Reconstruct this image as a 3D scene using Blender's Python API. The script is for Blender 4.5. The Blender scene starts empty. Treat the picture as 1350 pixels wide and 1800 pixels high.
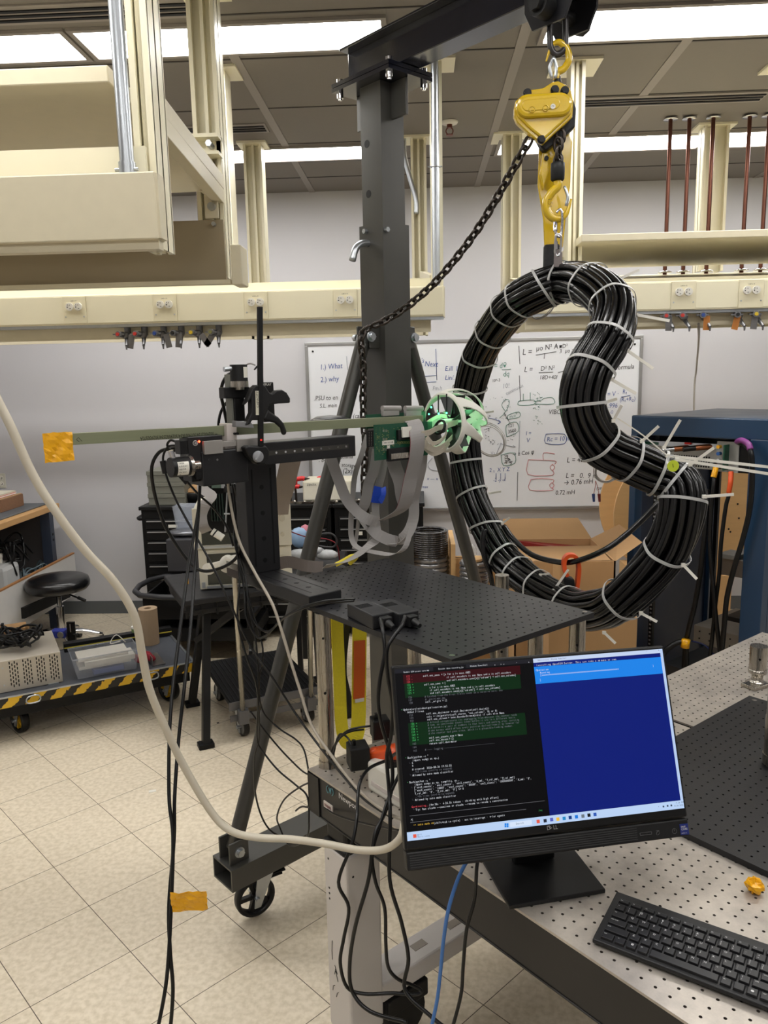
import bpy, math, random
from mathutils import Matrix, Vector
V = Vector
rnd = random.Random(7)
S = bpy.context.scene
C = S.collection
# ---------------------------------------------------------------- camera
FPX = 1371.73
YAW, PIT, ROL, CH = 0.0469619, 0.1717391, -0.0212020, 1.754
fwd = V((-math.sin(YAW)*math.cos(PIT), math.cos(YAW)*math.cos(PIT), -math.sin(PIT)))
r0 = V((math.cos(YAW), math.sin(YAW), 0)); u0 = r0.cross(fwd)
CR = math.cos(ROL)*r0 + math.sin(ROL)*u0
CU = -math.sin(ROL)*r0 + math.cos(ROL)*u0
EYE = V((0, 0, CH))
cam = bpy.data.objects.new('camera', bpy.data.cameras.new('camera')); C.objects.link(cam)
cam.data.sensor_fit = 'HORIZONTAL'; cam.data.sensor_width = 36; cam.data.lens = FPX/1350*36
cam.data.clip_start = .05
cam.matrix_world = Matrix(((CR.x, CU.x, -fwd.x, 0), (CR.y, CU.y, -fwd.y, 0), (CR.z, CU.z, -fwd.z, CH), (0, 0, 0, 1)))
S.camera = cam
# ---------------------------------------------------------------- light and exposure
S.view_settings.view_transform = 'Standard'; S.view_settings.look = 'None'
S.view_settings.gamma = 1; S.view_settings.use_curve_mapping = False
S.view_settings.exposure = 0.0
PANEL_EMIT = 17.5
w = bpy.data.worlds.new('world'); S.world = w; w.use_nodes = True
w.node_tree.nodes['Background'].inputs[0].default_value = (.8, .82, .85, 1)
w.node_tree.nodes['Background'].inputs[1].default_value = .15

def ray(x, y):
    return (fwd + CR*((x-675)/FPX) + CU*((900-y)/FPX))
def aY(x, y, Y):
    d = ray(x, y); return EYE + d*(Y/d.y)
def aZ(x, y, z):
    d = ray(x, y); return EYE + d*((z-CH)/d.z)
def aX(x, y, X):
    d = ray(x, y); return EYE + d*(X/d.x)
def aP(x, y, p0, n):
    d = ray(x, y); return EYE + d*((p0-EYE).dot(n)/d.dot(n))

# ---------------------------------------------------------------- materials
def lin(c):
    if isinstance(c, str): c = tuple(int(c[i:i+2], 16) for i in (0, 2, 4))
    return tuple(((v/255)/12.92 if v/255 <= .04045 else ((v/255+.055)/1.055)**2.4) for v in c)
MATS = {}
def mat(name, col, rough=.5, metal=0, var=.06, vs=20, bump=0, bs=200, emit=0, alpha=1, trans=0, spec=.5, coat=0, stretch=None):
    if name in MATS: return MATS[name]
    m = bpy.data.materials.new(name); m.use_nodes = True; nt = m.node_tree; b = nt.nodes['Principled BSDF']
    c = lin(col)
    tc = nt.nodes.new('ShaderNodeTexCoord'); no = nt.nodes.new('ShaderNodeTexNoise')
    src = tc.outputs['Object']
    if stretch:
        mp = nt.nodes.new('ShaderNodeMapping'); mp.inputs['Scale'].default_value = stretch
        nt.links.new(src, mp.inputs[0]); src = mp.outputs[0]
    nt.links.new(src, no.inputs['Vector']); no.inputs['Scale'].default_value = vs; no.inputs['Detail'].default_value = 4
    rp = nt.nodes.new('ShaderNodeMix'); rp.data_type = 'RGBA'
    rp.inputs[6].default_value = tuple(v*(1-var) for v in c)+(1,); rp.inputs[7].default_value = tuple(min(1, v*(1+var)+var*.01) for v in c)+(1,)
    nt.links.new(no.outputs['Fac'], rp.inputs[0]); nt.links.new(rp.outputs[2], b.inputs['Base Color'])
    mr = nt.nodes.new('ShaderNodeMapRange'); mr.inputs[3].default_value = max(.02, rough-.06); mr.inputs[4].default_value = min(1, rough+.06)
    nt.links.new(no.outputs['Fac'], mr.inputs[0]); nt.links.new(mr.outputs[0], b.inputs['Roughness'])
    b.inputs['Metallic'].default_value = metal; b.inputs['Specular IOR Level'].default_value = spec
    if coat: b.inputs['Coat Weight'].default_value = coat; b.inputs['Coat Roughness'].default_value = .1
    if emit:
        b.inputs['Emission Color'].default_value = c+(1,); b.inputs['Emission Strength'].default_value = emit
    if trans:
        b.inputs['Transmission Weight'].default_value = trans
    if alpha < 1: b.inputs['Alpha'].default_value = alpha
    if bump:
        n2 = nt.nodes.new('ShaderNodeTexNoise'); n2.inputs['Scale'].default_value = bs; nt.links.new(src, n2.inputs['Vector'])
        bp = nt.nodes.new('ShaderNodeBump'); bp.inputs['Strength'].default_value = bump; bp.inputs['Distance'].default_value = .002
        nt.links.new(n2.outputs['Fac'], bp.inputs['Height']); nt.links.new(bp.outputs[0], b.inputs['Normal'])
    MATS[name] = m; return m

# ---------------------------------------------------------------- mesh builder
def ident(): return Matrix.Identity(4)
def frame(o, x, y=None, z=None):
    x = V(x).normalized()
    if z is not None:
        z = V(z); z = (z - x*z.dot(x)).normalized(); y = z.cross(x)
    else:
        y = V(y); y = (y - x*y.dot(x)).normalized(); z = x.cross(y)
    return Matrix(((x.x, y.x, z.x, o[0]), (x.y, y.y, z.y, o[1]), (x.z, y.z, z.z, o[2]), (0, 0, 0, 1)))
def TR(x=0, y=0, z=0, rz=0, rx=0, ry=0):
    return Matrix.Translation((x, y, z)) @ Matrix.Rotation(rz, 4, 'Z') @ Matrix.Rotation(ry, 4, 'Y') @ Matrix.Rotation(rx, 4, 'X')
def cr_spline(pts, sub=6, closed=False):
    pts = [V(p) for p in pts]; n = len(pts); out = []
    if n < 3: return pts
    rng = range(n) if closed else range(n-1)
    for i in rng:
        if closed: a, b, c, d = pts[i-1], pts[i], pts[(i+1) % n], pts[(i+2) % n]
        else: a, b, c, d = pts[max(0, i-1)], pts[i], pts[i+1], pts[min(n-1, i+2)]
        for k in range(sub):
            t = k/sub; out.append(.5*((2*b) + (c-a)*t + (2*a-5*b+4*c-d)*t*t + (3*b-a-3*c+d)*t**3))
    if not closed: out.append(pts[-1])
    return out
class MB:
    def __init__(s, M=None): s.v = []; s.f = []; s.sm = []; s.M = M or ident()
    def add(s, vs, fs, smooth=False, M=None):
        k = len(s.v); MM = s.M @ M if M else s.M
        s.v += [MM @ V(p) for p in vs]; s.f += [tuple(i+k for i in f) for f in fs]; s.sm += [smooth]*len(fs); return s
    def box(s, c, d, rz=0, M=None, c0=0):
        x, y, z = d[0]/2, d[1]/2, d[2]/2
        vs = [(-x, -y, -z), (x, -y, -z), (x, y, -z), (-x, y, -z), (-x, -y, z), (x, -y, z), (x, y, z), (-x, y, z)]
        fs = [(0, 3, 2, 1), (4, 5, 6, 7), (0, 1, 5, 4), (1, 2, 6, 5), (2, 3, 7, 6), (3, 0, 4, 7)]
        MM = Matrix.Translation(V(c)) @ Matrix.Rotation(rz, 4, 'Z')
        return s.add(vs, fs, False, (M @ MM) if M else MM)
    def bb(s, a, b):   # box from corner a to corner b
        a = V(a); b = V(b); return s.box((a+b)/2, (abs(b.x-a.x), abs(b.y-a.y), abs(b.z-a.z)))
    def beam(s, a, b, w, h, up=(0, 0, 1)):   # rectangular bar between two points
        a = V(a); b = V(b); L = (b-a).length
        F = frame((a+b)/2, b-a, z=up); return s.box((0, 0, 0), (L, w, h), M=F)
    def hollow(s, a, b, w, h, t=.006, up=(0, 0, 1)):
        a = V(a); b = V(b); L = (b-a).length; F = frame((a+b)/2, b-a, z=up)
        for cy, cz, dy, dz in ((0, h/2-t/2, w, t), (0, -h/2+t/2, w, t), (w/2-t/2, 0, t, h-2*t), (-w/2+t/2, 0, t, h-2*t)):
            s.box((0, cy, cz), (L, dy, dz), M=F)
        return s
    def cyl(s, a, b, r, r1=None, n=20, caps=True, hole=0):
        a = V(a); b = V(b); r1 = r if r1 is None else r1
        d = (b-a); F = frame(a, d, z=(0, 0, 1) if abs(d.normalized().z) < .9 else (1, 0, 0)); L = d.length
        vs = []
        for x, rr in ((0, r), (L, r1)):
            vs += [(x, rr*math.cos(6.28318*k/n), rr*math.sin(6.28318*k/n)) for k in range(n)]
        fs = [(k, (k+1) % n, n+(k+1) % n, n+k) for k in range(n)]
        s.add(vs, fs, True, F)
        if hole:
            vs2 = [(x, hole*math.cos(6.28318*k/n), hole*math.sin(6.28318*k/n)) for x in (0, L) for k in range(n)]
            s.add(vs+vs2, [(k, 2*n+k, 2*n+(k+1) % n, (k+1) % n) for k in range(n)] + [(n+k, n+(k+1) % n, 3*n+(k+1) % n, 3*n+k) for k in range(n)], False, F)
            s.add(vs2, [(k, n+k, n+(k+1) % n, (k+1) % n) for k in range(n)], True, F)
        elif caps: s.add(vs, [tuple(range(n-1, -1, -1)), tuple(range(n, 2*n))], False, F)
        return s
    def tube(s, pts, r, n=8, closed=False, sub=0, caps=True):
        if sub: pts = cr_spline(pts, sub, closed)
        pts = [V(p) for p in pts]; m = len(pts)
        rr = r if callable(r) else (lambda t: r)
        t0 = (pts[1]-pts[0]).normalized()
        nrm = t0.orthogonal().normalized(); vs = []
        for i, p in enumerate(pts):
            if closed: t = (pts[(i+1) % m]-pts[i-1])
            else: t = pts[min(m-1, i+1)]-pts[max(0, i-1)]
            if t.length < 1e-9: t = t0
            t = t.normalized(); nrm = (nrm - t*nrm.dot(t)).normalized(); bn = t.cross(nrm)
            q = rr(i/max(1, m-1))
            vs += [p + nrm*q*math.cos(6.28318*k/n) + bn*q*math.sin(6.28318*k/n) for k in range(n)]
        fs = []
        for i in range(m if closed else m-1):
            j = (i+1) % m
            fs += [(i*n+k, i*n+(k+1) % n, j*n+(k+1) % n, j*n+k) for k in range(n)]
        if not closed and caps: fs += [tuple(range(n-1, -1, -1)), tuple(range((m-1)*n, m*n))]
        return s.add(vs, fs, True)
    def lathe(s, prof, o=(0, 0, 0), axis=(0, 0, 1), n=28, M=None):
        ax = V(axis).normalized()
        F = M or (frame(o, ax.orthogonal(), z=ax))
        vs = []; fs = []
        for r, z in prof: vs += [(r*math.cos(6.28318*k/n), r*math.sin(6.28318*k/n), z) for k in range(n)]
        for i in range(len(prof)-1):
            fs += [(i*n+k, i*n+(k+1) % n, (i+1)*n+(k+1) % n, (i+1)*n+k) for k in range(n)]
        return s.add(vs, fs, True, F)
    def prism(s, poly, h, M=None, z0=0):     # polygon in local xy, extruded in z
        n = len(poly); vs = [(p[0], p[1], z0) for p in poly] + [(p[0], p[1], z0+h) for p in poly]
        fs = [tuple(range(n-1, -1, -1)), tuple(range(n, 2*n))] + [(k, (k+1) % n, n+(k+1) % n, n+k) for k in range(n)]
        return s.add(vs, fs, False, M)
    def sph(s, c, r, n=14, sc=(1, 1, 1), M=None):
        vs = []; fs = []; h = n//2
        for i in range(h+1):
            a = math.pi*i/h
            for k in range(n):
                b = 6.28318*k/n; vs.append((c[0]+sc[0]*r*math.sin(a)*math.cos(b), c[1]+sc[1]*r*math.sin(a)*math.sin(b), c[2]+sc[2]*r*math.cos(a)))
        for i in range(h):
            fs += [(i*n+k, (i+1)*n+k, (i+1)*n+(k+1) % n, i*n+(k+1) % n) for k in range(n)]
        return s.add(vs, fs, True, M)
    def torus(s, c, R, r, axis=(0, 0, 1), n=24, m=8, a0=0, a1=6.28318, sc=1):
        F = frame(c, V(axis).orthogonal(), z=V(axis)); full = abs(a1-a0-6.28318) < .01
        pts = [F @ V((R*math.cos(a0+(a1-a0)*k/n), sc*R*math.sin(a0+(a1-a0)*k/n), 0)) for k in range(n if full else n+1)]
        return s.tube(pts, r, m, closed=full)
    def strip(s, pts, wd, w, th=.0012, sub=5):   # flat ribbon along pts; wd = width direction(s)
        n0 = len(pts)
        wds = [V(wd)]*n0 if not isinstance(wd, list) else [V(q) for q in wd]
        P = cr_spline(pts, sub); Wd = cr_spline(wds, sub) if isinstance(wd, list) else [V(wd)]*len(P)
        vs = []; m = len(P)
        for i, p in enumerate(P):
            t = (P[min(m-1, i+1)]-P[max(0, i-1)]).normalized(); x = Wd[i] - t*Wd[i].dot(t)
            if x.length < 1e-6: x = t.orthogonal()
            x.normalize(); nn = t.cross(x)
            for a, b in ((-1, -1), (1, -1), (1, 1), (-1, 1)): vs.append(p + x*(a*w/2) + nn*(b*th/2))
        fs = []
        for i in range(m-1):
            for k in range(4): fs.append((4*i+k, 4*i+(k+1) % 4, 4*i+4+(k+1) % 4, 4*i+4+k))
        fs += [(3, 2, 1, 0), tuple(range(4*m-4, 4*m))]
        return s.add(vs, fs, False)

def mesh_of(mb, name, m):
    me = bpy.data.meshes.new(name)
    me.from_pydata([tuple(p) for p in mb.v], [], mb.f); me.polygons.foreach_set('use_smooth', mb.sm)
    me.materials.append(m); me.update(); return me
def setp(o, label=None, cat=None, group=None, kind=None):
    if label: o['label'] = label
    if cat: o['category'] = cat
    if group: o['group'] = group
    if kind: o['kind'] = kind
    return o
def part(name, mb, m, parent, label=None, bev=0, kind=None):
    me = mesh_of(mb, name, m)
    p = parent; Mw = ident()
    chain = []
    while p: chain.append(p); p = p.parent
    for q in reversed(chain): Mw = Mw @ q.matrix_basis
    me.transform(Mw.inverted())
    o = bpy.data.objects.new(name, me); C.objects.link(o); o.parent = parent
    if bev: addbev(o, bev)
    if label: o['label'] = label
    if kind: o['kind'] = kind
    return o
def addbev(o, b):
    md = o.modifiers.new('bevel', 'BEVEL'); md.width = b; md.segments = 2; md.limit_method = 'ANGLE'; md.angle_limit = .7
def solo(name, mb, m, label, cat, group=None, bev=0, kind=None):
    me = mesh_of(mb, name, m)
    xs = [p.x for p in mb.v]; ys = [p.y for p in mb.v]; zs = [p.z for p in mb.v]
    c = V(((min(xs)+max(xs))/2, (min(ys)+max(ys))/2, min(zs)))
    me.transform(Matrix.Translation(-c)); o = bpy.data.objects.new(name, me); C.objects.link(o); o.location = c
    if bev: addbev(o, bev)
    if kind == 'structure': o['kind'] = kind; return o
    return setp(o, label, cat, group, kind)
def thing(name, label, cat, loc, rz=0, group=None, kind=None):
    o = bpy.data.objects.new(name, None); C.objects.link(o); o.location = V(loc); o.rotation_euler = (0, 0, rz); o.empty_display_size = .05
    return setp(o, label, cat, group, kind)
def copy_tree(o, parent=None):
    c = o.copy(); C.objects.link(c); c.parent = parent
    if parent: c.matrix_parent_inverse = o.matrix_parent_inverse.copy()
    for ch in [x for x in bpy.data.objects if x.parent == o]: copy_tree(ch, c)
    return c
TXT = {}
def text_geo(s):
    if s in TXT: return TXT[s]
    cu = bpy.data.curves.new('t', 'FONT'); cu.body = s; cu.size = 1; cu.resolution_u = 2
    o = bpy.data.objects.new('t', cu); C.objects.link(o)
    dg = bpy.context.evaluated_depsgraph_get(); me = bpy.data.meshes.new_from_object(o.evaluated_get(dg))
    r = ([tuple(p.co) for p in me.vertices], [tuple(f.vertices) for f in me.polygons])
    bpy.data.objects.remove(o); bpy.data.curves.remove(cu); bpy.data.meshes.remove(me)
    TXT[s] = r; return r
def text(mb, s, M, size, sx=1, shear=0, center=False):
    vs, fs = text_geo(s)
    if not vs: return
    off = (max(p[0] for p in vs)/2) if center else 0
    mb.add([((x-off+shear*y)*size*sx, y*size, 0) for x, y, z in vs], fs, False, M)
def text_w(s):
    vs, fs = text_geo(s); return max([p[0] for p in vs] or [0])

# ---------------------------------------------------------------- shared directions
U = V((math.cos(math.radians(-48.5)), math.sin(math.radians(-48.5)), 0)); W = V((-U.y, U.x, 0))   # table axes
TC = V((-.2884, 1.8069, 0)); ZT = .79
def tp(a, b, z=0): return TC + U*a + W*b + V((0, 0, z))
TM = Matrix.Translation(TC) @ Matrix.Rotation(math.radians(-48.5), 4, 'Z')

# ---------------------------------------------------------------- materials used widely
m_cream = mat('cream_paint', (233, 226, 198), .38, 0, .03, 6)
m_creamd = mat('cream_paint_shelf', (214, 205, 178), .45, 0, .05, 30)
m_galv = mat('galvanised_steel', (190, 195, 200), .32, .9, .12, 40, stretch=(1, 1, .2))
m_chrome = mat('chrome', (215, 215, 218), .14, 1, .03)
m_steel = mat('stainless', (176, 170, 160), .28, 1, .06, 60, stretch=(8, 8, .3))
m_black = mat('black_anodised', (13, 13, 14), .42, 0, .15, 50, spec=.35)
m_blackp = mat('black_plastic', (14, 14, 15), .5, 0, .1, 60, bump=.1, bs=400, spec=.4)
m_rub = mat('black_rubber_cable', (9, 9, 10), .36, 0, .1, 30, spec=.4)
m_crane = mat('crane_grey_paint', (74, 73, 70), .38, .35, .1, 9, bump=.05, bs=60)
m_beam = mat('gloss_blue_black_paint', (26, 28, 40), .18, .1, .1, 20, bump=.08, bs=90, coat=.6)
m_yel = mat('yellow_hoist_paint', (206, 172, 28), .25, 0, .04, 20, coat=.5)
m_white = mat('white_nylon', (225, 222, 212), .4, 0, .03)
m_tie = mat('cable_tie_nylon', (180, 180, 178), .35, 0, .03)
m_ltgrey = mat('light_grey_ribbon', (150, 146, 144), .5, 0, .04, 30)
m_dark = mat('near_black', (5, 5, 6), .55, 0, .1, spec=.3)
m_iron = mat('dark_chain_steel', (70, 64, 60), .3, .9, .2, 60)
m_card = mat('cardboard', (176, 138, 94), .8, 0, .06, 12)
m_wood = mat('plywood', (205, 165, 112), .6, 0, .1, 6, stretch=(1, 1, 6))
m_beige = mat('beige_instrument', (208, 202, 182), .5, 0, .03)
m_tape = mat('kapton_tape', (232, 168, 20), .28, 0, .1, 25, bump=.3, bs=40)
m_pcb = mat('green_circuit_board', (18, 74, 52), .4, 0, .25, 180)
# ================================================================ ROOM
def struct(name, mb, m, bev=0):
    me = mesh_of(mb, name, m); o = bpy.data.objects.new(name, me); C.objects.link(o); o['kind'] = 'structure'
    if bev: addbev(o, bev)
    return o
def tile_mat():
    m = bpy.data.materials.new('vinyl_floor_tile'); m.use_nodes = True; nt = m.node_tree; N = nt.nodes; L = nt.links; b = N['Principled BSDF']
    tc = N.new('ShaderNodeTexCoord'); ga = .8106057
    def dotn(v, off):
        d = N.new('ShaderNodeVectorMath'); d.operation = 'DOT_PRODUCT'; L.new(tc.outputs['Object'], d.inputs[0]); d.inputs[1].default_value = v
        s = N.new('ShaderNodeMath'); s.operation = 'MULTIPLY_ADD'; L.new(d.outputs['Value'], s.inputs[0]); s.inputs[1].default_value = 1/.3048; s.inputs[2].default_value = off; return s.outputs[0]
    gx, gy = -1.81697, 3.40154
    va = (math.sin(ga), -math.cos(ga), 0); vb = (math.cos(ga), math.sin(ga), 0)
    A = dotn(va, -(gx*va[0]+gy*va[1])/.3048); B = dotn(vb, -(gx*vb[0]+gy*vb[1])/.3048)
    def M(op, a, c=None):
        n = N.new('ShaderNodeMath'); n.operation = op
        for i, q in enumerate((a, c)):
            if q is None: continue
            if isinstance(q, (int, float)): n.inputs[i].default_value = q
            else: L.new(q, n.inputs[i])
        return n.outputs[0]
    def edge(q):
        f = M('FRACT', q); return M('MINIMUM', f, M('SUBTRACT', 1, f))
    line = M('LESS_THAN', M('MINIMUM', edge(A), edge(B)), .0042)
    cell = N.new('ShaderNodeCombineXYZ'); L.new(M('FLOOR', A), cell.inputs[0]); L.new(M('FLOOR', B), cell.inputs[1])
    wn = N.new('ShaderNodeTexWhiteNoise'); L.new(cell.outputs[0], wn.inputs['Vector'])
    n1 = N.new('ShaderNodeTexNoise'); n1.inputs['Scale'].default_value = 55; n1.inputs['Detail'].default_value = 6; L.new(tc.outputs['Object'], n1.inputs['Vector'])
    n2 = N.new('ShaderNodeTexNoise'); n2.inputs['Scale'].default_value = 2.2; n2.inputs['Detail'].default_value = 5; L.new(tc.outputs['Object'], n2.inputs['Vector'])
    cr = N.new('ShaderNodeValToRGB'); L.new(n1.outputs['Fac'], cr.inputs[0])
    cr.color_ramp.elements[0].position = .35; cr.color_ramp.elements[0].color = lin((206, 193, 168))+(1,)
    cr.color_ramp.elements[1].position = .62; cr.color_ramp.elements[1].color = lin((224, 212, 190))+(1,)
    f = M('ADD', M('MULTIPLY', wn.outputs['Value'], .06), M('MULTIPLY', n2.outputs['Fac'], .22)); f = M('ADD', f, .84)
    mx = N.new('ShaderNodeVectorMath'); mx.operation = 'SCALE'; L.new(cr.outputs[0], mx.inputs[0]); L.new(f, mx.inputs['Scale'])
    # small dark scuffs
    n3 = N.new('ShaderNodeTexNoise'); n3.inputs['Scale'].default_value = 9; n3.inputs['Detail'].default_value = 8; n3.inputs['Roughness'].default_value = .75; L.new(tc.outputs['Object'], n3.inputs['Vector'])
    sc = M('GREATER_THAN', n3.outputs['Fac'], .735)
    m1 = N.new('ShaderNodeMix'); m1.data_type = 'RGBA'; L.new(sc, m1.inputs[0]); L.new(mx.outputs[0], m1.inputs[6]); m1.inputs[7].default_value = lin((120, 110, 98))+(1,)
    m2 = N.new('ShaderNodeMix'); m2.data_type = 'RGBA'; L.new(line, m2.inputs[0]); L.new(m1.outputs[2], m2.inputs[6]); m2.inputs[7].default_value = lin((92, 80, 66))+(1,)
    L.new(m2.outputs[2], b.inputs['Base Color']); b.inputs['Roughness'].default_value = .42; b.inputs['Specular IOR Level'].default_value = .35
    return m
WY = 5.698; CZ = 3.03; XL, XR, YF = -3.6, 4.2, -2.6
m_wall = mat('wall_paint', (196, 195, 198), .7, 0, .03, 1.2, bump=.05, bs=300)
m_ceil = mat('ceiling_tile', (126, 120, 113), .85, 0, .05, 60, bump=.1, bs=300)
m_bar = mat('ceiling_grid_bar', (146, 139, 132), .6, 0, .03)
struct('floor', MB().add([(XL, YF, 0), (XR, YF, 0), (XR, WY, 0), (XL, WY, 0)], [(0, 1, 2, 3)]), tile_mat())
struct('wall_back', MB().bb((XL-.1, WY, 0), (XR+.1, WY+.1, CZ)), m_wall)
struct('wall_left', MB().bb((XL-.1, YF, 0), (XL, WY, CZ)), m_wall)
struct('wall_right', MB().bb((XR, YF, 0), (XR+.1, WY, CZ)), m_wall)
struct('wall_front', MB().bb((XL-.1, YF-.1, 0), (XR+.1, YF, CZ)), m_wall)
struct('ceiling', MB().bb((XL-.1, YF-.1, CZ), (XR+.1, WY+.1, CZ+.08)), m_ceil)
struct('baseboard_back', MB().bb((XL, WY-.006, 0), (XR, WY, .1)), mat('baseboard_rubber', (92, 96, 98), .5, 0, .05))
# ceiling grid: wide bars run towards the wall, hairline joints run across
g = MB(); jn = MB()
for x in (-3.08, -1.9, -.72, .42, 1.07, 2.3, 3.5): g.bb((x-.02, YF, CZ-.004), (x+.02, WY, CZ))
for y in (-1.7, -1.1, -.5, .1, .7, 1.3, 1.9, 2.45, 3.0, 3.39, 3.98, 4.56, 4.93, 5.3): jn.bb((XL, y-.004, CZ-.003), (XR, y+.004, CZ))
struct('trim_1', g, m_bar); struct('trim_2', jn, mat('ceiling_joint', (70, 66, 62), .8))
# recessed lights: the frame and the glowing diffuser
m_diff = mat('light_diffuser', (255, 253, 250), .5, 0, 0, emit=PANEL_EMIT)
rows = [(3.07, 3.31, (-3.7, -2.5), 'in the near visible row, far left'), (3.07, 3.31, (-2.48, -1.3), 'in the near visible row, left of the open lift rail'),
        (3.07, 3.31, (-1.25, -.12), 'in the near row, left of the crane beam'), (3.07, 3.33, (.5, 1.62), 'in the near row, right of the chain hoist'),
        (3.07, 3.33, (1.67, 2.8), 'near row, at the far right of the ceiling'),
        (4.62, 4.87, (-2.5, -1.3), 'far row, behind the left shelving'), (4.62, 4.87, (-1.25, -.12), 'far row, left of the crane post'),
        (4.61, 4.89, (.48, 1.62), 'far row, behind the chain hoist'), (4.61, 4.89, (1.67, 2.8), 'far row, behind the copper pipes at the right'),
        (1.4, 1.66, (-2.5, -1.3), 'over the work floor, left, out of the picture'), (1.4, 1.66, (-1.25, -.12), 'over the work floor'), (1.4, 1.66, (.5, 1.62), 'over the optical table'), (1.4, 1.66, (1.67, 2.8), 'over the far right table'),
        (-.3, -.04, (-1.25, -.12), 'behind the viewer, left'), (-.3, -.04, (.5, 1.62), 'behind the viewer, right'), (-1.7, -1.44, (.0, 1.2), 'near the front wall')]
for y0, y1, (x0, x1), where in rows:
    if x0 < XL: x0 = XL+.02
    t = thing('ceiling_light', 'long recessed ceiling light panel '+where, 'ceiling light', ((x0+x1)/2, (y0+y1)/2, CZ), group='recessed ceiling light panels')
    f = MB()
    for a, b in (((x0-.02, y0-.02), (x1+.02, y0)), ((x0-.02, y1), (x1+.02, y1+.02)), ((x0-.02, y0), (x0, y1)), ((x1, y0), (x1+.02, y1))):
        f.bb((a[0], a[1], CZ-.012), (b[0], b[1], CZ-.0005))
    part('frame', f, m_bar, t); part('diffuser', MB().bb((x0, y0, CZ-.008), (x1, y1, CZ-.002)), m_diff, t)
def diffuser(x0, x1, y, label):
    t = thing('air_slot_diffuser', label, 'air vent', ((x0+x1)/2, y, CZ))
    part('frame', MB().bb((x0, y-.07, CZ-.006), (x1, y+.07, CZ-.001)), m_bar, t)
    for k in (-.035, 0, .035): part('slot', MB().bb((x0+.01, y+k-.008, CZ-.01), (x1-.01, y+k+.008, CZ-.0055)), m_dark, t)
diffuser(.72, 1.66, 4.06, 'long black slotted air vent in the ceiling right of the hoist')
diffuser(-2.0, -.76, 4.26, 'short slotted air vent in the ceiling behind the left columns')
diffuser(-1.9, -.74, 2.93, 'slotted air vent at the top left in front of the bright panels')
diffuser(.45, 2.2, 2.93, 'slotted air vent at the top right edge of the photo')
t = thing('sprinkler', 'small ceiling sprinkler head with white ring right of the crane post', 'sprinkler', (.176, 4.281, CZ))
part('escutcheon', MB().lathe([(.001, 0), (.045, 0), (.04, -.01), (.02, -.014), (.001, -.014)], (.176, 4.281, CZ)), m_white, t)
part('head', MB().cyl((.176, 4.281, CZ-.012), (.176, 4.281, CZ-.03), .014).torus((.176, 4.281, CZ-.045), .018, .003, (0, 1, 0)).cyl((.176, 4.281, CZ-.066), (.176, 4.281, CZ-.062), .018), mat('sprinkler_bronze', (120, 70, 60), .4, .6), t)

# ================================================================ OVERHEAD SERVICE CARRIERS
def strut(x, y, z0, z1, w=.058, d=.09):    # slotted channel column
    m = MB()
    m.bb((x-w/2, y-d/2, z0), (x-w/2+.008, y+d/2, z1)); m.bb((x+w/2-.008, y-d/2, z0), (x+w/2, y+d/2, z1))
    m.bb((x-w/2, y-.004, z0), (x+w/2, y+.004, z1))
    for sx in (-1, 1):
        for sy in (-1, 1): m.bb((x+sx*w/2, y+sy*d/2-.005, z0), (x+sx*(w/2-.014), y+sy*d/2+.005, z1))
    m.bb((x-.006, y-d/2+.01, z0), (x+.006, y+d/2-.01, z1))
    return m
def flange(x, y, s=.16):
    return MB().bb((x-s/2, y-s/2, CZ-.012), (x+s/2, y+s/2, CZ-.001))
SLOT = mat('outlet_dark', (40, 38, 36), .5)
def outlet(parent, x, y, z, pw=.1, ph=.112):
    p = part('outlet_plate', MB().bb((x-pw/2, y-.006, z-ph/2), (x+pw/2, y, z+ph/2)), mat('outlet_plate_cream', (226, 218, 188), .35), parent, bev=.001)
    for s in (-1, 1):
        cx = x+s*.0185; cz = z+.014
        q = part('socket', MB().cyl((cx, y-.006, cz), (cx, y-.012, cz), .0165, n=24), m_white, p)
        mk = MB()
        mk.bb((cx-.009, y-.013, cz+.005), (cx-.007, y-.0118, cz+.010)); mk.bb((cx+.0, y-.013, cz+.004), (cx+.002, y-.0118, cz+.009)); mk.bb((cx+.0, y-.013, cz-.009), (cx+.006, y-.0118, cz-.007)); mk.cyl((cx-.009, y-.0118, cz-.002), (cx-.009, y-.013, cz-.002), .0025, n=10)
        part('contact', mk, SLOT, p)
        part('screw', MB().cyl((x+s*.04, y-.006, z-.028), (x+s*.04, y-.008, z-.028), .003, n=10), m_galv, p)
    tx = MB(); text(tx, 'LAB 6-15', frame((x-.014, y-.0065, z+.036), (1, 0, 0), z=(0, -1, 0)), .007); part('circuit_label', tx, SLOT, p)
def raceway(parent, x0, x1, y, z0, z1, outs, d=.075, panels=True):
    r = part('raceway', MB().bb((x0, y, z0), (x1, y+d, z1)), m_cream, parent, bev=.003)
    part('end_cap', MB().bb((x1-.002 if x1 > 0 and x0 < 0 else x0-.004, y+.002, z0-.004), (x1+.004 if x1 > 0 and x0 < 0 else x0+.002, y+d, z1-.002)), m_cream, r)
    xs = sorted([x0]+outs+[x1])
    for a, b in zip(xs[:-1], xs[1:]):
        a2 = a+(.051 if a in outs else .003); b2 = b-(.051 if b in outs else .003)
        if b2-a2 > .03: part('cover_panel', MB().bb((a2, y-.003, z0+.006), (b2, y, z1-.006)), m_cream, r, bev=.001)
    part('bottom_track', MB().bb((x0, y+.01, z0-.012), (x1, y+.05, z0)), m_galv, r)
    for o in outs: outlet(parent, o, y, (z0+z1)/2)
    return r

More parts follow.
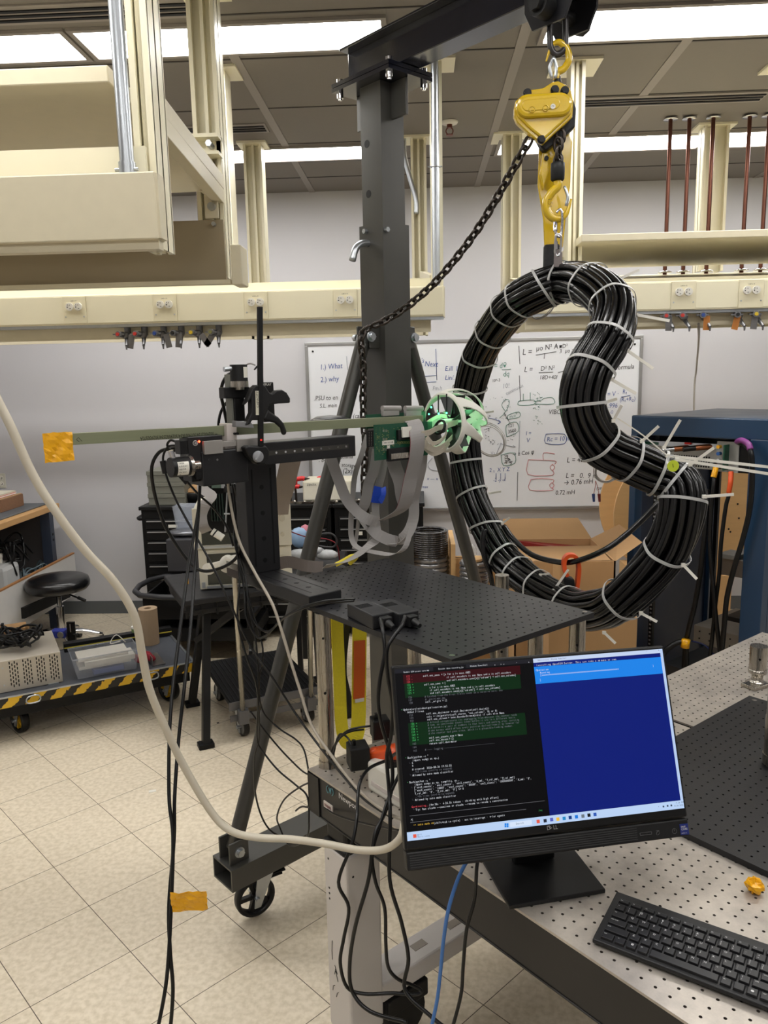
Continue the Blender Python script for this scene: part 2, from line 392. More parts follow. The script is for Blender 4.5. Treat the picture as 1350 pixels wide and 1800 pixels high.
A = thing('service_carrier', 'cream overhead service carrier with raceway of outlet pairs, left of the crane post', 'service carrier', (-.6, 3.9, 1.94))
part('back_panel', MB().bb((-3.3, 3.46, 1.943), (.057, 3.475, 2.165)), m_cream, A)
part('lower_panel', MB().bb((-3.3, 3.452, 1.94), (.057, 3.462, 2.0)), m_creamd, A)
raceway(A, -3.3, .111, 3.385, 2.0, 2.124, [aY(x, 535-(x-131)*.017, 3.385).x for x in (-28, 131, 290, 450, 607)])
part('rear_panel', MB().bb((-3.3, 4.5, 1.98), (.03, 4.515, 2.17)), m_creamd, A)
for x, y, z0, w_ in ((-.813, 3.51, 2.17, .058), (.087, 3.51, 2.12, .05), (-.891, 4.55, 1.98, .1), (.016, 4.55, 1.98, .085)):
    c = part('column', strut(x, y, z0, CZ-.01, w_), m_cream, A); part('ceiling_plate', flange(x+.0, y), m_cream, c)
part('cross_arm', MB().beam((-.82, 3.53, 2.13), (-.87, 4.5, 2.16), .03, .05), m_creamd, A)
part('cross_arm', MB().beam((.07, 3.53, 2.16), (.03, 4.5, 2.3), .03, .05), m_creamd, A)
cd = MB().cyl((.082, 3.435, 2.12), (.082, 3.435, CZ-.01), .016, n=16); part('conduit', cd, m_galv, A)
part('conduit_clip', MB().torus((.082, 3.435, 2.605), .018, .003).cyl((.05, 3.44, 2.607), (.11, 3.44, 2.607), .003), m_galv, A)
part('flexible_conduit', MB().tube([(-.06, 4.5, CZ-.01), (-.06, 4.5, CZ-.1), (-.03, 4.5, CZ-.22), (.0, 4.5, CZ-.33), (.0, 4.5, CZ-.4)], .013, sub=5), m_galv, A)

B = thing('service_carrier', 'long cream overhead service carrier with shelf and copper pipes, right of the hoist', 'service carrier', (1.5, 3.9, 1.94))
xr = 3.2
part('back_panel', MB().bb((.47, 3.46, 1.945), (xr, 3.475, 2.14)), m_cream, B)
part('lower_panel', MB().bb((.46, 3.452, 1.94), (xr, 3.462, 2.0)), m_creamd, B)
raceway(B, .445, xr, 3.385, 2.0, 2.118, [aY(1201, 516, 3.385).x, aY(1320, 509, 3.385).x, 1.85, 2.3, 2.75])
part('sloped_top', MB().add([(.5, 3.40, 2.118), (xr, 3.40, 2.118), (xr, 4.45, 2.27), (.5, 4.45, 2.27)], [(0, 1, 2, 3)]).bb((.5, 4.45, 1.98), (xr, 4.46, 2.27)), m_cream, B)
part('shelf', MB().bb((.68, 3.40, 2.285), (xr, 4.25, 2.315)), m_creamd, B, bev=.003)
for x, y, z0, w_ in ((.675, 3.56, 2.12, .06), (1.36, 3.55, 2.315, .058), (2.3, 3.55, 2.315, .058), (.52, 4.53, 1.98, .1), (1.585, 4.5, 2.28, .13), (2.6, 4.5, 2.28, .1)):
    if x == 1.36: x = 1.60; y = 3.62
    c = part('column', strut(x, y, z0, CZ-.01, w_), m_cream, B); part('ceiling_plate', flange(x, y+.04, .2), m_cream, c)
part('cross_arm', MB().beam((.655, 3.6, 2.16), (.54, 4.5, 2.2), .03, .05), m_creamd, B)
m_cop = mat('old_copper', (104, 66, 54), .3, .85, .2, 30, stretch=(1, 1, .3))
for i, x in enumerate((1.306, 1.401, 1.521, 1.703, 1.80)):
    t = thing('copper_pipe', ('leftmost', 'second from left', 'third (middle)', 'fourth from left', 'rightmost')[i]+' of five copper pipes dropping from the ceiling at right', 'pipe', (x, 4.335, 2.25), group='copper pipes')
    part('pipe', MB().cyl((x, 4.335, 2.235), (x, 4.335, CZ-.004), .0105, n=12), m_cop, t)
    for z, h in ((CZ-.014, .012), (2.262, .012)): part('escutcheon', MB().lathe([(.011, 0), (.036, 0), (.036, .004), (.016, h), (.011, h)], (x, 4.335, z)), m_chrome, t)
for x in (-1.12, -1.045):
    t = thing('copper_pipe', 'thin copper pipe behind the near left cream panel, '+('left one' if x < -1.1 else 'right one')+' of the two', 'pipe', (x, 4.2, 2.1), group='copper pipes on the left')
    part('pipe', MB().cyl((x, 4.2, 2.1), (x, 4.2, CZ-.004), .0105, n=12), m_cop, t)

# near left carrier
D = thing('service_carrier', 'near cream overhead service carrier at the upper left, cut by the picture edge', 'service carrier', (-.9, 2.2, 2.0))
YN = 1.70
p1 = aY(284, 300, YN); zt_ = p1.z; zb_ = aY(284, 420, YN).z; xe = aY(275, 360, YN).x
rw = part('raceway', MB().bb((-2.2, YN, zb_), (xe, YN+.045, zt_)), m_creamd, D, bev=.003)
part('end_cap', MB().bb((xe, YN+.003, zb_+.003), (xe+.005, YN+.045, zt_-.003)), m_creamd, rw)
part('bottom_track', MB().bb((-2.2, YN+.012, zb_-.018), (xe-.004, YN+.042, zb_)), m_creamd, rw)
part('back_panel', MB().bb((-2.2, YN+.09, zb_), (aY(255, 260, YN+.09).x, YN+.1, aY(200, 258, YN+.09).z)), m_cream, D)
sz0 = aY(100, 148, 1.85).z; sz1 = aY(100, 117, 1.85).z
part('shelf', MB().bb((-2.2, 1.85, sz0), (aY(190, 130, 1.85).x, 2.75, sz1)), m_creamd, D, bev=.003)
ztop = CZ-.01
c = part('column', strut(aY(256, 100, 1.86).x, 1.86, zb_, ztop, .046), m_cream, D); part('ceiling_plate', flange(aY(250, 100, 1.86).x, 1.86), m_cream, c)
xc = aY(362, 100, 2.8).x
c = part('column', strut(xc, 2.8, 2.10, ztop, .09), m_cream, D); part('ceiling_plate', flange(xc, 2.8), m_cream, c)
cx = aY(212, 150, 1.76).x
part('conduit', MB().cyl((cx, 1.765, zt_), (cx, 1.765, ztop), .0155, n=18), m_galv, D)
part('conduit_coupling', MB().cyl((cx, 1.765, zt_), (cx, 1.765, zt_+.035), .0185, n=18).cyl((cx-.025, 1.76, zt_+.02), (cx+.025, 1.76, zt_+.02), .004, n=8), m_galv, D)
# rear panel of the near carrier (seen low, its shade painted in as a darker tan)
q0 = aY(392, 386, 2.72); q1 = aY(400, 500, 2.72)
part('rear_panel', MB().bb((-2.9, 2.72, q1.z+.012), (q0.x, 2.735, q0.z)), mat('shaded_cream_panel', (150, 137, 112), .5, .0, .02), D)
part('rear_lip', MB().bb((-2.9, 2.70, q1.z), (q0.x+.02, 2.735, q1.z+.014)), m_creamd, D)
e0 = aY(404, 430, 2.66); e1 = aY(426, 500, 2.66)
part('rear_end_box', MB().bb((e0.x, 2.66, e1.z), (e1.x, 2.76, e0.z)), m_creamd, D, bev=.004)
part('screw', MB().cyl((aY(376, 394, 2.715).x, 2.72, aY(376, 394, 2.715).z), (aY(376, 394, 2.715).x, 2.705, aY(376, 394, 2.715).z), .007, n=12), m_galv, D)
# side arms of the near carrier
f0 = aY(268, 160, 1.9); f1 = aY(385, 310, 2.76); h0 = aY(268, 190, 1.9); h1 = aY(385, 345, 2.76)
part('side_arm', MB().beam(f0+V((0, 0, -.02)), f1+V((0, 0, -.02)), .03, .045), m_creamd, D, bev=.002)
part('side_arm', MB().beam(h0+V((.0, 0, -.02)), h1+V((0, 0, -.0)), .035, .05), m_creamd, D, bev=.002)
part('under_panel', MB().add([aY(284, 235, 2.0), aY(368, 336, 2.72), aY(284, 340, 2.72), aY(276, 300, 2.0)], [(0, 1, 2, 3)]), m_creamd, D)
b0 = aY(372, 240, 2.74)
part('cross_channel', MB().bb((b0.x-.12, 2.7, b0.z-.012), (b0.x+.03, 2.76, b0.z)).bb((b0.x-.12, 2.75, b0.z-.06), (b0.x+.03, 2.76, b0.z)).bb((b0.x-.08, 2.7, b0.z-.065), (b0.x+.03, 2.76, b0.z-.055)), m_cream, D)
part('bolt', MB().cyl((aY(366, 251, 2.7).x, 2.7, aY(366, 251, 2.7).z), (aY(366, 251, 2.7).x, 2.74, aY(366, 251, 2.7).z), .011, n=6), m_galv, D)
g0 = aY(374, 365, 2.72)
part('corner_bracket', MB().bb((g0.x-.025, 2.71, g0.z-.035), (g0.x+.02, 2.718, g0.z+.045)).bb((g0.x-.025, 2.66, g0.z+.04), (g0.x+.02, 2.718, g0.z+.046)), m_creamd, D)
part('bolt', MB().cyl((g0.x, 2.71, g0.z), (g0.x, 2.695, g0.z), .013, n=14), m_galv, D)

# gas turrets under the two raceways
m_tur = mat('grey_cast_valve', (120, 120, 122), .35, .6, .1)
def turret(x, y_, col, tag, label, grp):
    p = aY(x, y_, 3.42)
    t = thing('gas_valve', label, 'gas valve', (p.x, 3.42, p.z-.05), group=grp)
    part('body', MB().cyl((p.x, 3.44, 1.995), (p.x, 3.44, p.z), .014, n=12).sph((p.x, 3.42, p.z), .017).cyl((p.x, 3.43, p.z), (p.x+.012, 3.38, p.z-.045), .011, .006, n=12).cyl((p.x+.012, 3.38, p.z-.045), (p.x+.012, 3.38, p.z-.062), .005, .003, n=10), m_tur, t)
    hd = part('handle', MB().cyl((p.x-.012, 3.41, p.z+.004), (p.x-.02, 3.375, p.z+.004), .013, n=12).box((p.x-.02, 3.385, p.z+.004), (.05, .006, .006), M=None), m_tur, t)
    part('colour_button', MB().cyl((p.x-.02, 3.376, p.z+.004), (p.x-.021, 3.37, p.z+.004), .0075, n=14), mat('button_'+col[0], col[1], .4), hd)
    if tag:
        mt = mat('grey_tag', (110, 108, 108), .5) if tag[1] == 'g' else mat('orange_tag', (190, 120, 50), .5)
        F = Matrix.Translation((p.x+tag[0], 3.39, p.z-.028)) @ Matrix.Rotation(tag[2], 4, 'Y')
        part('paper_tag', MB().box((0, 0, 0), (.026, .002, .058), M=F), mt, t)
cols = {'r': ('red', (190, 50, 40)), 'b': ('blue', (40, 70, 140)), 'k': ('black', (20, 20, 20)), 'y': ('yellow', (210, 180, 40)), 'o': ('olive', (120, 118, 70))}
for i, (x, c, tg, ds) in enumerate(((222, 'r', (.03, 'g', .2), 'with red button, furthest left of the row'), (252, 'r', None, 'with red button, second of the row'), (286, 'b', (.03, 'g', -.2), 'with blue button and grey tag'), (317, 'k', (.0, 'g', .1), 'with black button and folded grey tag'), (349, 'y', (.035, 'g', -.6), 'with yellow button and tilted tag'), (383, 'o', (-.03, 'g', .6), 'with olive button and curled tag'))):
    turret(x, 590-i*.8, cols[c], tg, 'grey gas valve hanging under the left raceway, '+ds, 'gas valves on the left')
for i, (x, c, tg, ds) in enumerate(((1174, 'r', (-.005, 'g', 0), 'with hanging grey tag, nearest the coil'), (1202, 'r', None, 'with red button and no tag'), (1238, 'b', (.0, 'or', 0), 'with blue button and orange tag'), (1298, 'k', (-.02, 'or', .2), 'with black button beside an orange tag'), (1330, 'y', (-.02, 'g', .1), 'with yellow button, furthest right'))):
    turret(x, 558-i*.8, cols[c], tg, 'grey gas valve hanging under the right raceway, '+ds, 'gas valves on the right')
p = aY(1226, 590, 5.6)
solo('wall_cable', MB().tube([aY(1228, 570, 3.45), aY(1228, 600, 4.6), aY(1224, 650, 5.4), aY(1220, 700, 5.5), aY(1219, 900, 5.6)], .006, sub=4), mat('grey_wall_cable', (170, 165, 155), .5), 'thin grey cable hanging down the wall above the blue rack', 'cable')

# ================================================================ WHITEBOARD
YB = WY-.03
wb0 = aY(541, 608, YB); wb1 = aY(1125, 597, YB); zb0 = aY(800, 892, YB).z; zt0 = wb0.z
WB = thing('whiteboard', 'large framed whiteboard covered in blue, black, green and red formulas', 'whiteboard', ((wb0.x+wb1.x)/2, WY-.02, zb0))
part('board', MB().bb((wb0.x, YB, zb0), (wb1.x, WY-.004, zt0)), mat('whiteboard_enamel', (222, 224, 228), .22, 0, .03, 1.5), WB)
fr = MB(); e = .022; m_alu = mat('aluminium_frame', (160, 160, 160), .4, .7)
for a, b in (((wb0.x-e, zb0-e), (wb1.x+e, zb0)), ((wb0.x-e, zt0), (wb1.x+e, zt0+e)), ((wb0.x-e, zb0), (wb0.x, zt0)), ((wb1.x, zb0), (wb1.x+e, zt0))): fr.bb((a[0], YB-.01, a[1]), (b[0], WY-.002, b[1]))
part('frame', fr, m_alu, WB, bev=.003)
inks = {'k': MB(), 'b': MB(), 'g': MB(), 'r': MB(), 'l': MB()}
YI = YB-.0015
def wt(s, x, y, h, c='k', rot=0, sx=.85, sh=.15):   # writing: baseline pixel and cap height in pixels
    o = aY(x, y, YI); F = frame(o, (math.cos(rot), 0, math.sin(rot)), z=(0, -1, 0)); text(inks[c], s, F, h*.00415/.7, sx, sh)
def wl(pts, c='k', r=.0022, sub=3):
    P = [aY(x, y, YI) for x, y in pts]; inks[c].strip(P, (0, 1, 0), .0012, r*1.6, sub) if False else inks[c].tube(P, r, 4, sub=sub if len(P) > 2 else 0)
R2 = .05
for a in ((('1.) What', 562, 650, 9, 'b', R2)), ('2.) why', 563, 672, 9, 'b', R2), ('.PSU to en', 552, 704, 8, 'k', .02), ('S.L. main  s', 562, 717, 7, 'k', .03), ('(cas', 620, 735, 8, 'k', 0),
          ('. boosted?', 560, 812, 8, 'k', 0), ('b,isma', 599, 806, 7, 'k', 0), ('storage', 600, 820, 7, 'k', -.1), ('(2x)', 602, 832, 9, 'k', 0),
          ("who's", 722, 636, 8, 'b', -.1), ('Next', 746, 644, 9, 'b', -.05), ('E.ill  L', 782, 652, 8, 'b', 0), ('Lin/.', 782, 668, 8, 'b', 0),
          ('= d\u03b8', 868, 648, 9, 'g', .05), ('dq', 884, 662, 9, 'g', .05), ('10^-3', 865, 672, 5, 'k', .1), ('L =', 918, 624, 10, 'k', .03), ('\u03bco N\u00b2 A', 942, 617, 9, 'k', .08), ('= \u03c0D\u00b2', 975, 613, 7, 'k', .05), ('3  \u03bco = 4', 983, 621, 7, 'k', .05), ('l', 955, 631, 9, 'k', 0),
          ('L =', 921, 654, 9, 'k', 0), ('D\u00b2 N\u00b2', 950, 652, 8, 'k', .04), ('18D+40l', 948, 667, 7, 'k', 0), ('formula', 1083, 650, 8, 'k', .05), ('VIBO', 964, 728, 8, 'k', 0), ('I =', 924, 765, 7, 'b', 0), ('V', 925, 778, 8, 'b', 0),
          ('Rc = 10 m\u03a9', 961, 776, 8, 'b', .03), ('L = 4\u03c0', 996, 813, 9, 'k', .02), ('L =   0.  9 m', 994, 840, 9, 'k', -.02), ('\u2192 0.76 mH', 990, 853, 9, 'k', .05), ('0.72 mH', 976, 870, 8, 'k', .03),
          ('(4\u03c0\u00b7', 1068, 848, 7, 'k', .1), ('(on 049 T)\u00b2', 1048, 861, 6, 'k', .05), ('0.795', 1057, 880, 7, 'k', 0), ('\u2192 z Cos \u03c6', 900, 802, 7, 'k', .1), ('2 \u2081  X Y Z', 860, 830, 7, 'b', .05), ('-2 -y -x', 867, 847, 6, 'b', .05),
          ('= V \u00b7', 1067, 697, 8, 'b', .05), ('R\u2081', 1094, 692, 7, 'b', .05), ('(R\u2081+R\u2082)', 1089, 706, 7, 'b', .05), ('.996', 1068, 717, 8, 'b', 0), ('-\u03a9', 1071, 727, 5, 'b', 0), ('Xs', 862, 800, 6, 'l', .1),
          ('Fm.h', 760, 686, 7, 'l', 0), ('= \u2014 \u2248', 750, 845, 6, 'b', 0), ('max', 742, 858, 5, 'b', 0), ('10!', 883, 683, 8, 'l', .1), ('continuous', 890, 695, 6, 'l', .45), ('m.o\u2075', 896, 736, 6, 'g', .3), ('121', 893, 752, 6, 'k', .2), ('3500', 893, 762, 6, 'k', .2)):
    s_, x_, y_, h_, c_, r_ = a; wt(s_, x_, y_, h_, c_, r_)
for a in (([(609, 626), (611, 650)], 'l'), ([(766, 613), (768, 668)], 'b'), ([(735, 662), (767, 660)], 'b'), ([(740, 673), (767, 671)], 'b'), ([(912, 608), (914, 640)], 'k'), ([(913, 660), (915, 705)], 'k'), ([(910, 830), (909, 880)], 'k'), ([(914, 740), (912, 800)], 'l'),
          ([(942, 624), (978, 618)], 'k'), ([(947, 655), (972, 654)], 'k'), ([(882, 650), (898, 649)], 'g'), ([(981, 655), (991, 652)], 'k'), ([(1092, 698), (1108, 695)], 'b'),
          ([(888, 722), (882, 712), (888, 703), (895, 704), (893, 716), (886, 727), (878, 735)], 'g'), ([(886, 725), (893, 738), (897, 744)], 'k'), ([(893, 737), (913, 733), (912, 724), (893, 730), (893, 737)], 'g'), ([(891, 768), (911, 758), (908, 742), (890, 748), (891, 768)], 'g'),
          ([(880, 800), (903, 796), (905, 814), (885, 818), (881, 800)], 'g'), ([(912, 705), (938, 703), (938, 711), (912, 712), (912, 705)], 'g'), ([(938, 706), (952, 703), (956, 700), (971, 699), (973, 710), (938, 710)], 'g'), ([(920, 704), (920, 692)], 'g'), ([(932, 704), (932, 690)], 'g'),
          ([(858, 735), (870, 737), (880, 742)], 'b'), ([(876, 738), (880, 742), (875, 745)], 'b'), ([(960, 763), (992, 763), (992, 780), (959, 779), (960, 763)], 'b'),
          ([(929, 808), (975, 810), (975, 816)], 'r'), ([(929, 808), (928, 834), (971, 835), (971, 826)], 'r'), ([(955, 808), (956, 796), (975, 798)], 'r'), ([(933, 843), (950, 841), (972, 843), (972, 848)], 'r'), ([(933, 843), (931, 861), (970, 862), (970, 857)], 'r'), ([(971, 816), (967, 821), (971, 827), (975, 821), (971, 816)], 'r'), ([(970, 848), (966, 853), (970, 858), (974, 853), (970, 848)], 'r'),
          ([(880, 780), (905, 786), (902, 783)], 'l'), ([(880, 780), (872, 800)], 'l'), ([(1052, 868), (1080, 872)], 'k'), ([(760, 805), (752, 815), (757, 825), (770, 828)], 'l'), ([(872, 832), (872, 842)], 'b'), ([(880, 832), (880, 842)], 'b'), ([(888, 832), (888, 842)], 'b')):
    wl(*a)
for k in range(70):
    a = rnd.random()*6.28; r = 24+rnd.random()*14; x = 878+r*.75*math.cos(a)-(6 if k % 2 else 0); y = (718 if k % 2 else 762)+r*.6*math.sin(a)
    wl([(x, y), (x+rnd.uniform(-3, 3), y+rnd.uniform(-2, 2))], 'k' if k % 3 else 'l', .0018)
for k in range(22):
    x = 889+rnd.random()*12; y = 800+rnd.random()*14; wl([(x, y), (x+rnd.uniform(-4, 4), y+rnd.uniform(-3, 3))], 'k', .0025)
for k in range(30):
    x = 945+rnd.gauss(0, 4); y = 682+rnd.random()*70; wl([(x, y), (x+rnd.uniform(-4, 4), y+rnd.uniform(-3, 3))], 'g', .0016)
for c, nm, col in (('k', 'black_writing', (50, 50, 55)), ('b', 'blue_writing', (60, 85, 150)), ('g', 'green_writing', (80, 130, 115)), ('r', 'red_writing', (205, 120, 125)), ('l', 'faint_writing', (150, 155, 165))):
    part(nm, inks[c], mat('ink_'+nm, col, .6, 0, .02), WB)
part('fastener', MB().cyl((wb0.x+.035, YB, zt0-.04), (wb0.x+.035, YB-.004, zt0-.04), .007, n=10), m_dark, WB); part('fastener', MB().cyl((wb1.x-.035, YB, zt0-.04), (wb1.x-.035, YB-.004, zt0-.04), .007, n=10), m_dark, WB)
# wall outlet above the left bench
ow = thing('wall_outlet', 'light wall outlet plate on the back wall above the left workbench', 'outlet', (-3.05, WY, 1.0))
o_ = aY(4, 845, WY)
part('plate', MB().bb((o_.x-.06, WY-.006, o_.z-.055), (o_.x+.028, WY, o_.z+.055)), mat('outlet_pale', (206, 204, 190), .4), ow, bev=.002)
for s in (-1, 1): part('socket', MB().cyl((o_.x-.005, WY-.005, o_.z+s*.022), (o_.x-.005, WY-.010, o_.z+s*.022), .017), m_white, ow); part('contact', MB().torus((o_.x-.002, WY-.0105, o_.z+s*.022), .008, .002, (0, 1, 0), a1=3), SLOT, ow)
# ================================================================ GANTRY CRANE
dD = V((.714, .70, 0)).normalized(); bD = V((dD.y, -dD.x, 0)); PC = V((-.108, 2.735, 0)); UP = V((0, 0, 1))
CRN = thing('gantry_crane', 'dark grey steel gantry crane, square post with braces and glossy black top beam', 'crane', PC)
part('base_tube', MB().hollow(PC-dD*.745+UP*.213, PC+dD*.745+UP*.213, .115, .075, .006), m_crane, CRN)
part('lower_post', MB().hollow(PC+UP*.25, PC+UP*2.25, .118, .118, .008, up=bD), m_crane, CRN)
part('upper_post', MB().hollow(PC+UP*2.0, PC+UP*2.68, .1, .1, .007, up=bD), m_crane, CRN)
hol = MB()
for x, y in ((645, 253), (648, 341)):
    h = aP(x, y, PC-dD*.05, dD); hol.cyl(h-dD*.0006, h+dD*.004, .0125, n=20)
part('pin_hole', hol, m_dark, CRN)
for x, y, n_, o_ in ((644, 407, dD, .059), (637, 407+8, dD, .059), (678, 404, bD, -.059)):
    h = aP(x, y, PC-n_*o_, n_); s_ = -1 if n_ is dD else 1
    if y == 415: continue
    part('bolt', MB().cyl(h, h+n_*(.012*s_), .0085, n=6), m_galv, CRN)
h = aP(647, 428, PC-dD*.059, dD)
part('lock_pin', MB().tube([h+dD*.05, h, h-dD*.03+UP*-.004, h-dD*.055-UP*.022, h-dD*.07-UP*.06], .0115, 14, sub=4), m_galv, CRN)
# braces
def brace(sgn, top, bot, lab):
    b_ = part('brace', MB().tube([top, top+(bot-top)*.02, top+(bot-top)*.97, bot], .0245, 18), m_crane, CRN, label=lab)
    for e, q in ((top, 1), (bot, 0)):
        part('brace_lug', MB().box(e+dD*(-sgn*.0 if q else 0)-UP*(0 if q else .0), (.0, 0, 0)) if False else MB(frame(e, dD, z=UP)).box((sgn*-.03 if q else 0, -.03, 0), (.07, .008, .075)).box((sgn*-.03 if q else 0, .03, 0), (.07, .008, .075)), m_crane, b_, bev=.003)
        part('bolt', MB().cyl(e+bD*.036, e+bD*.048, .0125, n=6).cyl(e+bD*.034, e+bD*.038, .017, n=18).cyl(e-bD*.036, e-bD*.05, .0125, n=6), m_galv, b_)
    return b_
tz = 1.885
brace(-1, PC-dD*.10+UP*tz, PC-dD*.70+UP*.285, 'left brace reaching down to the near end of the base')
brace(1, PC+dD*.10+UP*tz, PC+dD*.70+UP*.285, 'right brace reaching down behind the table')
# top plates, gussets
Fp, Lp, Rp = aZ(676, 106, 2.69), aZ(571, 160, 2.69), aZ(757, 136, 2.69)
ld = (Lp-Fp); rd = (Rp-Fp); L1, L2 = ld.length, rd.length
pc = PC + UP*2.686
tpM = frame(pc, dD, z=UP)
part('head_plate', MB(tpM).box((0, .0, 0), (.19, .28, .012)).box((0, 0, .014), (.19, .28, .012)), m_beam, CRN)
for a in (-1, 1):
    for b_ in (-1, 1):
        bl = MB(); p = pc+dD*(a*.075)+bD*(b_*.12); bl.cyl(p-UP*.006, p-UP*.024, .012, n=6).cyl(p+UP*.02, p+UP*.034, .0115, n=6).cyl(p-UP*.03, p-UP*.006, .006, n=10); part('plate_bolt', bl, m_chrome, CRN)
for s in (-1, 1):
    gs = MB(); gs.beam(PC+bD*(s*.05)+UP*2.625, PC+bD*(s*.12)+UP*2.625, .01, .11); part('gusset', gs, m_crane, CRN, bev=.002)
bm = MB(); B0 = PC-bD*.16; B1 = PC+bD*2.9; zb = 2.708; bh = .125
bm.beam(B0+UP*(zb+.004), B1+UP*(zb+.004), .084, .008); bm.beam(B0+UP*(zb+bh-.004), B1+UP*(zb+bh-.004), .084, .008); bm.beam(B0+UP*(zb+bh/2), B1+UP*(zb+bh/2), .008, bh-.014)
part('i_beam', bm, m_beam, CRN, bev=.002)
# casters
def caster(root, top, r, wdt, ang, mw, rim, brake=True, spokes=5, name='caster', H=None):
    top = V(top); H = H or (r*2+.03)
    Fz = Matrix.Translation(top) @ Matrix.Rotation(ang, 4, 'Z'); off = r*.45
    c = part(name, MB(Fz).box((0, 0, -.004), (r*1.3, r*1.15, .008)).cyl((0, 0, -.008), (0, 0, -.022), r*.36, n=20), m_galv, root, bev=.001)
    fk = MB(Fz)
    for s in (-1, 1):
        fk.prism([(-r*.45, 0), (r*.4, 0), (off+r*.16, -(H-r)-.012), (off-r*.16, -(H-r)-.012)], .004, M=TR(0, s*(wdt/2+.006)+.002, -.02) @ Matrix.Rotation(math.pi/2, 4, 'X'))
    part('fork', fk, m_galv, c)
    zc = -(H-r); A_ = (off, -wdt/2, zc); B_ = (off, wdt/2, zc)
    wh = part('wheel', MB(Fz).lathe([(r*.80, -wdt/2), (r*.97, -wdt/2), (r, -wdt*.3), (r, wdt*.3), (r*.97, wdt/2), (r*.80, wdt/2), (r*.80, -wdt/2)], (off, 0, zc), (0, 1, 0), 36), mw, c)
    if spokes:
        sp = MB(Fz)
        for k in range(spokes):
            a = 6.28318*k/spokes; sp.beam(V((off, 0, zc)), V((off+r*.82*math.cos(a), 0, zc+r*.82*math.sin(a))), r*.2, wdt*.5, up=(0, 1, 0))
        sp.cyl((off, -wdt/2, zc), (off, wdt/2, zc), r*.2, n=16)
        part('spokes', sp, rim, c)
    else:
        part('hub', MB(Fz).cyl((off, -wdt/2+.002, zc), (off, wdt/2-.002, zc), r*.8, n=28), rim, c)
    part('axle_nut', MB(Fz).cyl((off, -wdt/2-.02, zc), (off, wdt/2+.02, zc), .009, n=6), m_galv, c)
    if brake: part('brake_lever', MB(Fz).box((-r*.3, 0, -.045), (.09, .03, .006)).box((-r*.75, 0, -.035), (.05, .035, .006)), m_dark, c, bev=.001)
    return c
cz = .1755
caster(CRN, (aZ(450, 1560, .15).x+.0, 0, 0) and (PC-dD*.60+UP*cz), .068, .03, math.radians(215), m_black, m_black, True)
caster(CRN, PC+dD*.66+UP*cz, .068, .03, math.radians(150), m_black, m_black, True)

# ================================================================ TROLLEY, HOIST, CHAIN
HP = PC+bD*.70; YH = 2.225
TRL = thing('beam_trolley', 'black steel beam trolley with bolted side plates hanging from the top beam', 'trolley', HP+UP*2.62)
tm = frame(HP+UP*2.70, bD, z=UP)     # x along beam, y across
oct_ = [(-.075, -.02), (-.05, -.068), (.05, -.068), (.075, -.02), (.075, .06), (.05, .085), (-.05, .085), (-.075, .06)]
mk = MB(tm)
for s in (-1, 1): mk.prism(oct_, .008, M=TR(0, s*.052+.004, 0) @ Matrix.Rotation(math.pi/2, 4, 'X'))
part('side_plate', mk, mat('trolley_black', (34, 34, 38), .3, .2, .1), TRL, bev=.001)
part('cross_pin', MB(tm).cyl((0, -.10, -.03), (0, .10, -.03), .017, n=20).cyl((0, -.10, -.03), (0, -.058, -.03), .029, n=20).cyl((0, .10, -.03), (0, .058, -.03), .029, n=8).cyl((0, -.115, -.03), (0, -.10, -.03), .02, n=6), m_blackp, TRL)
part('roller', MB(tm).cyl((-.04, -.046, .03), (-.04, -.02, .03), .022, n=18).cyl((.04, -.046, .03), (.04, -.02, .03), .022, n=18).cyl((-.04, .046, .03), (-.04, .02, .03), .022, n=18).cyl((.04, .046, .03), (.04, .02, .03), .022, n=18), m_steel, TRL)
def H(x, y, d=0): return aY(x, y, YH+d)
k = YH/FPX
sh = MB()
sh.tube([H(967, 35), H(967, 70), H(970, 88), H(979, 96), H(991, 88), H(994, 70), H(994, 30)], lambda t: 5.2*k, 10, sub=4)
part('shackle', sh, mat('shackle_grey', (60, 58, 58), .35, .5, .1), TRL)

HO = thing('chain_hoist', 'yellow manual lever chain hoist hanging from the trolley', 'hoist', H(955, 250))
def hpoly(pts, sc, ox, oy): return [(ox+x/sc, oy+y/sc) for x, y in pts]
def pxprism(mb, pts, d0, d1):     # polygon given in pixels on the hoist's own upright plane, extruded in depth
    a = [H(x, y, 0) for x, y in pts]; n = len(a); vs = [p+V((0, d0, 0)) for p in a]+[p+V((0, d1, 0)) for p in a]
    mb.add(vs, [tuple(range(n-1, -1, -1)), tuple(range(n, 2*n))]+[(i, (i+1) % n, n+(i+1) % n, n+i) for i in range(n)])
def stad(x0, y0, x1, y1, r, n=8):
    a = math.atan2(y1-y0, x1-x0); o = []
    for i in range(n+1): t = a+math.pi/2+math.pi*i/n; o.append((x0+r*math.cos(t), y0+r*math.sin(t)))
    for i in range(n+1): t = a-math.pi/2+math.pi*i/n; o.append((x1+r*math.cos(t), y1+r*math.sin(t)))
    return o
body = hpoly([(385, 1180), (400, 1110), (450, 1060), (495, 1035), (510, 990), (560, 985), (700, 965), (800, 900), (860, 890), (930, 925), (975, 955), (1000, 1000), (1025, 1100), (1010, 1280), (700, 1565), (640, 1530), (545, 1455), (415, 1335), (385, 1260)], 6.136, 840, 0)
mb = MB(); pxprism(mb, body, -.012, .012); bd = part('gear_cover', mb, m_yel, HO, bev=.003)
cov = hpoly([(430, 1290), (395, 1190), (440, 1090), (520, 1050), (700, 1040), (880, 1030), (960, 1060), (1000, 1130), (990, 1260), (700, 1530), (560, 1420)], 6.136, 840, 0)
mb = MB(); pxprism(mb, cov, -.020, -.010); part('gear_face', mb, m_yel, HO, bev=.006)
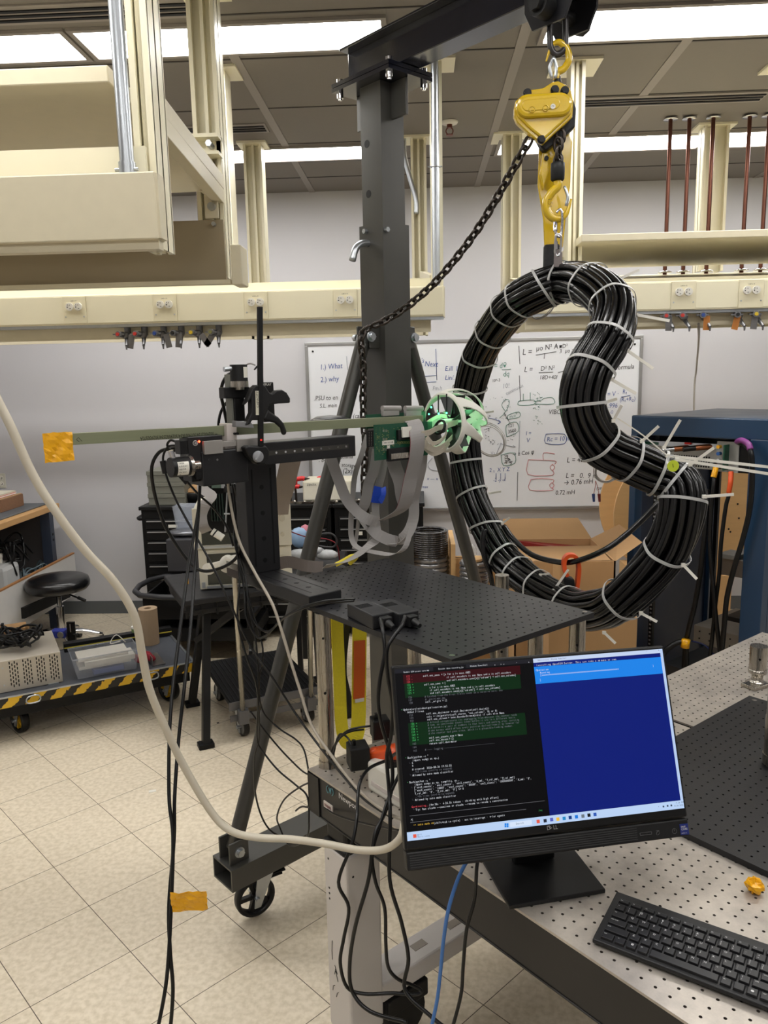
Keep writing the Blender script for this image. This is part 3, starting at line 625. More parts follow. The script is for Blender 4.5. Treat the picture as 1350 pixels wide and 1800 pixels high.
mb = MB(); pxprism(mb, [(840+x/6.136, y/6.136) for x, y in stad(525, 1180, 870, 1160, 128, 14)], -.034, -.012); part('gear_dome', mb, m_yel, HO, bev=.009)
st = MB()
pxprism(st, [(840+x/6.136, y/6.136) for x, y in stad(520, 1185, 800, 1160, 62)], -.036, -.030)
part('raised_pad', st, m_yel, HO, bev=.002)
st = MB()
for x, y in ((585, 1180), (730, 1165)):
    c = H(840+x/6.136, y/6.136, -.036); st.torus(c, .007, .0015, (0, 1, 0), 16, 6)
part('pad_rings', st, m_yel, HO)
c = H(972, 187, -.037); part('round_sticker', MB().cyl(c, c+V((0, -.001, 0)), .0065, n=16), m_white, HO)
tx = MB(); text(tx, 'CE', frame(c+V((-.004, -.0015, -.002)), (1, 0, 0), z=(0, -1, 0)), .006); part('sticker_print', tx, m_dark, HO)
for x, y in ((532, 1008), (828, 972), (935, 982), (683, 1508)):
    c = H(840+x/6.136, y/6.136, -.012); part('bolt', MB().cyl(c, c+V((0, -.012, 0)), .009, n=6).cyl(c, c+V((0, -.005, 0)), .011, n=14), m_blackp, HO)
mb = MB(); pxprism(mb, hpoly([(860, 890), (990, 985), (1040, 1040), (1072, 1150), (1060, 1350), (1000, 1400), (930, 1470), (760, 1600), (725, 1608), (690, 1570), (600, 1400), (700, 1000)], 6.136, 840, 0), .012, .045)
part('brake_cover', mb, m_blackp, HO, bev=.004)
mb = MB(); pxprism(mb, [(952, 250), (1003, 215), (1012, 240), (1008, 320), (1004, 345), (996, 420), (995, 430), (962, 430), (960, 380), (950, 320)], .045, .056)
lv = part('lever', mb, m_yel, HO, bev=.003)
mb = MB(); pxprism(mb, [(957, 262), (968, 262), (968, 300), (958, 330), (952, 300)], .03, .046); part('lever_boss', mb, m_yel, lv, bev=.004)
c = H(960, 279, .03); part('lever_bolt', MB().cyl(c, c+V((0, -.008, 0)), .006, n=10), m_blackp, lv)
mb = MB(); pxprism(mb, [(961, 425), (989, 423), (989, 474), (960, 474)], .04, .062); part('grip', mb, mat('knurled_grip', (18, 18, 20), .6, 0, .1, bump=.6, bs=350), lv, bev=.006)
def hook(pts, r0_, name, lab=None, d=0):
    P = [H(x, y, d) for x, y in pts]
    return part(name, MB().tube(P, lambda t: r0_*(1-.1*t if t < .6 else max(.25, .94-(t-.6)*1.9)), 14, sub=6), m_yel, HO, label=lab)
part('hook_neck', MB().cyl(H(980, 150), H(980, 135), .011, .008, n=16), m_blackp, HO)
hk = hook([(979, 140), (979, 128), (992, 120), (1000, 104), (996, 86), (984, 75), (972, 78), (965, 92), (960, 108)], .0095, 'top_hook', 'upper yellow hook around the shackle')
part('latch', MB().tube([H(970, 138, -.01), H(966, 118, -.012), H(973, 100, -.012)], .004, 8, sub=3).tube([H(976, 138, -.01), H(978, 118, -.012), H(973, 100, -.012)], .004, 8, sub=3), m_galv, hk)
hk = hook([(980, 318), (980, 328), (970, 338), (961, 352), (961, 370), (970, 382), (982, 385), (994, 378), (1000, 364), (1004, 350)], .0115, 'load_hook', 'lower yellow hook marked 1.5t', d=-.01)
tx = MB(); text(tx, '1.5t', frame(H(963, 348, -.0235), (.12, 0, -1), z=(0, -1, 0)), .016); part('capacity_mark', tx, mat('stamped_yellow', (140, 110, 10), .5), hk)
part('latch', MB().tube([H(992, 328, -.01), H(998, 345, -.014), H(995, 362, -.012)], .004, 8, sub=3), m_galv, hk)
part('swivel_sleeve', MB().lathe([(.002, .0), (.015, .0), (.018, .004), (.0185, .03), (.018, .044), (.014, .047), (.002, .047)], H(980, 318, -.01)), m_blackp, HO)
# link mesh shared by all chain links
def link_mesh(L, Wd, r):
    m = MB(); P = []
    for i in range(6): a = -math.pi/2+math.pi*i/5; P.append(V((L/2-Wd/2+Wd/2*math.cos(a)*1, Wd/2*math.sin(a), 0)))
    for i in range(6): a = math.pi/2+math.pi*i/5; P.append(V((-L/2+Wd/2+Wd/2*math.cos(a), Wd/2*math.sin(a), 0)))
    m.tube(P, r, 7, closed=True); return mesh_of(m, 'link', m_iron)
def chain(root, pts, pitch, me, ph=0):
    P = cr_spline(pts, 14); acc = 0; out = [P[0]]; 
    for a, b in zip(P[:-1], P[1:]):
        L = (b-a).length; pos = 0
        while acc+L-pos >= pitch:
            pos += pitch-acc; acc = 0; out.append(a+(b-a)*(pos/L))
        acc += L-pos
    for i in range(len(out)-1):
        a, b = out[i], out[i+1]; dd = b-a; F = frame((a+b)/2, dd, z=(0, -1, .01) if abs(dd.normalized().y) < .9 else (0, 0, 1)) @ Matrix.Rotation(math.radians(35 + 90*((i+ph) % 2)), 4, 'X')
        o = bpy.data.objects.new('link', me); C.objects.link(o); o.parent = root
        Mw = Matrix.Translation(root.location); o.matrix_basis = Mw.inverted() @ F
LM = link_mesh(.036, .0215, .0044)
chain(HO, [H(981, 246, -.01), H(982, 270, -.01), H(980, 296, -.01)], .022, LM)
chain(HO, [H(985, 232, .0), H(986, 262, .0)], .022, LM)
lk = V((-.185, 2.60, 0))
CH_ = thing('lifting_chain', 'dark steel chain sagging from the yellow hoist to the crane post and hanging down', 'chain', H(930, 246))
pts = [H(932, 243, .01), aY(905, 292, 2.27), aY(872, 350, 2.33), aY(838, 405, 2.39), aY(800, 456, 2.45), aY(760, 501, 2.50), aY(718, 537, 2.54), aY(680, 562, 2.565), aY(650, 576, 2.575)]
chain(CH_, pts, .0265, LM)
pts = [aY(650, 576, 2.575), aY(637, 584, 2.56), aY(634, 600, 2.56), aY(637, 625, 2.58), aY(639, 660, 2.60), aY(638, 700, 2.60), aY(640, 745, 2.60), aY(642, 790, 2.60), aY(640, 835, 2.60), aY(641, 880, 2.61), aY(646, 920, 2.61)]
chain(CH_, pts, .0265, LM, 1)
QL = thing('quick_link', 'bright carabiner linking the lower yellow hook to a steel tag above the coil', 'carabiner', H(982, 400))
part('upper_link', MB().tube([H(978, 374, -.02), H(984, 368, -.02), H(988, 376, -.02), H(987, 408, -.02), H(983, 416, -.02), H(977, 410, -.02), H(976, 400, -.02), H(975, 384, .012)], .0036, 10, sub=5), m_chrome, QL)
part('link_nut', MB().cyl(H(976, 388, -.01), H(976, 406, -.015), .006, n=6), m_chrome, QL)
part('lower_link', MB().tube([H(979, 412, -.02), H(986, 416, -.02), H(985, 440, -.01), H(981, 450, -.01), H(976, 444, -.01), H(977, 418, -.02)], .0035, 10, closed=True, sub=5), m_chrome, QL)
part('link_nut', MB().cyl(H(977, 424, -.018), H(977, 438, -.016), .0055, n=6), m_chrome, QL)
mb = MB(); pxprism(mb, [(973, 446), (977, 440), (983, 439), (987, 446), (987, 470), (972, 470)], -.012, -.009); part('steel_tag', mb, mat('tag_steel', (120, 112, 110), .4, .7), QL)

# ================================================================ CABLE COIL
D_ = .105
path = [(990, 496, 2.27), (957, 506, 2.28), (922, 523, 2.32), (896, 543, 2.42), (865, 586, 2.54), (844, 625, 2.64), (826, 682, 2.72), (815, 745, 2.76), (818, 809, 2.76), (830, 871, 2.72), (855, 929, 2.66), (883, 979, 2.58), (912, 1008, 2.50), (956, 1040, 2.37), (1012, 1070, 2.20), (1050, 1072, 2.08),
        (1092, 1055, 1.98), (1172, 970, 1.92), (1200, 882, 1.90), (1190, 845, 1.92), (1155, 832, 1.94), (1106, 808, 1.93), (1052, 778, 1.91), (1023, 715, 1.90), (1037, 650, 1.90), (1070, 595, 1.92), (1078, 540, 2.0), (1035, 500, 2.12)]
CP = cr_spline([aY(*p) for p in path], 8, True)
# even spacing
def resample(P, n):
    P = P+[P[0]]; cum = [0]
    for a, b in zip(P[:-1], P[1:]): cum.append(cum[-1]+(b-a).length)
    out = []; j = 0
    for i in range(n):
        t = cum[-1]*i/n
        while cum[j+1] < t: j += 1
        out.append(P[j].lerp(P[j+1], (t-cum[j])/(cum[j+1]-cum[j]))) 
    return out
NC = 220; CP = resample(CP, NC)
for _ in range(2): CP = [(CP[i-1]+CP[i]*2+CP[(i+1) % NC])/4 for i in range(NC)]
Tn = [(CP[(i+1) % NC]-CP[i-1]).normalized() for i in range(NC)]
ctr = sum(CP, V())/NC
N1 = []; n_ = Tn[0].orthogonal()
for i in range(NC): n_ = (n_-Tn[i]*n_.dot(Tn[i])).normalized(); N1.append(n_.copy())
nf = (N1[-1]-Tn[0]*N1[-1].dot(Tn[0])).normalized(); ang = math.atan2(Tn[0].dot(N1[0].cross(nf)), N1[0].dot(nf))
FR = []
for i in range(NC):
    a = -ang*i/NC; n2 = N1[i]*math.cos(a)+Tn[i].cross(N1[i])*math.sin(a); FR.append((n2, Tn[i].cross(n2)))
COIL = thing('cable_coil', 'big bent loop of bundled black cables banded with white cable ties, hanging from the hoist', 'cable coil', ctr)
ro = .0475; wr = .0092
lay = [(ro-wr*.2, 15, .0092), (ro-wr*2.1, 9, .009), (.011, 4, .008)]
m_sheath = mat('black_cable_sheath', (7, 7, 8), .24, 0, .2, 40, spec=.55, bump=.05, bs=60)
for R_, n, r_ in lay:
    for q in range(n):
        a0 = 6.28318*q/n+rnd.random()*.1; ph = rnd.random()*6.28; am = rnd.uniform(.02, .1); P = []
        for i in range(NC):
            t = 6.28318*i/NC; a = a0+am*math.sin(3*t+ph)+.12*math.sin(2*t)+.03*math.sin(9*t+ph*2); rr = R_*(1+.035*math.sin(5*t+ph*3)+.05*math.sin(t*11+ph) * (1 if n == 15 else 0))
            P.append(CP[i]+FR[i][0]*rr*math.cos(a)+FR[i][1]*rr*math.sin(a))
        part('cable_strand', MB().tube(P, r_, 8, closed=True), m_sheath, COIL)
def near_i(x, y, Y): 
    p = aY(x, y, Y); return min(range(NC), key=lambda i: (CP[i]-p).length)
ties = [(990, 496), (957, 506), (922, 523), (896, 543), (865, 586), (844, 625), (826, 682), (818, 809), (830, 871), (855, 929), (883, 979), (912, 1008), (945, 1032), (1000, 1062), (1092, 1055), (1172, 970), (1200, 882), (1190, 843), (1155, 832), (1106, 808), (1052, 778), (1023, 715), (1037, 650), (1070, 595), (1078, 540), (1035, 500)]
for x, y in ties:
    i = min(range(NC), key=lambda q: ((EYE+(CP[q]-EYE)) - EYE).length*0 + ((lambda d: ((675+FPX*d.dot(CR)/d.dot(fwd))-x)**2+((900-FPX*d.dot(CU)/d.dot(fwd))-y)**2)(CP[q]-EYE)))
    tl = rnd.uniform(-.25, .25); n1, n2 = FR[i]; P = []; m = MB()
    for kq in range(40):
        a = 6.28318*kq/40; rr = ro+wr+.0012+.0012*math.sin(6*a+x)
        P.append(CP[i]+n1*rr*math.cos(a)+n2*rr*math.sin(a)+Tn[i]*(tl*rr*math.cos(a+1)))
    vs = []
    for j, p in enumerate(P):
        o_ = (p-CP[i]).normalized(); 
        for s, u_ in ((-.0036, 0), (.0036, 0), (.0036, .0016), (-.0036, .0016)): vs.append(p+Tn[i]*s+o_*u_)
    fs = []
    for j in range(40):
        for kk in range(4): fs.append((4*j+kk, 4*j+(kk+1) % 4, 4*((j+1) % 40)+(kk+1) % 4, 4*((j+1) % 40)+kk))
    m.add(vs, fs, False); part('cable_tie', m, m_tie, COIL)
tails = [((1118, 553), (1177, 564), 1.97), ((1103, 616), (1148, 648), 1.90), ((1075, 667), (1118, 692), 1.88), ((1061, 708), (1085, 701), 1.88), ((1078, 740), (1093, 712), 1.88), ((1085, 492), (1124, 474), 2.05), ((1128, 776), (1158, 749), 1.9), ((1167, 787), (1196, 738), 1.9),
         ((1213, 817), (1255, 787), 1.88), ((1173, 801), (1352, 821), 1.88), ((1190, 808), (1352, 833), 1.86), ((1238, 873), (1290, 869), 1.85), ((1201, 993), (1225, 1018), 1.86), ((1127, 1078), (1155, 1093), 1.9), ((1062, 1112), (1082, 1131), 1.98), ((883, 920), (896, 910), 2.6), ((950, 1011), (966, 1008), 2.38), ((973, 1038), (999, 1001), 2.28), ((850, 726), (868, 723), 2.75), ((861, 867), (881, 864), 2.7)]
for (x0, y0), (x1, y1), Y in tails:
    a, b = aY(x0, y0, Y), aY(x1, y1, Y-.01); hd = (b-a).normalized()
    part('tie_tail', MB().beam(a, b, .0016, .0068, up=hd.cross(V((0, 1, 0)))).box(a, (.009, .007, .008)), m_white, COIL)
part('tie_tail', MB().strip([aY(1085, 735, 1.88), aY(1130, 765, 1.87), aY(1173, 801, 1.88)], (0, 0, 1), .003, .001), m_white, COIL)
t = thing('round_tag', 'lime green round tag marked 1 wired to the coil', 'tag', aY(1183, 819, 1.84))
c = aY(1183, 819, 1.845)
part('disc', MB().cyl(c, c+V((0, -.0015, 0)), .0135, n=28), mat('lime_plastic', (190, 205, 50), .45), t)
tx = MB(); text(tx, '1', frame(c+V((-.003, -.0022, -.004)), (1, 0, .2), z=(0, -1, 0)), .013); part('number', tx, m_dark, t)
part('wire', MB().torus(aY(1180, 806, 1.845), .008, .0007, (0, 1, .2)), m_galv, t)
# thin sense wire loops
def loops(x, y, Y, R, n, lab, ax=(0, 1, 0), sc=1.2, wires=False):
    m = MB(); c = aY(x, y, Y)
    for i in range(n):
        m.torus(c+V((rnd.uniform(-.004, .004), rnd.uniform(-.006, .006), rnd.uniform(-.004, .004))), R*rnd.uniform(.93, 1.06), .0011, V(ax)+V((rnd.uniform(-.12, .12), 0, rnd.uniform(-.12, .12))), 36, 5, sc=sc)
    return solo('wire_loop', m, mat('silver_wire', (170, 165, 158), .35, .6), lab, 'wire loop', group='thin wire loops on the coil')
loops(860, 774, 2.80, .05, 6, 'coil of thin silver wire right of the white lattice ball', (.3, 1, 0), 1.25)
loops(955, 541, 2.36, .04, 5, 'coil of thin silver wire under the top of the black cable loop', (.2, 1, .3), .6)
loops(1068, 826, 2.02, .035, 6, 'coil of thin wire below the inner bend of the black cable loop', (.1, 1, .2), .9)
for x0, x1, c_, n_ in ((1049, 1043, (40, 60, 110), 'blue'), (1049, 1053, (120, 40, 35), 'dark red')):
    t = thing('test_lead', 'thin lead ending in a '+n_+' connector below the inner bend of the coil', 'lead', aY(x1, 880, 2.02))
    part('wire', MB().tube([aY(1047, 845, 2.02), aY((x0+x1)/2, 858, 2.02), aY(x1, 870, 2.02)], .0008, 5, sub=3), mat('red_wire', (160, 70, 60), .5), t)
    part('connector', MB().cyl(aY(x1, 868, 2.02), aY(x1+1, 882, 2.02), .0042, .003, n=8), mat('conn_'+n_[:4], c_, .4), t)
def cable(name, label, pts, r, m, cat='cable', group=None, sub=6, n=9):
    return solo(name, MB().tube([aY(*p) for p in pts], r, n, sub=sub), m, label, cat, group)
cable('power_cable', 'thick black cable drooping from the coil to the blue rack through the orange clamp', [(886, 925, 2.62), (905, 950, 2.56), (935, 975, 2.46), (975, 987, 2.36), (1010, 987, 2.3), (1060, 968, 2.25), (1100, 940, 2.25), (1135, 908, 2.25), (1160, 880, 2.25), (1172, 850, 2.3)], .0088, m_sheath)
cable('power_cable', 'thick black cable hanging straight down beside the lower left of the coil', [(852, 930, 2.57), (848, 955, 2.56), (853, 985, 2.55), (862, 1010, 2.55), (870, 1060, 2.6), (880, 1130, 2.7)], .0088, m_sheath)
t = thing('clamp_meter', 'orange jawed clamp meter gripping the drooping black cable', 'clamp meter', aY(1003, 1052, 2.3))
m_or = mat('orange_plastic', (222, 84, 32), .4, 0, .04)
YC = 2.31
part('jaw', MB().strip([aY(997, 1012, YC), aY(992, 1000, YC), aY(992, 984, YC), (aY(1000, 976, YC)), aY(1012, 979, YC), aY(1017, 995, YC), aY(1016, 1015, YC), aY(1014, 1030, YC), aY(1012, 1048, YC)], (0, 1, 0), .026, .011), m_or, t)
mb = MB(); a_ = [aY(x, y, YC) for x, y in ((990, 1012), (1008, 1016), (1010, 1050), (1002, 1056), (988, 1048))]; n = len(a_)
mb.add([p+V((0, -.018, 0)) for p in a_]+[p+V((0, .018, 0)) for p in a_], [tuple(range(n-1, -1, -1)), tuple(range(n, 2*n))]+[(i, (i+1) % n, n+(i+1) % n, n+i) for i in range(n)])
part('body', mb, m_blackp, t, bev=.004)
part('trigger', MB().box(aY(1012, 1044, YC-.02), (.02, .02, .02)), m_blackp, t, bev=.003)
# ================================================================ OPTICAL TABLES
def metal_top(name, c1, c2, rough, metal, vs):
    m = mat(name, c1, rough, metal, .0, vs); nt = m.node_tree; b = nt.nodes['Principled BSDF']
    tc = nt.nodes.new('ShaderNodeTexCoord'); n = nt.nodes.new('ShaderNodeTexNoise'); n.inputs['Scale'].default_value = 7; n.inputs['Detail'].default_value = 9; n.inputs['Roughness'].default_value = .7; nt.links.new(tc.outputs['Object'], n.inputs['Vector'])
    cr = nt.nodes.new('ShaderNodeValToRGB'); nt.links.new(n.outputs['Fac'], cr.inputs[0]); cr.color_ramp.elements[0].position = .35; cr.color_ramp.elements[0].color = lin(c1)+(1,); cr.color_ramp.elements[1].position = .65; cr.color_ramp.elements[1].color = lin(c2)+(1,)
    nt.links.new(cr.outputs[0], b.inputs['Base Color']); return m
m_ttop = metal_top('worn_steel_top', (156, 149, 141), (196, 188, 177), .36, .42, 9)
m_bb = mat('breadboard_black', (24, 24, 27), .42, .1, .2, 14, bump=.06, bs=300)
m_hole = mat('threaded_hole', (96, 90, 84), .35, .8, .1)
m_skin = mat('table_side_black', (26, 24, 24), .45, 0, .12, 12)
def holeplate(root, M, a0, a1, b0, b1, z1, th, m, pitch=.0254, hr=.0029, off=(.5, .5), name='top', plainb=None, dark=False):
    """flat plate with a real drilled hole in every cell; the rim outside the cells is plain"""
    na = int((a1-a0)/pitch+1e-6); nb = int((b1-b0)/pitch+1e-6)
    ea = (a1-a0-na*pitch)/2; eb = (b1-b0-nb*pitch)/2
    vs = []; fs = []; ws = []; wf = []
    oc = [(math.cos(math.pi/8+k*math.pi/4), math.sin(math.pi/8+k*math.pi/4)) for k in range(8)]
    for i in range(na):
        for j in range(nb):
            x0 = a0+ea+i*pitch; y0 = b0+eb+j*pitch; cx = x0+pitch/2; cy = y0+pitch/2; k = len(vs); h = pitch/2
            vs += [(cx+h, cy+h, z1), (cx-h, cy+h, z1), (cx-h, cy-h, z1), (cx+h, cy-h, z1)] + [(cx+hr*x, cy+hr*y, z1) for x, y in oc]
            # corners 0:(+,+) 1:(-,+) 2:(-,-) 3:(+,-); octagon k=0..7 from 22.5deg
            fs += [(k+0, k+1, k+6, k+5), (k+1, k+7, k+6), (k+1, k+2, k+8, k+7), (k+2, k+9, k+8), (k+2, k+3, k+10, k+9), (k+3, k+11, k+10), (k+3, k+0, k+4, k+11), (k+0, k+5, k+4)]
            q = len(ws); ws += [(cx+hr*x, cy+hr*y, z1) for x, y in oc]+[(cx+hr*x, cy+hr*y, z1-.008) for x, y in oc]
            wf += [(q+t, q+8+t, q+8+(t+1) % 8, q+(t+1) % 8) for t in range(8)]+[tuple(range(q+15, q+7, -1))]
    mb = MB(M); mb.add(vs, [tuple(reversed(f)) if False else f for f in fs])
    A0, A1, Bb0, Bb1 = a0+ea, a0+ea+na*pitch, b0+eb, b0+eb+nb*pitch
    rim = [(a0, b0), (a1, b0), (a1, b1), (a0, b1)]; inn = [(A0, Bb0), (A1, Bb0), (A1, Bb1), (A0, Bb1)]
    v2 = [(x, y, z1) for x, y in rim+inn]+[(x, y, z1-th) for x, y in rim]
    mb.add(v2, [(0, 1, 5, 4), (1, 2, 6, 5), (2, 3, 7, 6), (3, 0, 4, 7), (8, 9, 1, 0), (9, 10, 2, 1), (10, 11, 3, 2), (11, 8, 0, 3), (11, 10, 9, 8)])
    t = part(name, mb, m, root); h = part('threaded_holes', MB(M).add(ws, wf), m_dark if dark else m_hole, t, kind='stuff'); return t
OT = thing('optical_table', 'big steel optical table with drilled top and black side, under the monitor', 'optical table', TC, math.radians(-48.5))
holeplate(OT, TM, 0, 1.3, 0, .914, ZT, .005, m_ttop, name='table_top')
part('table_top', MB(TM).bb((1.3, 0, ZT-.005), (2.0, .914, ZT)), m_ttop, OT)
part('side_skin', MB(TM).bb((.002, .002, ZT-.11), (1.998, .012, ZT-.005)).bb((.002, .902, ZT-.11), (1.998, .912, ZT-.005)).bb((.002, .012, ZT-.11), (.012, .902, ZT-.005)).bb((1.988, .012, ZT-.11), (1.998, .902, ZT-.005)).bb((.0, 0, ZT-.114), (2.0, .914, ZT-.11)), m_skin, OT, bev=.001)
part('corner_cap', MB(TM).bb((-.002, -.002, ZT-.112), (.045, .004, ZT-.008)).bb((-.002, -.002, ZT-.112), (.004, .3, ZT-.008)), m_black, OT)
m_leg = mat('white_leg_paint', (205, 200, 196), .4, 0, .05, 6)
def tleg(a, b):
    l = part('leg', MB(TM).bb((a, b, .10), (a+.095, b+.105, .615)), m_leg, OT, bev=.006)
    part('bolt_holes', MB(TM).cyl((a+.02, b-.0005, .58), (a+.02, b+.002, .58), .003).cyl((a+.02, b-.0005, .50), (a+.02, b+.002, .50), .003).cyl((a+.02, b-.0005, .485), (a+.02, b+.002, .485), .003).cyl((a+.02, b-.0005, .47), (a+.02, b+.002, .47), .003).cyl((a+.0955, b+.02, .56), (a+.094, b+.02, .56), .003), m_dark, l)
    part('isolator_pad', MB(TM).bb((a-.005, b+.0, .61), (a+.09, b+.10, .628)).bb((a+.0, b+.01, .628), (a+.08, b+.09, ZT-.112)), m_blackp, l, bev=.008)
    part('foot', MB(TM).cyl((a+.05, b+.06, 0), (a+.05, b+.06, .03), .035, n=20).cyl((a+.05, b+.06, .03), (a+.05, b+.06, .1), .012), m_black, l)
    return l
L_ = tleg(.055, .0); tleg(.055, .80); tleg(1.6, 0); tleg(1.6, .80)
tx = MB(TM)
for pts in ([(.078, .30), (.077, .325), (.08, .355)], [(.085, .262), (.092, .285)], [(.1, .25), (.09, .275), (.098, .27), (.088, .29)], [(.075, .21), (.078, .225), (.085, .23)], [(.09, .2), (.095, .215), (.1, .22)]):
    tx.tube([(a, -.0008, z) for a, z in pts], .0007, 4)
part('pencil_marks', tx, m_dark, L_)
part('tie_bar', MB(TM).bb((.055, .105, .155), (.145, .80, .21)), m_leg, OT, bev=.006)
part('tie_bar', MB(TM).bb((.155, .02, .155), (1.6, .08, .21)) if False else MB(TM).bb((1.6, .105, .155), (1.69, .8, .21)), m_leg, OT, bev=.006)
part('corner_gusset', MB(TM).prism([(.105, .21), (.2, .155), (.105, .06)], .06, M=TR(.06, 0, 0) @ Matrix(((0, 0, 1, 0), (1, 0, 0, 0), (0, 1, 0, 0), (0, 0, 0, 1)))), m_leg, OT, bev=.002)
for b in (.25, .38): part('worn_sticker', MB(TM).bb((.085, b, .2095), (.11, b+.045, .2112)), mat('grey_sticker', (150, 142, 132), .6), OT)
part('table_caster', MB(TM).cyl((.10, .19, .07), (.14, .19, .07), .065, n=26).bb((.09, .12, .1), (.15, .26, .15)), m_blackp, OT, bev=.004)
# maker lettering on the side
def side_at(x, y): 
    p = aP(x, y, TC, W); r = p-TC; return r.dot(U), p.z
lg = MB(TM); lw = MB(TM)
a1, z1 = side_at(593, 1391); a2, z2 = side_at(628, 1420)
Mx = TM @ Matrix(((1, 0, 0, 0), (0, 0, 1, -.0012+.0), (0, 1, 0, 0), (0, 0, 0, 1)))
def sidetext(mb, s, a, z, h, sx=1):
    text(mb, s, Matrix(((1, 0, 0, a), (0, 0, -1, .0005), (0, 1, 0, z), (0, 0, 0, 1))), h/.7, sx)
a1, z1 = side_at(595, 1404); sidetext(lw, 'Newport', a1, z1+.002, .0155, .95)
ae, ze = side_at(580, 1390)
part('maker_name', lw, mat('print_grey', (225, 225, 222), .5), OT)
for s in (-1, 1): lg.tube([(ae+s*.004+s*.010*math.cos(t), -.0003, ze+.010*math.sin(t)) for t in [(-1.1+2.2*k/10) for k in range(11)]], .0013, 5)
lg.tube([(ae-.004, -.0003, ze-.008), (ae-.004, -.0003, ze+.007), (ae+.004, -.0003, ze-.007), (ae+.004, -.0003, ze+.008)], .0013, 5)
part('maker_emblem', lg, mat('print_teal', (90, 140, 145), .5), OT)
a3, z3 = side_at(569, 1404); z3 -= .012; sk = part('asset_sticker', MB(TM).bb((a3, -.0008, z3-.008), (a3+.036, .003, z3+.008)), mat('sticker_pale', (200, 190, 184), .5), OT)
sb = MB(TM)
for i in range(12): sb.bb((a3+.004+i*.0023, -.0012, z3-.004), (a3+.005+i*.0023, -.0007, z3+.003))
part('bar_code', sb, mat('barcode_red', (110, 50, 50), .5), sk)

OT2 = thing('optical_table', 'second steel optical table behind the gap, carrying the short steel post', 'optical table', tp(.257, .93), math.radians(-48.5))
holeplate(OT2, TM, .257, 1.5, .93, 1.844, ZT, .005, m_ttop, name='table_top')
part('side_skin', MB(TM).bb((.259, .932, ZT-.11), (2.0, 1.842, ZT-.006)), m_skin, OT2)
for a, b in ((.32, 1.0), (.32, 1.7), (1.7, 1.0), (1.7, 1.7)): part('leg', MB(TM).bb((a, b, .0), (a+.095, b+.095, ZT-.11)), m_leg, OT2, bev=.004)

BB1 = thing('breadboard', 'black drilled breadboard raised on steel posts above the optical table', 'breadboard', tp(-.27, .03, 1.193), math.radians(-48.5))
holeplate(BB1, TM, -.273, .489, .030, .487, 1.205, .0127, m_bb, name='plate', hr=.0027, dark=True)
for a, b in ((.474, .045), (.474, .472), (.05, .26)):
    part('cap_screw', MB(TM).cyl((a, b, 1.204), (a, b, 1.2065), .006, n=14), m_chrome, BB1)
def post(a, b, z0, z1, lab, r=.019, name='steel_post'):
    t = thing(name, lab, 'post', tp(a, b, z0))
    c = tp(a, b)
    part('shaft', MB().cyl(c+UP*(z0+.006), c+UP*z1, r, n=28), m_steel, t, bev=.0015)
    part('collar', MB().cyl(c+UP*z0, c+UP*(z0+.018), r+.003, n=28).cyl(c+UP*(z0+(z1-z0)*.62), c+UP*(z0+(z1-z0)*.625), r+.0006, n=28), m_steel, t)
    sgn = (TC-c); dv = (V((0, 0, 0))-V((c.x, c.y, 0))).normalized()
    part('cross_hole', MB().cyl(c+dv*(r-.001)+UP*(z0+(z1-z0)*.5), c+dv*(r+.0006)+UP*(z0+(z1-z0)*.5), .0035, n=12).cyl(c+dv*(r-.001)+UP*(z0+(z1-z0)*.85), c+dv*(r+.0006)+UP*(z0+(z1-z0)*.85), .003, n=12), m_dark, t)
    return t
post(.02, .045, ZT, 1.192, 'tall steel post under the left front corner of the raised breadboard')
post(.463, .46, ZT, 1.192, 'tall steel post under the right corner of the raised breadboard')
post(.03, .33, ZT, 1.192, 'steel post under the breadboard seen just left of the monitor top')
post(.135, .56, ZT, 1.215, 'steel post standing behind the raised breadboard, top just above it')
post(.33, .47, ZT, 1.192, 'steel post under the back edge of the raised breadboard, right of the middle')
post(.47, .06, ZT, 1.192, 'steel post under the front corner of the raised breadboard, hidden by the monitor')

BB2 = thing('breadboard', 'large black drilled breadboard lying on both optical tables at the right', 'breadboard', tp(.519, .432, ZT), math.radians(-48.5))
holeplate(BB2, TM, .519, 1.10, .430, 1.213, .8035, .0127, m_bb, name='plate', hr=.0027, dark=True)
part('cap_screw', MB(TM).cyl((.545, 1.19, .803), (.545, 1.19, .8045), .007, n=14), m_chrome, BB2)
c = tp(.761, .85); t = thing('thick_post', 'thick grey post with polished foot standing on the large breadboard, right edge', 'post', c+UP*.8035)
part('tube', MB().cyl(c+UP*.93, c+UP*1.62, .026, n=32), mat('grey_matte_tube', (128, 126, 124), .4, .5), t)
part('foot', MB().cyl(c+UP*.825, c+UP*.93, .0275, n=32).cyl(c+UP*.81, c+UP*.835, .0295, n=32), m_steel, t, bev=.001)
part('grooved_base', MB().cyl(c+UP*.8036, c+UP*.815, .022, n=32), m_steel, t)
c = tp(.478, 1.344); t = thing('steel_post', 'short stout steel post in a clamping fork on the far table', 'post', c+UP*ZT)
part('shaft', MB().cyl(c+UP*(ZT+.05), c+UP*(ZT+.125), .0255, n=32), m_steel, t, bev=.002)
part('collar', MB().lathe([(.0, .0), (.033, .0), (.033, .006), (.022, .012), (.017, .02), (.017, .034), (.026, .038), (.028, .052), (.0, .052)], c+UP*ZT, n=32), m_steel, t)
part('fork', MB().box(c+UP*(ZT+.006)+V((-.012, -.018, 0)), (.07, .05, .01), rz=.5), m_steel, t, bev=.002)
part('cross_hole', MB().cyl(c+V((-.006, -.0245, ZT+.09)), c+V((-.0065, -.0265, ZT+.09)), .0035, n=12), m_dark, t)
t = thing('tape_ball', 'crumpled ball of yellow tape on the optical table beside the keyboard', 'tape', aZ(1325, 1560, ZT))
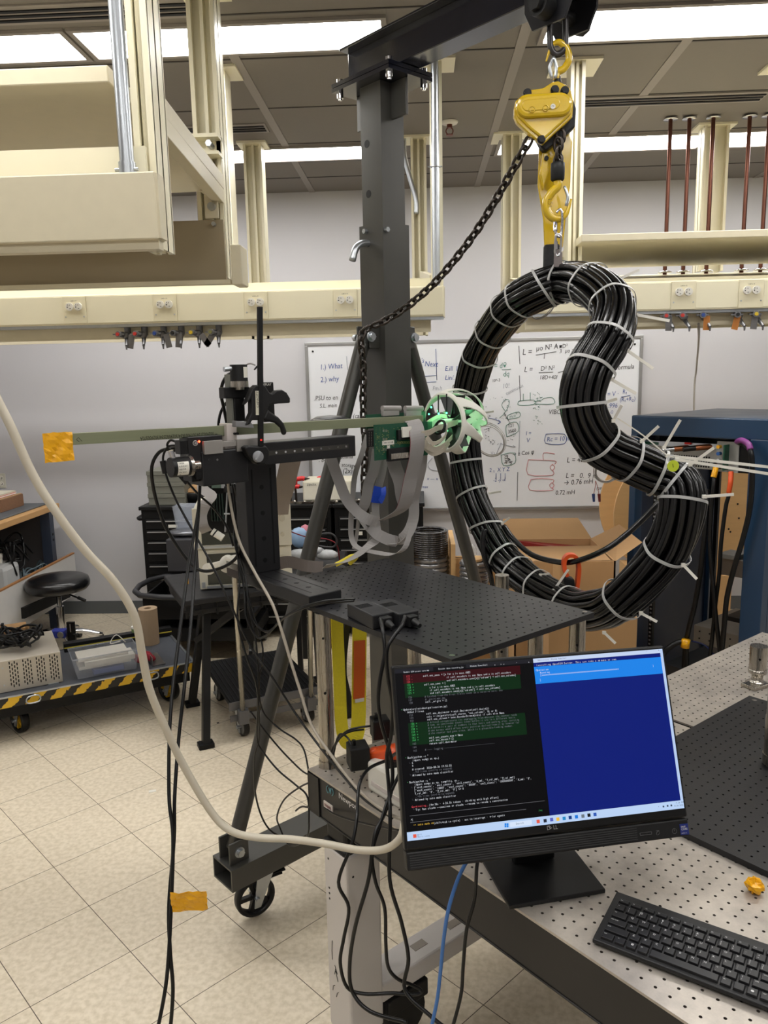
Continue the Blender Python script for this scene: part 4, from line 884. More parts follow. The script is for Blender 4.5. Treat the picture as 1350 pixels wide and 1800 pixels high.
mb = MB(); c = aZ(1325, 1568, ZT)+UP*.014; r_ = random.Random(3)
vs = []; fs = []
for i in range(9):
    for k_ in range(14):
        a = math.pi*i/8; b_ = 6.283*k_/14; rr = .0155*(1+r_.uniform(-.3, .25)); vs.append(c+V((rr*math.sin(a)*math.cos(b_), rr*math.sin(a)*math.sin(b_), .85*rr*math.cos(a))))
for i in range(8):
    fs += [(i*14+k_, (i+1)*14+k_, (i+1)*14+(k_+1) % 14, i*14+(k_+1) % 14) for k_ in range(14)]
mb.add(vs, fs); part('crumple', mb, m_tape, t)

# power bricks on the raised plate
m_brick = mat('brick_plastic', (26, 26, 28), .45, 0, .08)
for q, lab, tail in ((((.137, .053), (.147, .105), (.235, .075), (.235, .012)), 'black power brick on the raised breadboard, left one of the pair', 0), (((.150, .108), (.178, .150), (.275, .118), (.272, .066)), 'black power brick on the raised breadboard, right one of the pair', 1)):
    cx = sum(p[0] for p in q)/4; cy = sum(p[1] for p in q)/4; t = thing('power_brick', lab, 'power adapter', tp(cx, cy, 1.205))
    an = -.12
    M_ = TM @ TR(cx, cy, 1.2055, an)
    part('case', MB(M_).bb((-.058, -.027, .0), (.058, .027, .033)), m_brick, t, bev=.003)
    rb = MB(M_)
    for i in range(7): rb.bb((-.03+i*.004, -.022, .033), (-.0285+i*.004, .012, .0336))
    part('grip_ribs', rb, m_dark, t)
    part('plug', MB(M_).bb((.058, -.012, .004), (.078, .012, .028)).cyl((.078, 0, .016), (.1, 0, .012), .009, .005, n=12), m_blackp, t, bev=.002)

# ================================================================ POSITIONING STAGE
m_stage = mat('stage_black', (24, 24, 26), .4, 0, .1, 50, spec=.45)
SG = thing('positioning_stage', 'black three-axis linear stage with upright tower, base rail on the raised breadboard', 'linear stage', tp(-.25, .06, 1.205), math.radians(-48.5))
zr = 1.2065
part('base_rail', MB(TM).bb((-.30, .012, zr), (.015, .108, zr+.030)), m_stage, SG, bev=.002)
sl = MB(TM)
for b in (.034, .082): sl.bb((-.26, b, zr+.0298), (-.01, b+.003, zr+.0304))
for a in (-.06, -.115, -.17): sl.cyl((a, .06, zr+.0298), (a, .06, zr+.0304), .007, n=16)
part('rail_slots', sl, m_dark, SG)
part('rail_motor', MB(TM).bb((-.42, .02, zr), (-.30, .10, zr+.045)), mat('brown_black_motor', (44, 34, 30), .45), SG, bev=.002)
hw = MB(TM).lathe([(.0, 0), (.022, 0), (.026, .004), (.026, .008), (.020, .010), (.012, .014), (.012, .03), (.0, .03)], (-.425, .03, zr+.03), (-1, 0, 0), 26)
part('hand_wheel', hw, m_white, SG); part('wheel_hub', MB(TM).bb((-.425, .02, zr+.02), (-.35, .06, zr+.055)), m_white, SG, bev=.004)
# tower
part('tower', MB(TM).bb((-.325, .012, zr+.03), (-.27, .108, 1.535)), m_stage, SG, bev=.002)
sl = MB(TM)
for b in (.03, .087): sl.bb((-.271, b, zr+.05), (-.2694, b+.004, 1.52))
for z in (1.27, 1.33, 1.40, 1.47): sl.cyl((-.2705, .06, z), (-.2693, .06, z), .0065, n=14)
part('tower_slots', sl, m_dark, SG)
# arm
part('arm_rail', MB(TM).bb((-.265, -.02, 1.537), (-.20, .325, 1.594)), m_stage, SG, bev=.002)
ar = MB(TM)
for i in range(10): ar.cyl((-.2005, .04+i*.028, 1.566), (-.199, .04+i*.028, 1.566), .0032, n=8)
part('arm_screws', ar, m_chrome, SG); part('arm_strip', MB(TM).bb((-.2005, .03, 1.560), (-.1995, .3, 1.572)), mat('grey_strip', (70, 68, 64), .4, .5), SG)
part('carriage', MB(TM).bb((-.27, -.145, 1.50), (-.192, -.02, 1.585)), m_stage, SG, bev=.003)
part('clamp_plate', MB(TM).bb((-.20, -.14, 1.578), (-.185, -.09, 1.61)).bb((-.20, -.05, 1.578), (-.188, .02, 1.608)).bb((-.2, -.09, 1.592), (-.19, -.05, 1.606)), mat('bead_blasted_plate', (150, 146, 142), .5, .4), SG, bev=.001)
def ctl(x, y): return aP(x, y, tp(-.195, 0), U)          # a vertical plane along the arm
def cb(mb, x0, y0, x1, y1, d, off=0):           # box whose front is measured in pixels on that plane, with depth d
    pl_ = tp(-.195-off, 0); p = aP(x0, y0, pl_, U); q = aP(x1, y1, pl_, U); b0 = (p-TC).dot(W); b1 = (q-TC).dot(W); MM = TM
    mb.add([(-.195-off-dd, b, z) for dd in (0, d) for b, z in ((b0, q.z), (b1, q.z), (b1, p.z), (b0, p.z))], [(0, 1, 2, 3), (7, 6, 5, 4), (0, 4, 5, 1), (1, 5, 6, 2), (2, 6, 7, 3), (3, 7, 4, 0)], False, MM); return mb
bx = part('driver_box', cb(MB(), 330, 769, 394, 824, .05), mat('driver_black', (22, 22, 24), .35), SG, bev=.001)
part('driver_ear', cb(MB(), 316, 775, 331, 798, .03), m_black, bx, bev=.001)
sw = MB(); 
for x, y in ((343, 779), (367, 808), (381, 808)):
    p = ctl(x, y); sw.torus(p+U*.001, .0055, .0014, U, 18, 6); sw.cyl(p, p+U*.003, .0028, n=12)
part('push_buttons', sw, mat('button_ring', (165, 165, 165), .4, .5), bx)
p = ctl(349.5, 776); part('power_led', MB().sph(p+U*.002, .0025), mat('red_led', (255, 60, 30), .4, 0, 0, emit=14), bx)
part('lower_block', cb(MB(), 336, 822, 371, 844, .05, .012), m_black, SG, bev=.002)
def encoder(p, ax, L, r, lab, parent):
    e = part('encoder', MB().cyl(p, p+ax*L, r, n=32), m_blackp, parent, bev=.003, label=lab)
    part('encoder_flange', MB().cyl(p+ax*L, p+ax*(L+.008), r+.001, n=32).cyl(p+ax*(L+.008), p+ax*(L+.03), r*.45, n=20), m_steel, e)
    return e
pe = ctl(299, 822); en = encoder(pe, W, .045, .0235, 'black round encoder with white label', SG)
F = frame(pe+W*.022, W, z=(U*.85-W*.0+UP*.1)); lb = MB()
nn = 8; vs = []
for i in range(nn+1):
    a = -.9+1.5*i/nn
    for b in (.010, .038): vs.append(pe+W*b+(U*math.cos(a)+UP*math.sin(a))*.0238)
lb.add(vs, [(2*i, 2*i+1, 2*i+3, 2*i+2) for i in range(nn)]); part('encoder_label', lb, m_white, en)
lt = MB()
for i in range(5): text(lt, ('E4058', 'A B Z 5V', '600 P/R', 'SN 2021', 'CE')[i], frame(pe+W*.012+(U*math.cos(.35-.3*i)+UP*math.sin(.35-.3*i))*.0242, W, z=(U*math.cos(.35-.3*i)+UP*math.sin(.35-.3*i))), .0055)
part('label_print', lt, m_dark, en)
part('connector', MB().cyl(pe+W*.008+UP*.022, pe+W*.004+UP*.04-U*.0, .007, n=14), m_chrome, en)
part('limit_sensor', cb(MB(), 345, 826, 360, 842, .02, .0), m_black, SG, bev=.002)
# second encoder and bracket at the top of the carriage
pu = ctl(424, 672); e2 = part('encoder', MB().cyl(pu-U*.01+UP*.003, pu-U*.01+UP*.043, .0215, n=30), m_blackp, SG, bev=.002, label='upright black encoder')
part('encoder_flange', MB().cyl(pu-U*.01-UP*.012, pu-U*.01+UP*.003, .0225, n=30).cyl(pu-U*.01-UP*.018, pu-U*.01-UP*.012, .012), m_steel, e2)
q_ = pu-U*.01+(U*.93+W*.35)*.0218+UP*.024; part('encoder_label', MB(frame(q_, W*.93-U*.35, z=U*.93+W*.35)).box((0, 0, 0), (.014, .026, .0006)), m_white, e2)
part('connector', MB().cyl(pu-U*.01+UP*.034-W*.018, pu-U*.01+UP*.032-W*.04, .006, n=12), m_galv, e2)
part('bracket', cb(MB(), 404, 658, 413, 745, .03, .02), mat('grey_bracket', (110, 112, 104), .5), SG, bev=.001)
part('head_arm', cb(MB(), 394, 681, 440, 699, .03, .012), m_black, SG, bev=.002)
part('head_box', cb(MB(), 410, 680, 432, 740, .045, .015), m_black, SG, bev=.003)
db = part('display_box', cb(MB(), 462, 672, 484, 741, .02, .03), m_black, SG, bev=.002)
tx = MB(); p = ctl(469, 678)+U*-.028; text(tx, 'DISPLAY', frame(p, W, z=U), .008); part('print', tx, m_white, db)
part('display_plug', MB().tube([ctl(459, 672), ctl(459, 660), ctl(457, 647), ctl(453, 644), ctl(447, 650)], lambda t: .006*(1-.7*t), 10, sub=4), m_blackp, SG)
# white printed holders for the bar
b0 = V((-.44, 1.98, 0)); BMR = lambda s, z=0, a=0: b0+W*s+UP*(1.6225-.012*(s+.0)*0+z+(-.022*s if s < 0 else .002*s))+U*a
m_wp = mat('white_printed_plastic', (205, 196, 190), .55, 0, .03, bump=.05, bs=900)
h = thing('bar_holder', 'white printed holder block gripping the green bar left of the clamp', 'holder', BMR(-.05, -.02))
part('block', MB().beam(BMR(-.066)+UP*.0, BMR(-.038)+UP*.0, .040, .046), m_wp, h, bev=.0015); part('lower_lip', MB().beam(BMR(-.07, -.034), BMR(-.03, -.034), .03, .022), m_wp, h, bev=.001)
sc_ = BMR(-.046, -.002, .02); part('set_screw', MB().cyl(sc_, sc_+U*.007, .003, n=10).cyl(sc_+W*.007, sc_+W*.007+U*.007, .003, n=10), m_blackp, h)

BAR = thing('fiberglass_bar', 'long olive green fiberglass bar with handwritten numbers, held level by the stage', 'bar', BMR(0, -.013))
part('bar', MB().beam(BMR(-.48), BMR(.60), .013, .0255), mat('green_fiberglass', (122, 126, 100), .4, 0, .12, 10, stretch=(.3, .3, 12)), BAR, bev=.001)
tx = MB(); 
o_ = BMR(-.095, .0035, .0072); F = frame(o_, -W, z=U); text(tx, '3029002724/3019003634/3029002534/3029003724', F, .0125, .72, -.2)
part('handwritten_numbers', tx, m_dark, BAR)
mk = MB(); o_ = BMR(-.085, 0, .0068); mk.beam(o_-UP*.011, o_+UP*.011, .0006, .0012); mk.beam(o_-W*.006-UP*.002, o_-UP*.002, .0006, .0012)
o_ = BMR(-.425, 0, .0068); mk.tube([o_+W*.004-UP*.006, o_-UP*.0-W*.002, o_+UP*.004+W*.003, o_+W*.006, o_+W*.01-UP*.005], .0005, 4)
part('pen_marks', mk, m_dark, BAR)
# tape flag on the bar end
t = thing('tape_flag', 'crinkled yellow tape flag on the left end of the green bar', 'tape', BMR(-.47, -.06))
def flag(root, c, ax, up, w_, h_, am, seed, nm='tape'):
    r_ = random.Random(seed); nx, ny = 9, 9; nn = V(ax).cross(V(up)).normalized(); vs = []
    for j in range(ny):
        for i in range(nx):
            a = i/(nx-1)-.5; b_ = j/(ny-1)
            vs.append(V(c)+V(ax)*(a*w_*(1+r_.uniform(-.02, .02)))-V(up)*(b_*h_)+nn*(am*math.sin(i*1.3+j*.9+seed)*r_.uniform(.5, 1)+r_.uniform(-am, am)*.5)+V(up)*r_.uniform(-.001, .001))
    f_ = [(j*nx+i, j*nx+i+1, (j+1)*nx+i+1, (j+1)*nx+i) for j in range(ny-1) for i in range(nx-1)]
    o = part(nm, MB().add(vs, f_), m_tape, root); md = o.modifiers.new('s', 'SOLIDIFY'); md.thickness = .0004; return o
flag(t, BMR(-.467, .017, .010), W, UP, .062, .064, .0022, 2)

BC = thing('bar_clamp', 'black one-handed bar clamp standing upright on the green bar, with pale label strip', 'clamp', ctl(446, 800))
def pxp(mb, pts, d0, d1, plane=None):
    P = [ctl(x, y) for x, y in pts]; n = len(P); mb.add([p+U*d0 for p in P]+[p+U*d1 for p in P], [tuple(range(n)), tuple(range(2*n-1, n-1, -1))]+[(n+i, n+(i+1) % n, (i+1) % n, i) for i in range(n)]); return mb
part('clamp_bar', pxp(MB(), [(441, 541), (449, 541), (451, 783), (443, 783)], .028, .036), m_black, BC, bev=.0005)
part('body', pxp(MB(), [(432, 682), (438, 677), (454, 677), (462, 690), (467, 692), (475, 686), (484, 685), (492, 690), (498, 700), (498, 708), (478, 709), (462, 712), (456, 725), (452, 738), (432, 738), (428, 745), (420, 747), (430, 725), (430, 700), (419, 712)], .014, .034), m_blackp, BC, bev=.006)
part('trigger', pxp(MB(), [(460, 718), (466, 724), (480, 733), (489, 743), (494, 757), (493, 764), (487, 764), (484, 752), (474, 743), (458, 739), (452, 735)], .018, .03), m_blackp, BC, bev=.005)
ls = part('label_strip', pxp(MB(), [(436.5, 687), (443.5, 687), (444.5, 729), (437.5, 729)], .0345, .0352), mat('label_cream', (205, 202, 184), .5), BC)
tx = MB(); text(tx, 'CAPACITY', frame(ctl(442.5, 716)+U*.0356, UP, z=U), .0085); part('label_print', tx, m_dark, ls)
part('lower_jaw', pxp(MB(), [(440, 783), (456, 782), (462, 790), (462, 805), (455, 815), (440, 815), (425, 800), (418, 785), (425, 782)], .01, .034), m_blackp, BC, bev=.004)
part('jaw_knob', MB().lathe([(0, 0), (.013, 0), (.015, .004), (.013, .010), (0, .012)], ctl(440, 801)+U*.034, U, 18).beam(ctl(434, 807)+U*.044, ctl(444, 794)+U*.044, .006, .006), mat('grey_knob', (140, 142, 146), .35), BC, bev=.001)
part('jaw_pad', pxp(MB(), [(404, 739), (430, 741), (436, 747), (436, 752), (404, 750)], .01, .03), mat('grey_pad', (118, 118, 120), .5), BC, bev=.002)
p = ctl(446, 772)+U*.037; part('red_dot', MB().box(p, (.004, .004, .004)), mat('red_dot', (200, 40, 30), .4, emit=1), BC)

# ================================================================ SENSOR HEAD
HC = aY(799, 741, 2.45); HR = .0985
ax = W.copy(); ex = UP; ey = ax.cross(ex)
HD = thing('lattice_ball', 'white printed lattice ball at the end of the green bar, lit green inside', 'probe', HC-UP*HR)
vs = []; fs = []; nt_, npz = 76, 290
def keep(th, ph):       # th from the far pole (0) to the open rim
    if th < .14: return True
    if th > 2.0: return True
    k = 7; tw = ph+.62*(th-.4); f = (tw*k/6.28318) % 1
    wdt = .115+.16*abs((th-1.1)/1.0)**2.2 if th > .45 else .16+.9*(.45-th)/.31*.5
    return abs(f-.5) > .5-wdt
idx = {}
th0, th1 = .02, 2.10
for i in range(nt_+1):
    th = th0+(th1-th0)*i/nt_
    for j in range(npz):
        ph = 6.28318*j/npz; vs.append(HC+ax*(HR*math.cos(th))+(ex*math.cos(ph)+ey*math.sin(ph))*(HR*math.sin(th)))
for i in range(nt_):
    for j in range(npz):
        if keep(th0+(th1-th0)*(i+.5)/nt_, 6.28318*(j+.5)/npz): fs.append((i*npz+j, i*npz+(j+1) % npz, (i+1)*npz+(j+1) % npz, (i+1)*npz+j))
o = part('lattice_shell', MB().add(vs, fs, True), mat('ball_white', (226, 224, 214), .5, 0, .02), HD)
md = o.modifiers.new('s', 'SOLIDIFY'); md.thickness = .004
rim_c = HC+ax*(HR*math.cos(th1)); part('rim_ring', MB().torus(rim_c, HR*math.sin(th1), .0032, ax, 60, 8), mat('ball_white', 0), HD)
# a second loop in front of the opening
lp = MB(); lp.torus(HC-ax*.105+UP*.0, .062, .003, ax+UP*.35-U*.2, 40, 8, a0=.6, a1=4.2); part('wire_guard', lp, mat('ball_white', 0), HD)
m_glow = mat('green_led', (70, 255, 140), .4, 0, 0, emit=7)
core = MB()
for k_ in range(8):
    a = 6.28318*k_/8+.3; rd_ = ex*math.cos(a)+ey*math.sin(a); c_ = HC+rd_*.045-ax*.02
    core.beam(HC+rd_*.012-ax*.0, HC+rd_*.085+ax*.0, .0016, .045, up=ax)
part('sensor_boards', core, m_black, HD)
lm = MB(); lpos = []
for x, y, d in ((754, 728, -.06), (758, 716, -.05), (771, 727, -.07), (785, 726, -.07), (813, 724, -.04), (817, 746, -.05), (786, 757, -.04), (800, 731, .02), (770, 722, 0.02), (812, 735, .03)):
    p = aY(x, y, 2.45+d); lm.sph(p, .0028, 8); lpos.append(p)
part('green_leds', lm, m_glow, HD)
part('hub', MB().cyl(HC-ax*.05, HC+ax*.03, .010, n=18), mat('ball_white', 0), HD)
tx_ = MB()
for x in (770.5, 785, 799, 812):
    tx_.beam(aY(x, 692+abs(x-785)*.15, 2.40), aY(x, 727, 2.40), .004, .004)
part('pin_rods', tx_, m_black, HD)
for p in (HC-ax*.03+UP*.03, HC+ax*.02-UP*.04+U*.02, HC-ax*.06+UP*.01, HC+ax*.03+U*.05, HC+ax*.02-U*.05):
    ld = bpy.data.lights.new('led_light', 'POINT'); ld.energy = .045; ld.color = (.2, 1, .38); ld.shadow_soft_size = .012
    lo = bpy.data.objects.new('led_light', ld); C.objects.link(lo); lo.parent = HD; lo.location = p-HD.location

# circuit boards on the bar
def cb2(mb, x0, y0, x1, y1, a, d, sk=0):     # upright box along the bar measured in pixels at offset a in front of the bar
    P0 = b0+U*a; p = aP(x0, y0, P0, U); q = aP(x1, y1, P0, U); s0 = (p-b0).dot(W); s1 = (q-b0).dot(W)
    mb.add([b0+U*(a-dd)+W*s+UP*z for dd in (0, d) for s, z in ((s0, q.z), (s1, q.z), (s1, p.z), (s0, p.z))], [(0, 1, 2, 3), (7, 6, 5, 4), (0, 4, 5, 1), (1, 5, 6, 2), (2, 6, 7, 3), (3, 7, 4, 0)]); return mb
CBF = thing('circuit_board', 'green circuit board clipped to the front of the bar beside the lattice ball', 'circuit board', BMR(.45, -.05, .02))
part('board', cb2(MB(), 657, 747, 752, 800, .020, .0016), m_pcb, CBF)
gd = MB()
r_ = random.Random(5)
P0 = b0+U*.0205
def bp(x, y): return aP(x, y, P0, U)
for k_ in range(60):
    x = r_.choice([661, 666, 672, 673, 680, 690, 695, 700])+r_.uniform(-1, 3); y = r_.uniform(752, 800); gd.box(bp(x, y), (.003, .003, .0012))
for x in (661, 668): 
    for i in range(20): gd.box(bp(x, 752+i*2.4), (.001, .001, .0008))
for x in range(700, 722, 3): gd.torus(bp(x, 778), .003, .0008, U, 10, 4)
part('gold_traces', gd, mat('gold_parts', (150, 150, 90), .4, .4), CBF, kind='stuff')
gd = MB()
for x in (673,):
    for y in (755, 770, 788):
        for i in range(3): gd.bb(bp(x+i*3, y), bp(x+i*3, y)+V((.002, .001, -.007)))
part('silver_parts', gd, m_steel, CBF)
lb = part('label', cb2(MB(), 672, 775, 693, 781, .0212, .0008), m_white, CBF); tx = MB(); text(tx, 'G2K 10/2108', frame(bp(674, 780)+U*.001, W, z=U), .0065); part('label_print', tx, m_dark, lb)
part('chip_label', cb2(MB(), 680.5, 783, 685.5, 788, .0212, .0008), m_white, CBF)
part('socket', cb2(MB(), 700, 756, 722, 772, .030, .010), m_blackp, CBF, bev=.001); part('white_plug', cb2(MB(), 708, 751, 724, 768, .036, .008), m_white, CBF, bev=.001)
part('lower_connector', cb2(MB(), 683, 789, 735, 806, .030, .012), m_blackp, CBF, bev=.001); part('latch_strip', cb2(MB(), 688, 798, 742, 802, .034, .004), m_steel, CBF, bev=.001)
part('side_header', cb2(MB(), 646, 757, 657, 785, .018, .006), m_black, CBF); 
pn = MB()
for i in range(9):
    for x in (649, 653): pn.box(aP(x, 760+i*2.8, b0+U*.0185, U), (.0015, .0015, .0015))
part('header_pins', pn, m_steel, CBF)
CBR = thing('circuit_board', 'second green circuit board standing behind the bar with two rolled grey ribbon plugs', 'circuit board', BMR(.45, .0, -.03))
part('board', cb2(MB(), 643, 729, 748, 746, -.025, .0016), m_pcb, CBR)
part('white_trace', cb2(MB(), 673, 735, 706, 737, -.0245, .0006), mat('trace_pale', (90, 130, 120), .5), CBR)
for x0, x1 in ((672, 704), (712, 743)):
    c = part('ribbon_plug', cb2(MB(), x0+2, 722, x1-2, 730, -.014, .012), m_ltgrey, CBR, bev=.001)
    p = aP(x0, 718, b0-U*.02, U); q = aP(x1-1, 718, b0-U*.02, U); part('ribbon_roll', MB().cyl(p, q, .0085, n=18), m_ltgrey, c)
part('front_board_wing', cb2(MB(), 744, 742, 760, 760, -.005, .0016), m_pcb, CBR)
# white flat cables bundling into the ball
FL = thing('flat_cable_bundle', 'cream flat cables entering the lattice ball through a black strap', 'flat cable', aY(765, 790, 2.35))
m_flat = mat('cream_flat_cable', (196, 188, 172), .5, 0, .05)
for pts, w_ in (([(741, 763, 2.31), (755, 760, 2.32), (768, 753, 2.34), (785, 748, 2.38), (805, 742, 2.42)], .018), ([(744, 775, 2.31), (752, 785, 2.32), (765, 790, 2.35), (780, 783, 2.38), (795, 768, 2.42)], .018), ([(743, 782, 2.33), (760, 797, 2.35), (778, 792, 2.38), (790, 778, 2.40)], .015), ([(750, 768, 2.30), (760, 779, 2.31), (772, 776, 2.34), (784, 765, 2.37)], .012), ([(748, 745, 2.40), (760, 737, 2.42), (775, 731, 2.44), (795, 735, 2.45)], .012)):
    part('flat_cable', MB().strip([aY(*p) for p in pts], UP+U*.3, w_, .0015), m_flat, FL)
part('strap', MB().torus(aY(773, 751, 2.35), .019, .004, (W-UP*.3), 26, 8, sc=1.15), m_blackp, FL)
t = thing('cable_disc', 'flat black round cover lying behind the bar, left of the post', 'cover', aY(580, 745, 2.3))
part('dome', MB().lathe([(.002, .030), (.04, .027), (.062, .016), (.068, .0), (.002, -.002)], aY(581, 748, 2.30), (0, 0, 1), 36), mat('dome_black', (12, 12, 12), .35, 0, spec=.3), t)
part('latch', MB().box(aY(560, 740, 2.25), (.03, .02, .008), rz=.4), mat('grey_latch', (120, 116, 112), .4), t)

# ================================================================ RIBBON CABLES
RG = 'grey ribbon cables hanging from the circuit boards'
def ribbon(lab, pts, w_, wd=None, m=None, name='ribbon_cable'):
    P = [aY(*p) for p in pts]
    o = solo(name, MB().strip(P, wd or (1, .5, .15), w_, .0012), m or m_ltgrey, lab, 'ribbon cable', RG)
    return o
ribbon('wide grey ribbon cable folded over the front board, with a red edge stripe', [(715, 744, 2.36), (724, 739, 2.33), (732, 752, 2.31), (734, 775, 2.30), (731, 805, 2.31), (722, 840, 2.33), (716, 870, 2.34), (708, 893, 2.36), (690, 906, 2.38), (668, 915, 2.4)], .047)
P_ = [aY(*p)-V((.0238*.88, .0238*.44+.001, .0238*.13)) for p in [(732, 752, 2.31), (734, 775, 2.30), (731, 805, 2.31), (722, 840, 2.33), (716, 870, 2.34), (708, 893, 2.36)]]
solo('red_stripe', MB().tube(P_, .0007, 5, sub=5), mat('stripe_red', (130, 50, 60), .5), 'thin red marker wire along the edge of the wide front ribbon', 'wire')
ribbon('grey ribbon cable hanging from the right end of the front board to the plate', [(742, 785, 2.38), (741, 820, 2.40), (733, 855, 2.42), (728, 880, 2.44), (727, 910, 2.44), (716, 938, 2.42), (695, 951, 2.4), (665, 940, 2.38), (650, 925, 2.38)], .036)
ribbon('grey ribbon cable bending inward under the middle of the front board', [(690, 800, 2.36), (694, 820, 2.37), (703, 845, 2.38), (707, 870, 2.39), (712, 885, 2.40), (716, 892, 2.41)], .045)
ribbon('grey ribbon cable swinging down to the right from under the stage arm', [(580, 796, 2.30), (584, 812, 2.30), (596, 845, 2.31), (608, 875, 2.32), (625, 897, 2.33), (645, 912, 2.34), (664, 918, 2.36)], .034)
ribbon('narrow grey ribbon cable hanging left of the chain and sweeping right over the plate', [(646, 765, 2.44), (636, 798, 2.42), (624, 835, 2.40), (620, 875, 2.38), (617, 915, 2.37), (618, 945, 2.36), (628, 962, 2.35), (655, 970, 2.34), (690, 974, 2.34), (712, 962, 2.34), (722, 930, 2.36)], .017)
ribbon('grey ribbon cable hanging in front of the chain, left of the blue tape', [(663, 790, 2.43), (658, 825, 2.42), (648, 850, 2.41), (642, 885, 2.40), (630, 905, 2.40)], .034)
ribbon('grey ribbon cable carrying the blue tape', [(678, 790, 2.46), (672, 830, 2.45), (664, 862, 2.44), (660, 890, 2.43), (662, 925, 2.42), (664, 945, 2.4), (645, 962, 2.36), (625, 978, 2.3), (600, 990, 2.24), (570, 996, 2.2)], .026)
ribbon('pale ribbon cable twisting down onto the back of the plate', [(655, 900, 2.45), (662, 930, 2.42), (650, 955, 2.40), (632, 972, 2.38), (612, 985, 2.36)], .018)
ribbon('pale ribbon cable crossing low in front of the post to the right', [(625, 900, 2.44), (645, 930, 2.42), (672, 952, 2.4), (700, 955, 2.38), (722, 938, 2.38)], .012)
ribbon('thin ribbon cable seen edge-on left of the post', [(640, 868, 2.47), (632, 895, 2.46), (628, 935, 2.44), (622, 965, 2.42)], .012)
ribbon('broad translucent cream ribbon hanging right of the tower under the arm', [(512, 806, 2.26), (505, 835, 2.28), (500, 860, 2.3), (492, 885, 2.32), (489, 905, 2.33)], .065, m=mat('cream_ribbon', (170, 156, 142), .4, 0, .1))
ribbon('brown grey flat ribbon lying from the tower foot to the breadboard edge', [(492, 990, 2.16), (510, 988, 2.2), (540, 995, 2.24), (568, 997, 2.25)], .035, wd=(0, .4, 1), m=mat('brown_ribbon', (92, 82, 76), .5))
t = thing('blue_tape', 'piece of bright blue tape wrapped on a grey ribbon cable', 'tape', aY(665, 882, 2.42))
part('tape', MB().strip([aY(667, 856, 2.425), aY(664, 870, 2.42), aY(661, 884, 2.42)], (1, .5, .15), .036, .002), mat('blue_tape', (20, 70, 190), .5), t)
part('tape_tail', MB().strip([aY(674, 857, 2.42), aY(674, 870, 2.40), aY(668, 882, 2.41)], (1, -.8, .1), .018, .0015), mat('blue_tape', 0), t)
t = thing('yellow_clips', 'yellow plastic clips lying on the back edge of the raised breadboard', 'clip', aY(612, 985, 2.3))
part('clip', MB().tube([aY(590, 993, 2.3), aY(605, 985, 2.31), aY(618, 978, 2.32), aY(626, 980, 2.33), aY(615, 990, 2.3)], .007, 8, sub=4), mat('clip_yellow', (222, 205, 50), .4), t)
# ================================================================ ALL-IN-ONE COMPUTER
MC = V((.20674, 1.40505, 1.23387)); my, mt_, mr_ = .242888, .365481, -.0172086
X1 = V((math.cos(my), math.sin(my), 0)); N0 = V((math.sin(my), -math.cos(my), 0))
MN = math.cos(mt_)*N0+math.sin(mt_)*UP; MU = math.cos(mt_)*UP-math.sin(mt_)*N0
MX = math.cos(mr_)*X1+math.sin(mr_)*MU; MU = -math.sin(mr_)*X1+math.cos(mr_)*MU
MM = Matrix(((MX.x, MU.x, MN.x, MC.x), (MX.y, MU.y, MN.y, MC.y), (MX.z, MU.z, MN.z, MC.z), (0, 0, 0, 1)))   # local x right, y up, z out
MI = MM.inverted()
def sc(x, y):       # point of the close-up view -> local panel coordinates
    p = aP(680+x/2.4545, 1130+y/2.4545, MC, MN); q = MI @ p; return q.x, q.y
base_c = (aZ(888, 1585, .795)+aZ(1054, 1558, .795)+aZ(1020, 1490, .795)+aZ(843, 1523, .795))/4
AIO = thing('computer_monitor', 'black all-in-one computer monitor showing code and a blue window, on the optical table', 'computer', V((base_c.x, base_c.y, ZT)), my)
Wd, Ht = .54, .316
part('bezel', MB(MM).bb((-Wd/2, -Ht, -.022), (Wd/2, 0, -.0005)), mat('monitor_black', (12, 12, 13), .4, 0, .05, spec=.35), AIO, bev=.004)
part('rear_shell', MB(MM).bb((-.2, -.30, -.055), (.2, -.03, -.02)), m_blackp, AIO, bev=.015)
sb = part('speaker_bar', MB(MM).bb((-Wd/2+.002, -Ht-.034, -.03), (Wd/2-.0, -Ht-.0025, -.002)), m_blackp, AIO, bev=.003)
gr = MB(MM)
for i in range(6): gr.bb((-Wd/2+.008, -Ht-.010-i*.0038, -.0022), (.165, -Ht-.0085-i*.0038, -.0012))
part('speaker_grille', gr, mat('grille_grey', (42, 42, 43), .6), sb)
# logo, ports, badge
def mtext(mb, s, x, y, h, z=.0006, sx=1): text(mb, s, MM @ Matrix.Translation((x, y, z)), h/.7, sx)
tx = MB(); x0, y0 = sc(690, 808); mtext(tx, 'D', x0, y0, .0072); mtext(tx, 'LL', x0+.0125, y0, .0072, sx=.85)
text(tx, 'E', MM @ Matrix.Translation((x0+.0062, y0+.0005, .0006)) @ Matrix.Rotation(.6, 4, 'Z'), .0098)
part('maker_logo', tx, mat('logo_silver', (190, 190, 192), .3, .6), AIO)
pt = MB(MM)
xa, ya = sc(1095, 832); 
for p_ in (((0, 0), (.023, 0)), ((0, .0042), (.023, .0042)), ((0, 0), (0, .0042)), ((.023, 0), (.023, .0042))):
    pt.tube([(xa+p_[0][0], ya+p_[0][1], -.0015), (xa+p_[1][0], ya+p_[1][1], -.0015)], .0003, 4)
xb, yb = sc(1172, 824); pt.torus((xb, yb+.001, -.0015), .0036, .0003, (0, 0, 1), 16, 4, sc=.7); pt.bb((xb-.003, yb+.005, -.002), (xb+.003, yb+.0055, -.0014))
xb, yb = sc(1243, 813); pt.torus((xb, yb, -.0015), .0045, .0003, (0, 0, 1), 20, 4); pt.bb((xb-.0003, yb, -.002), (xb+.0003, yb+.003, -.0014))
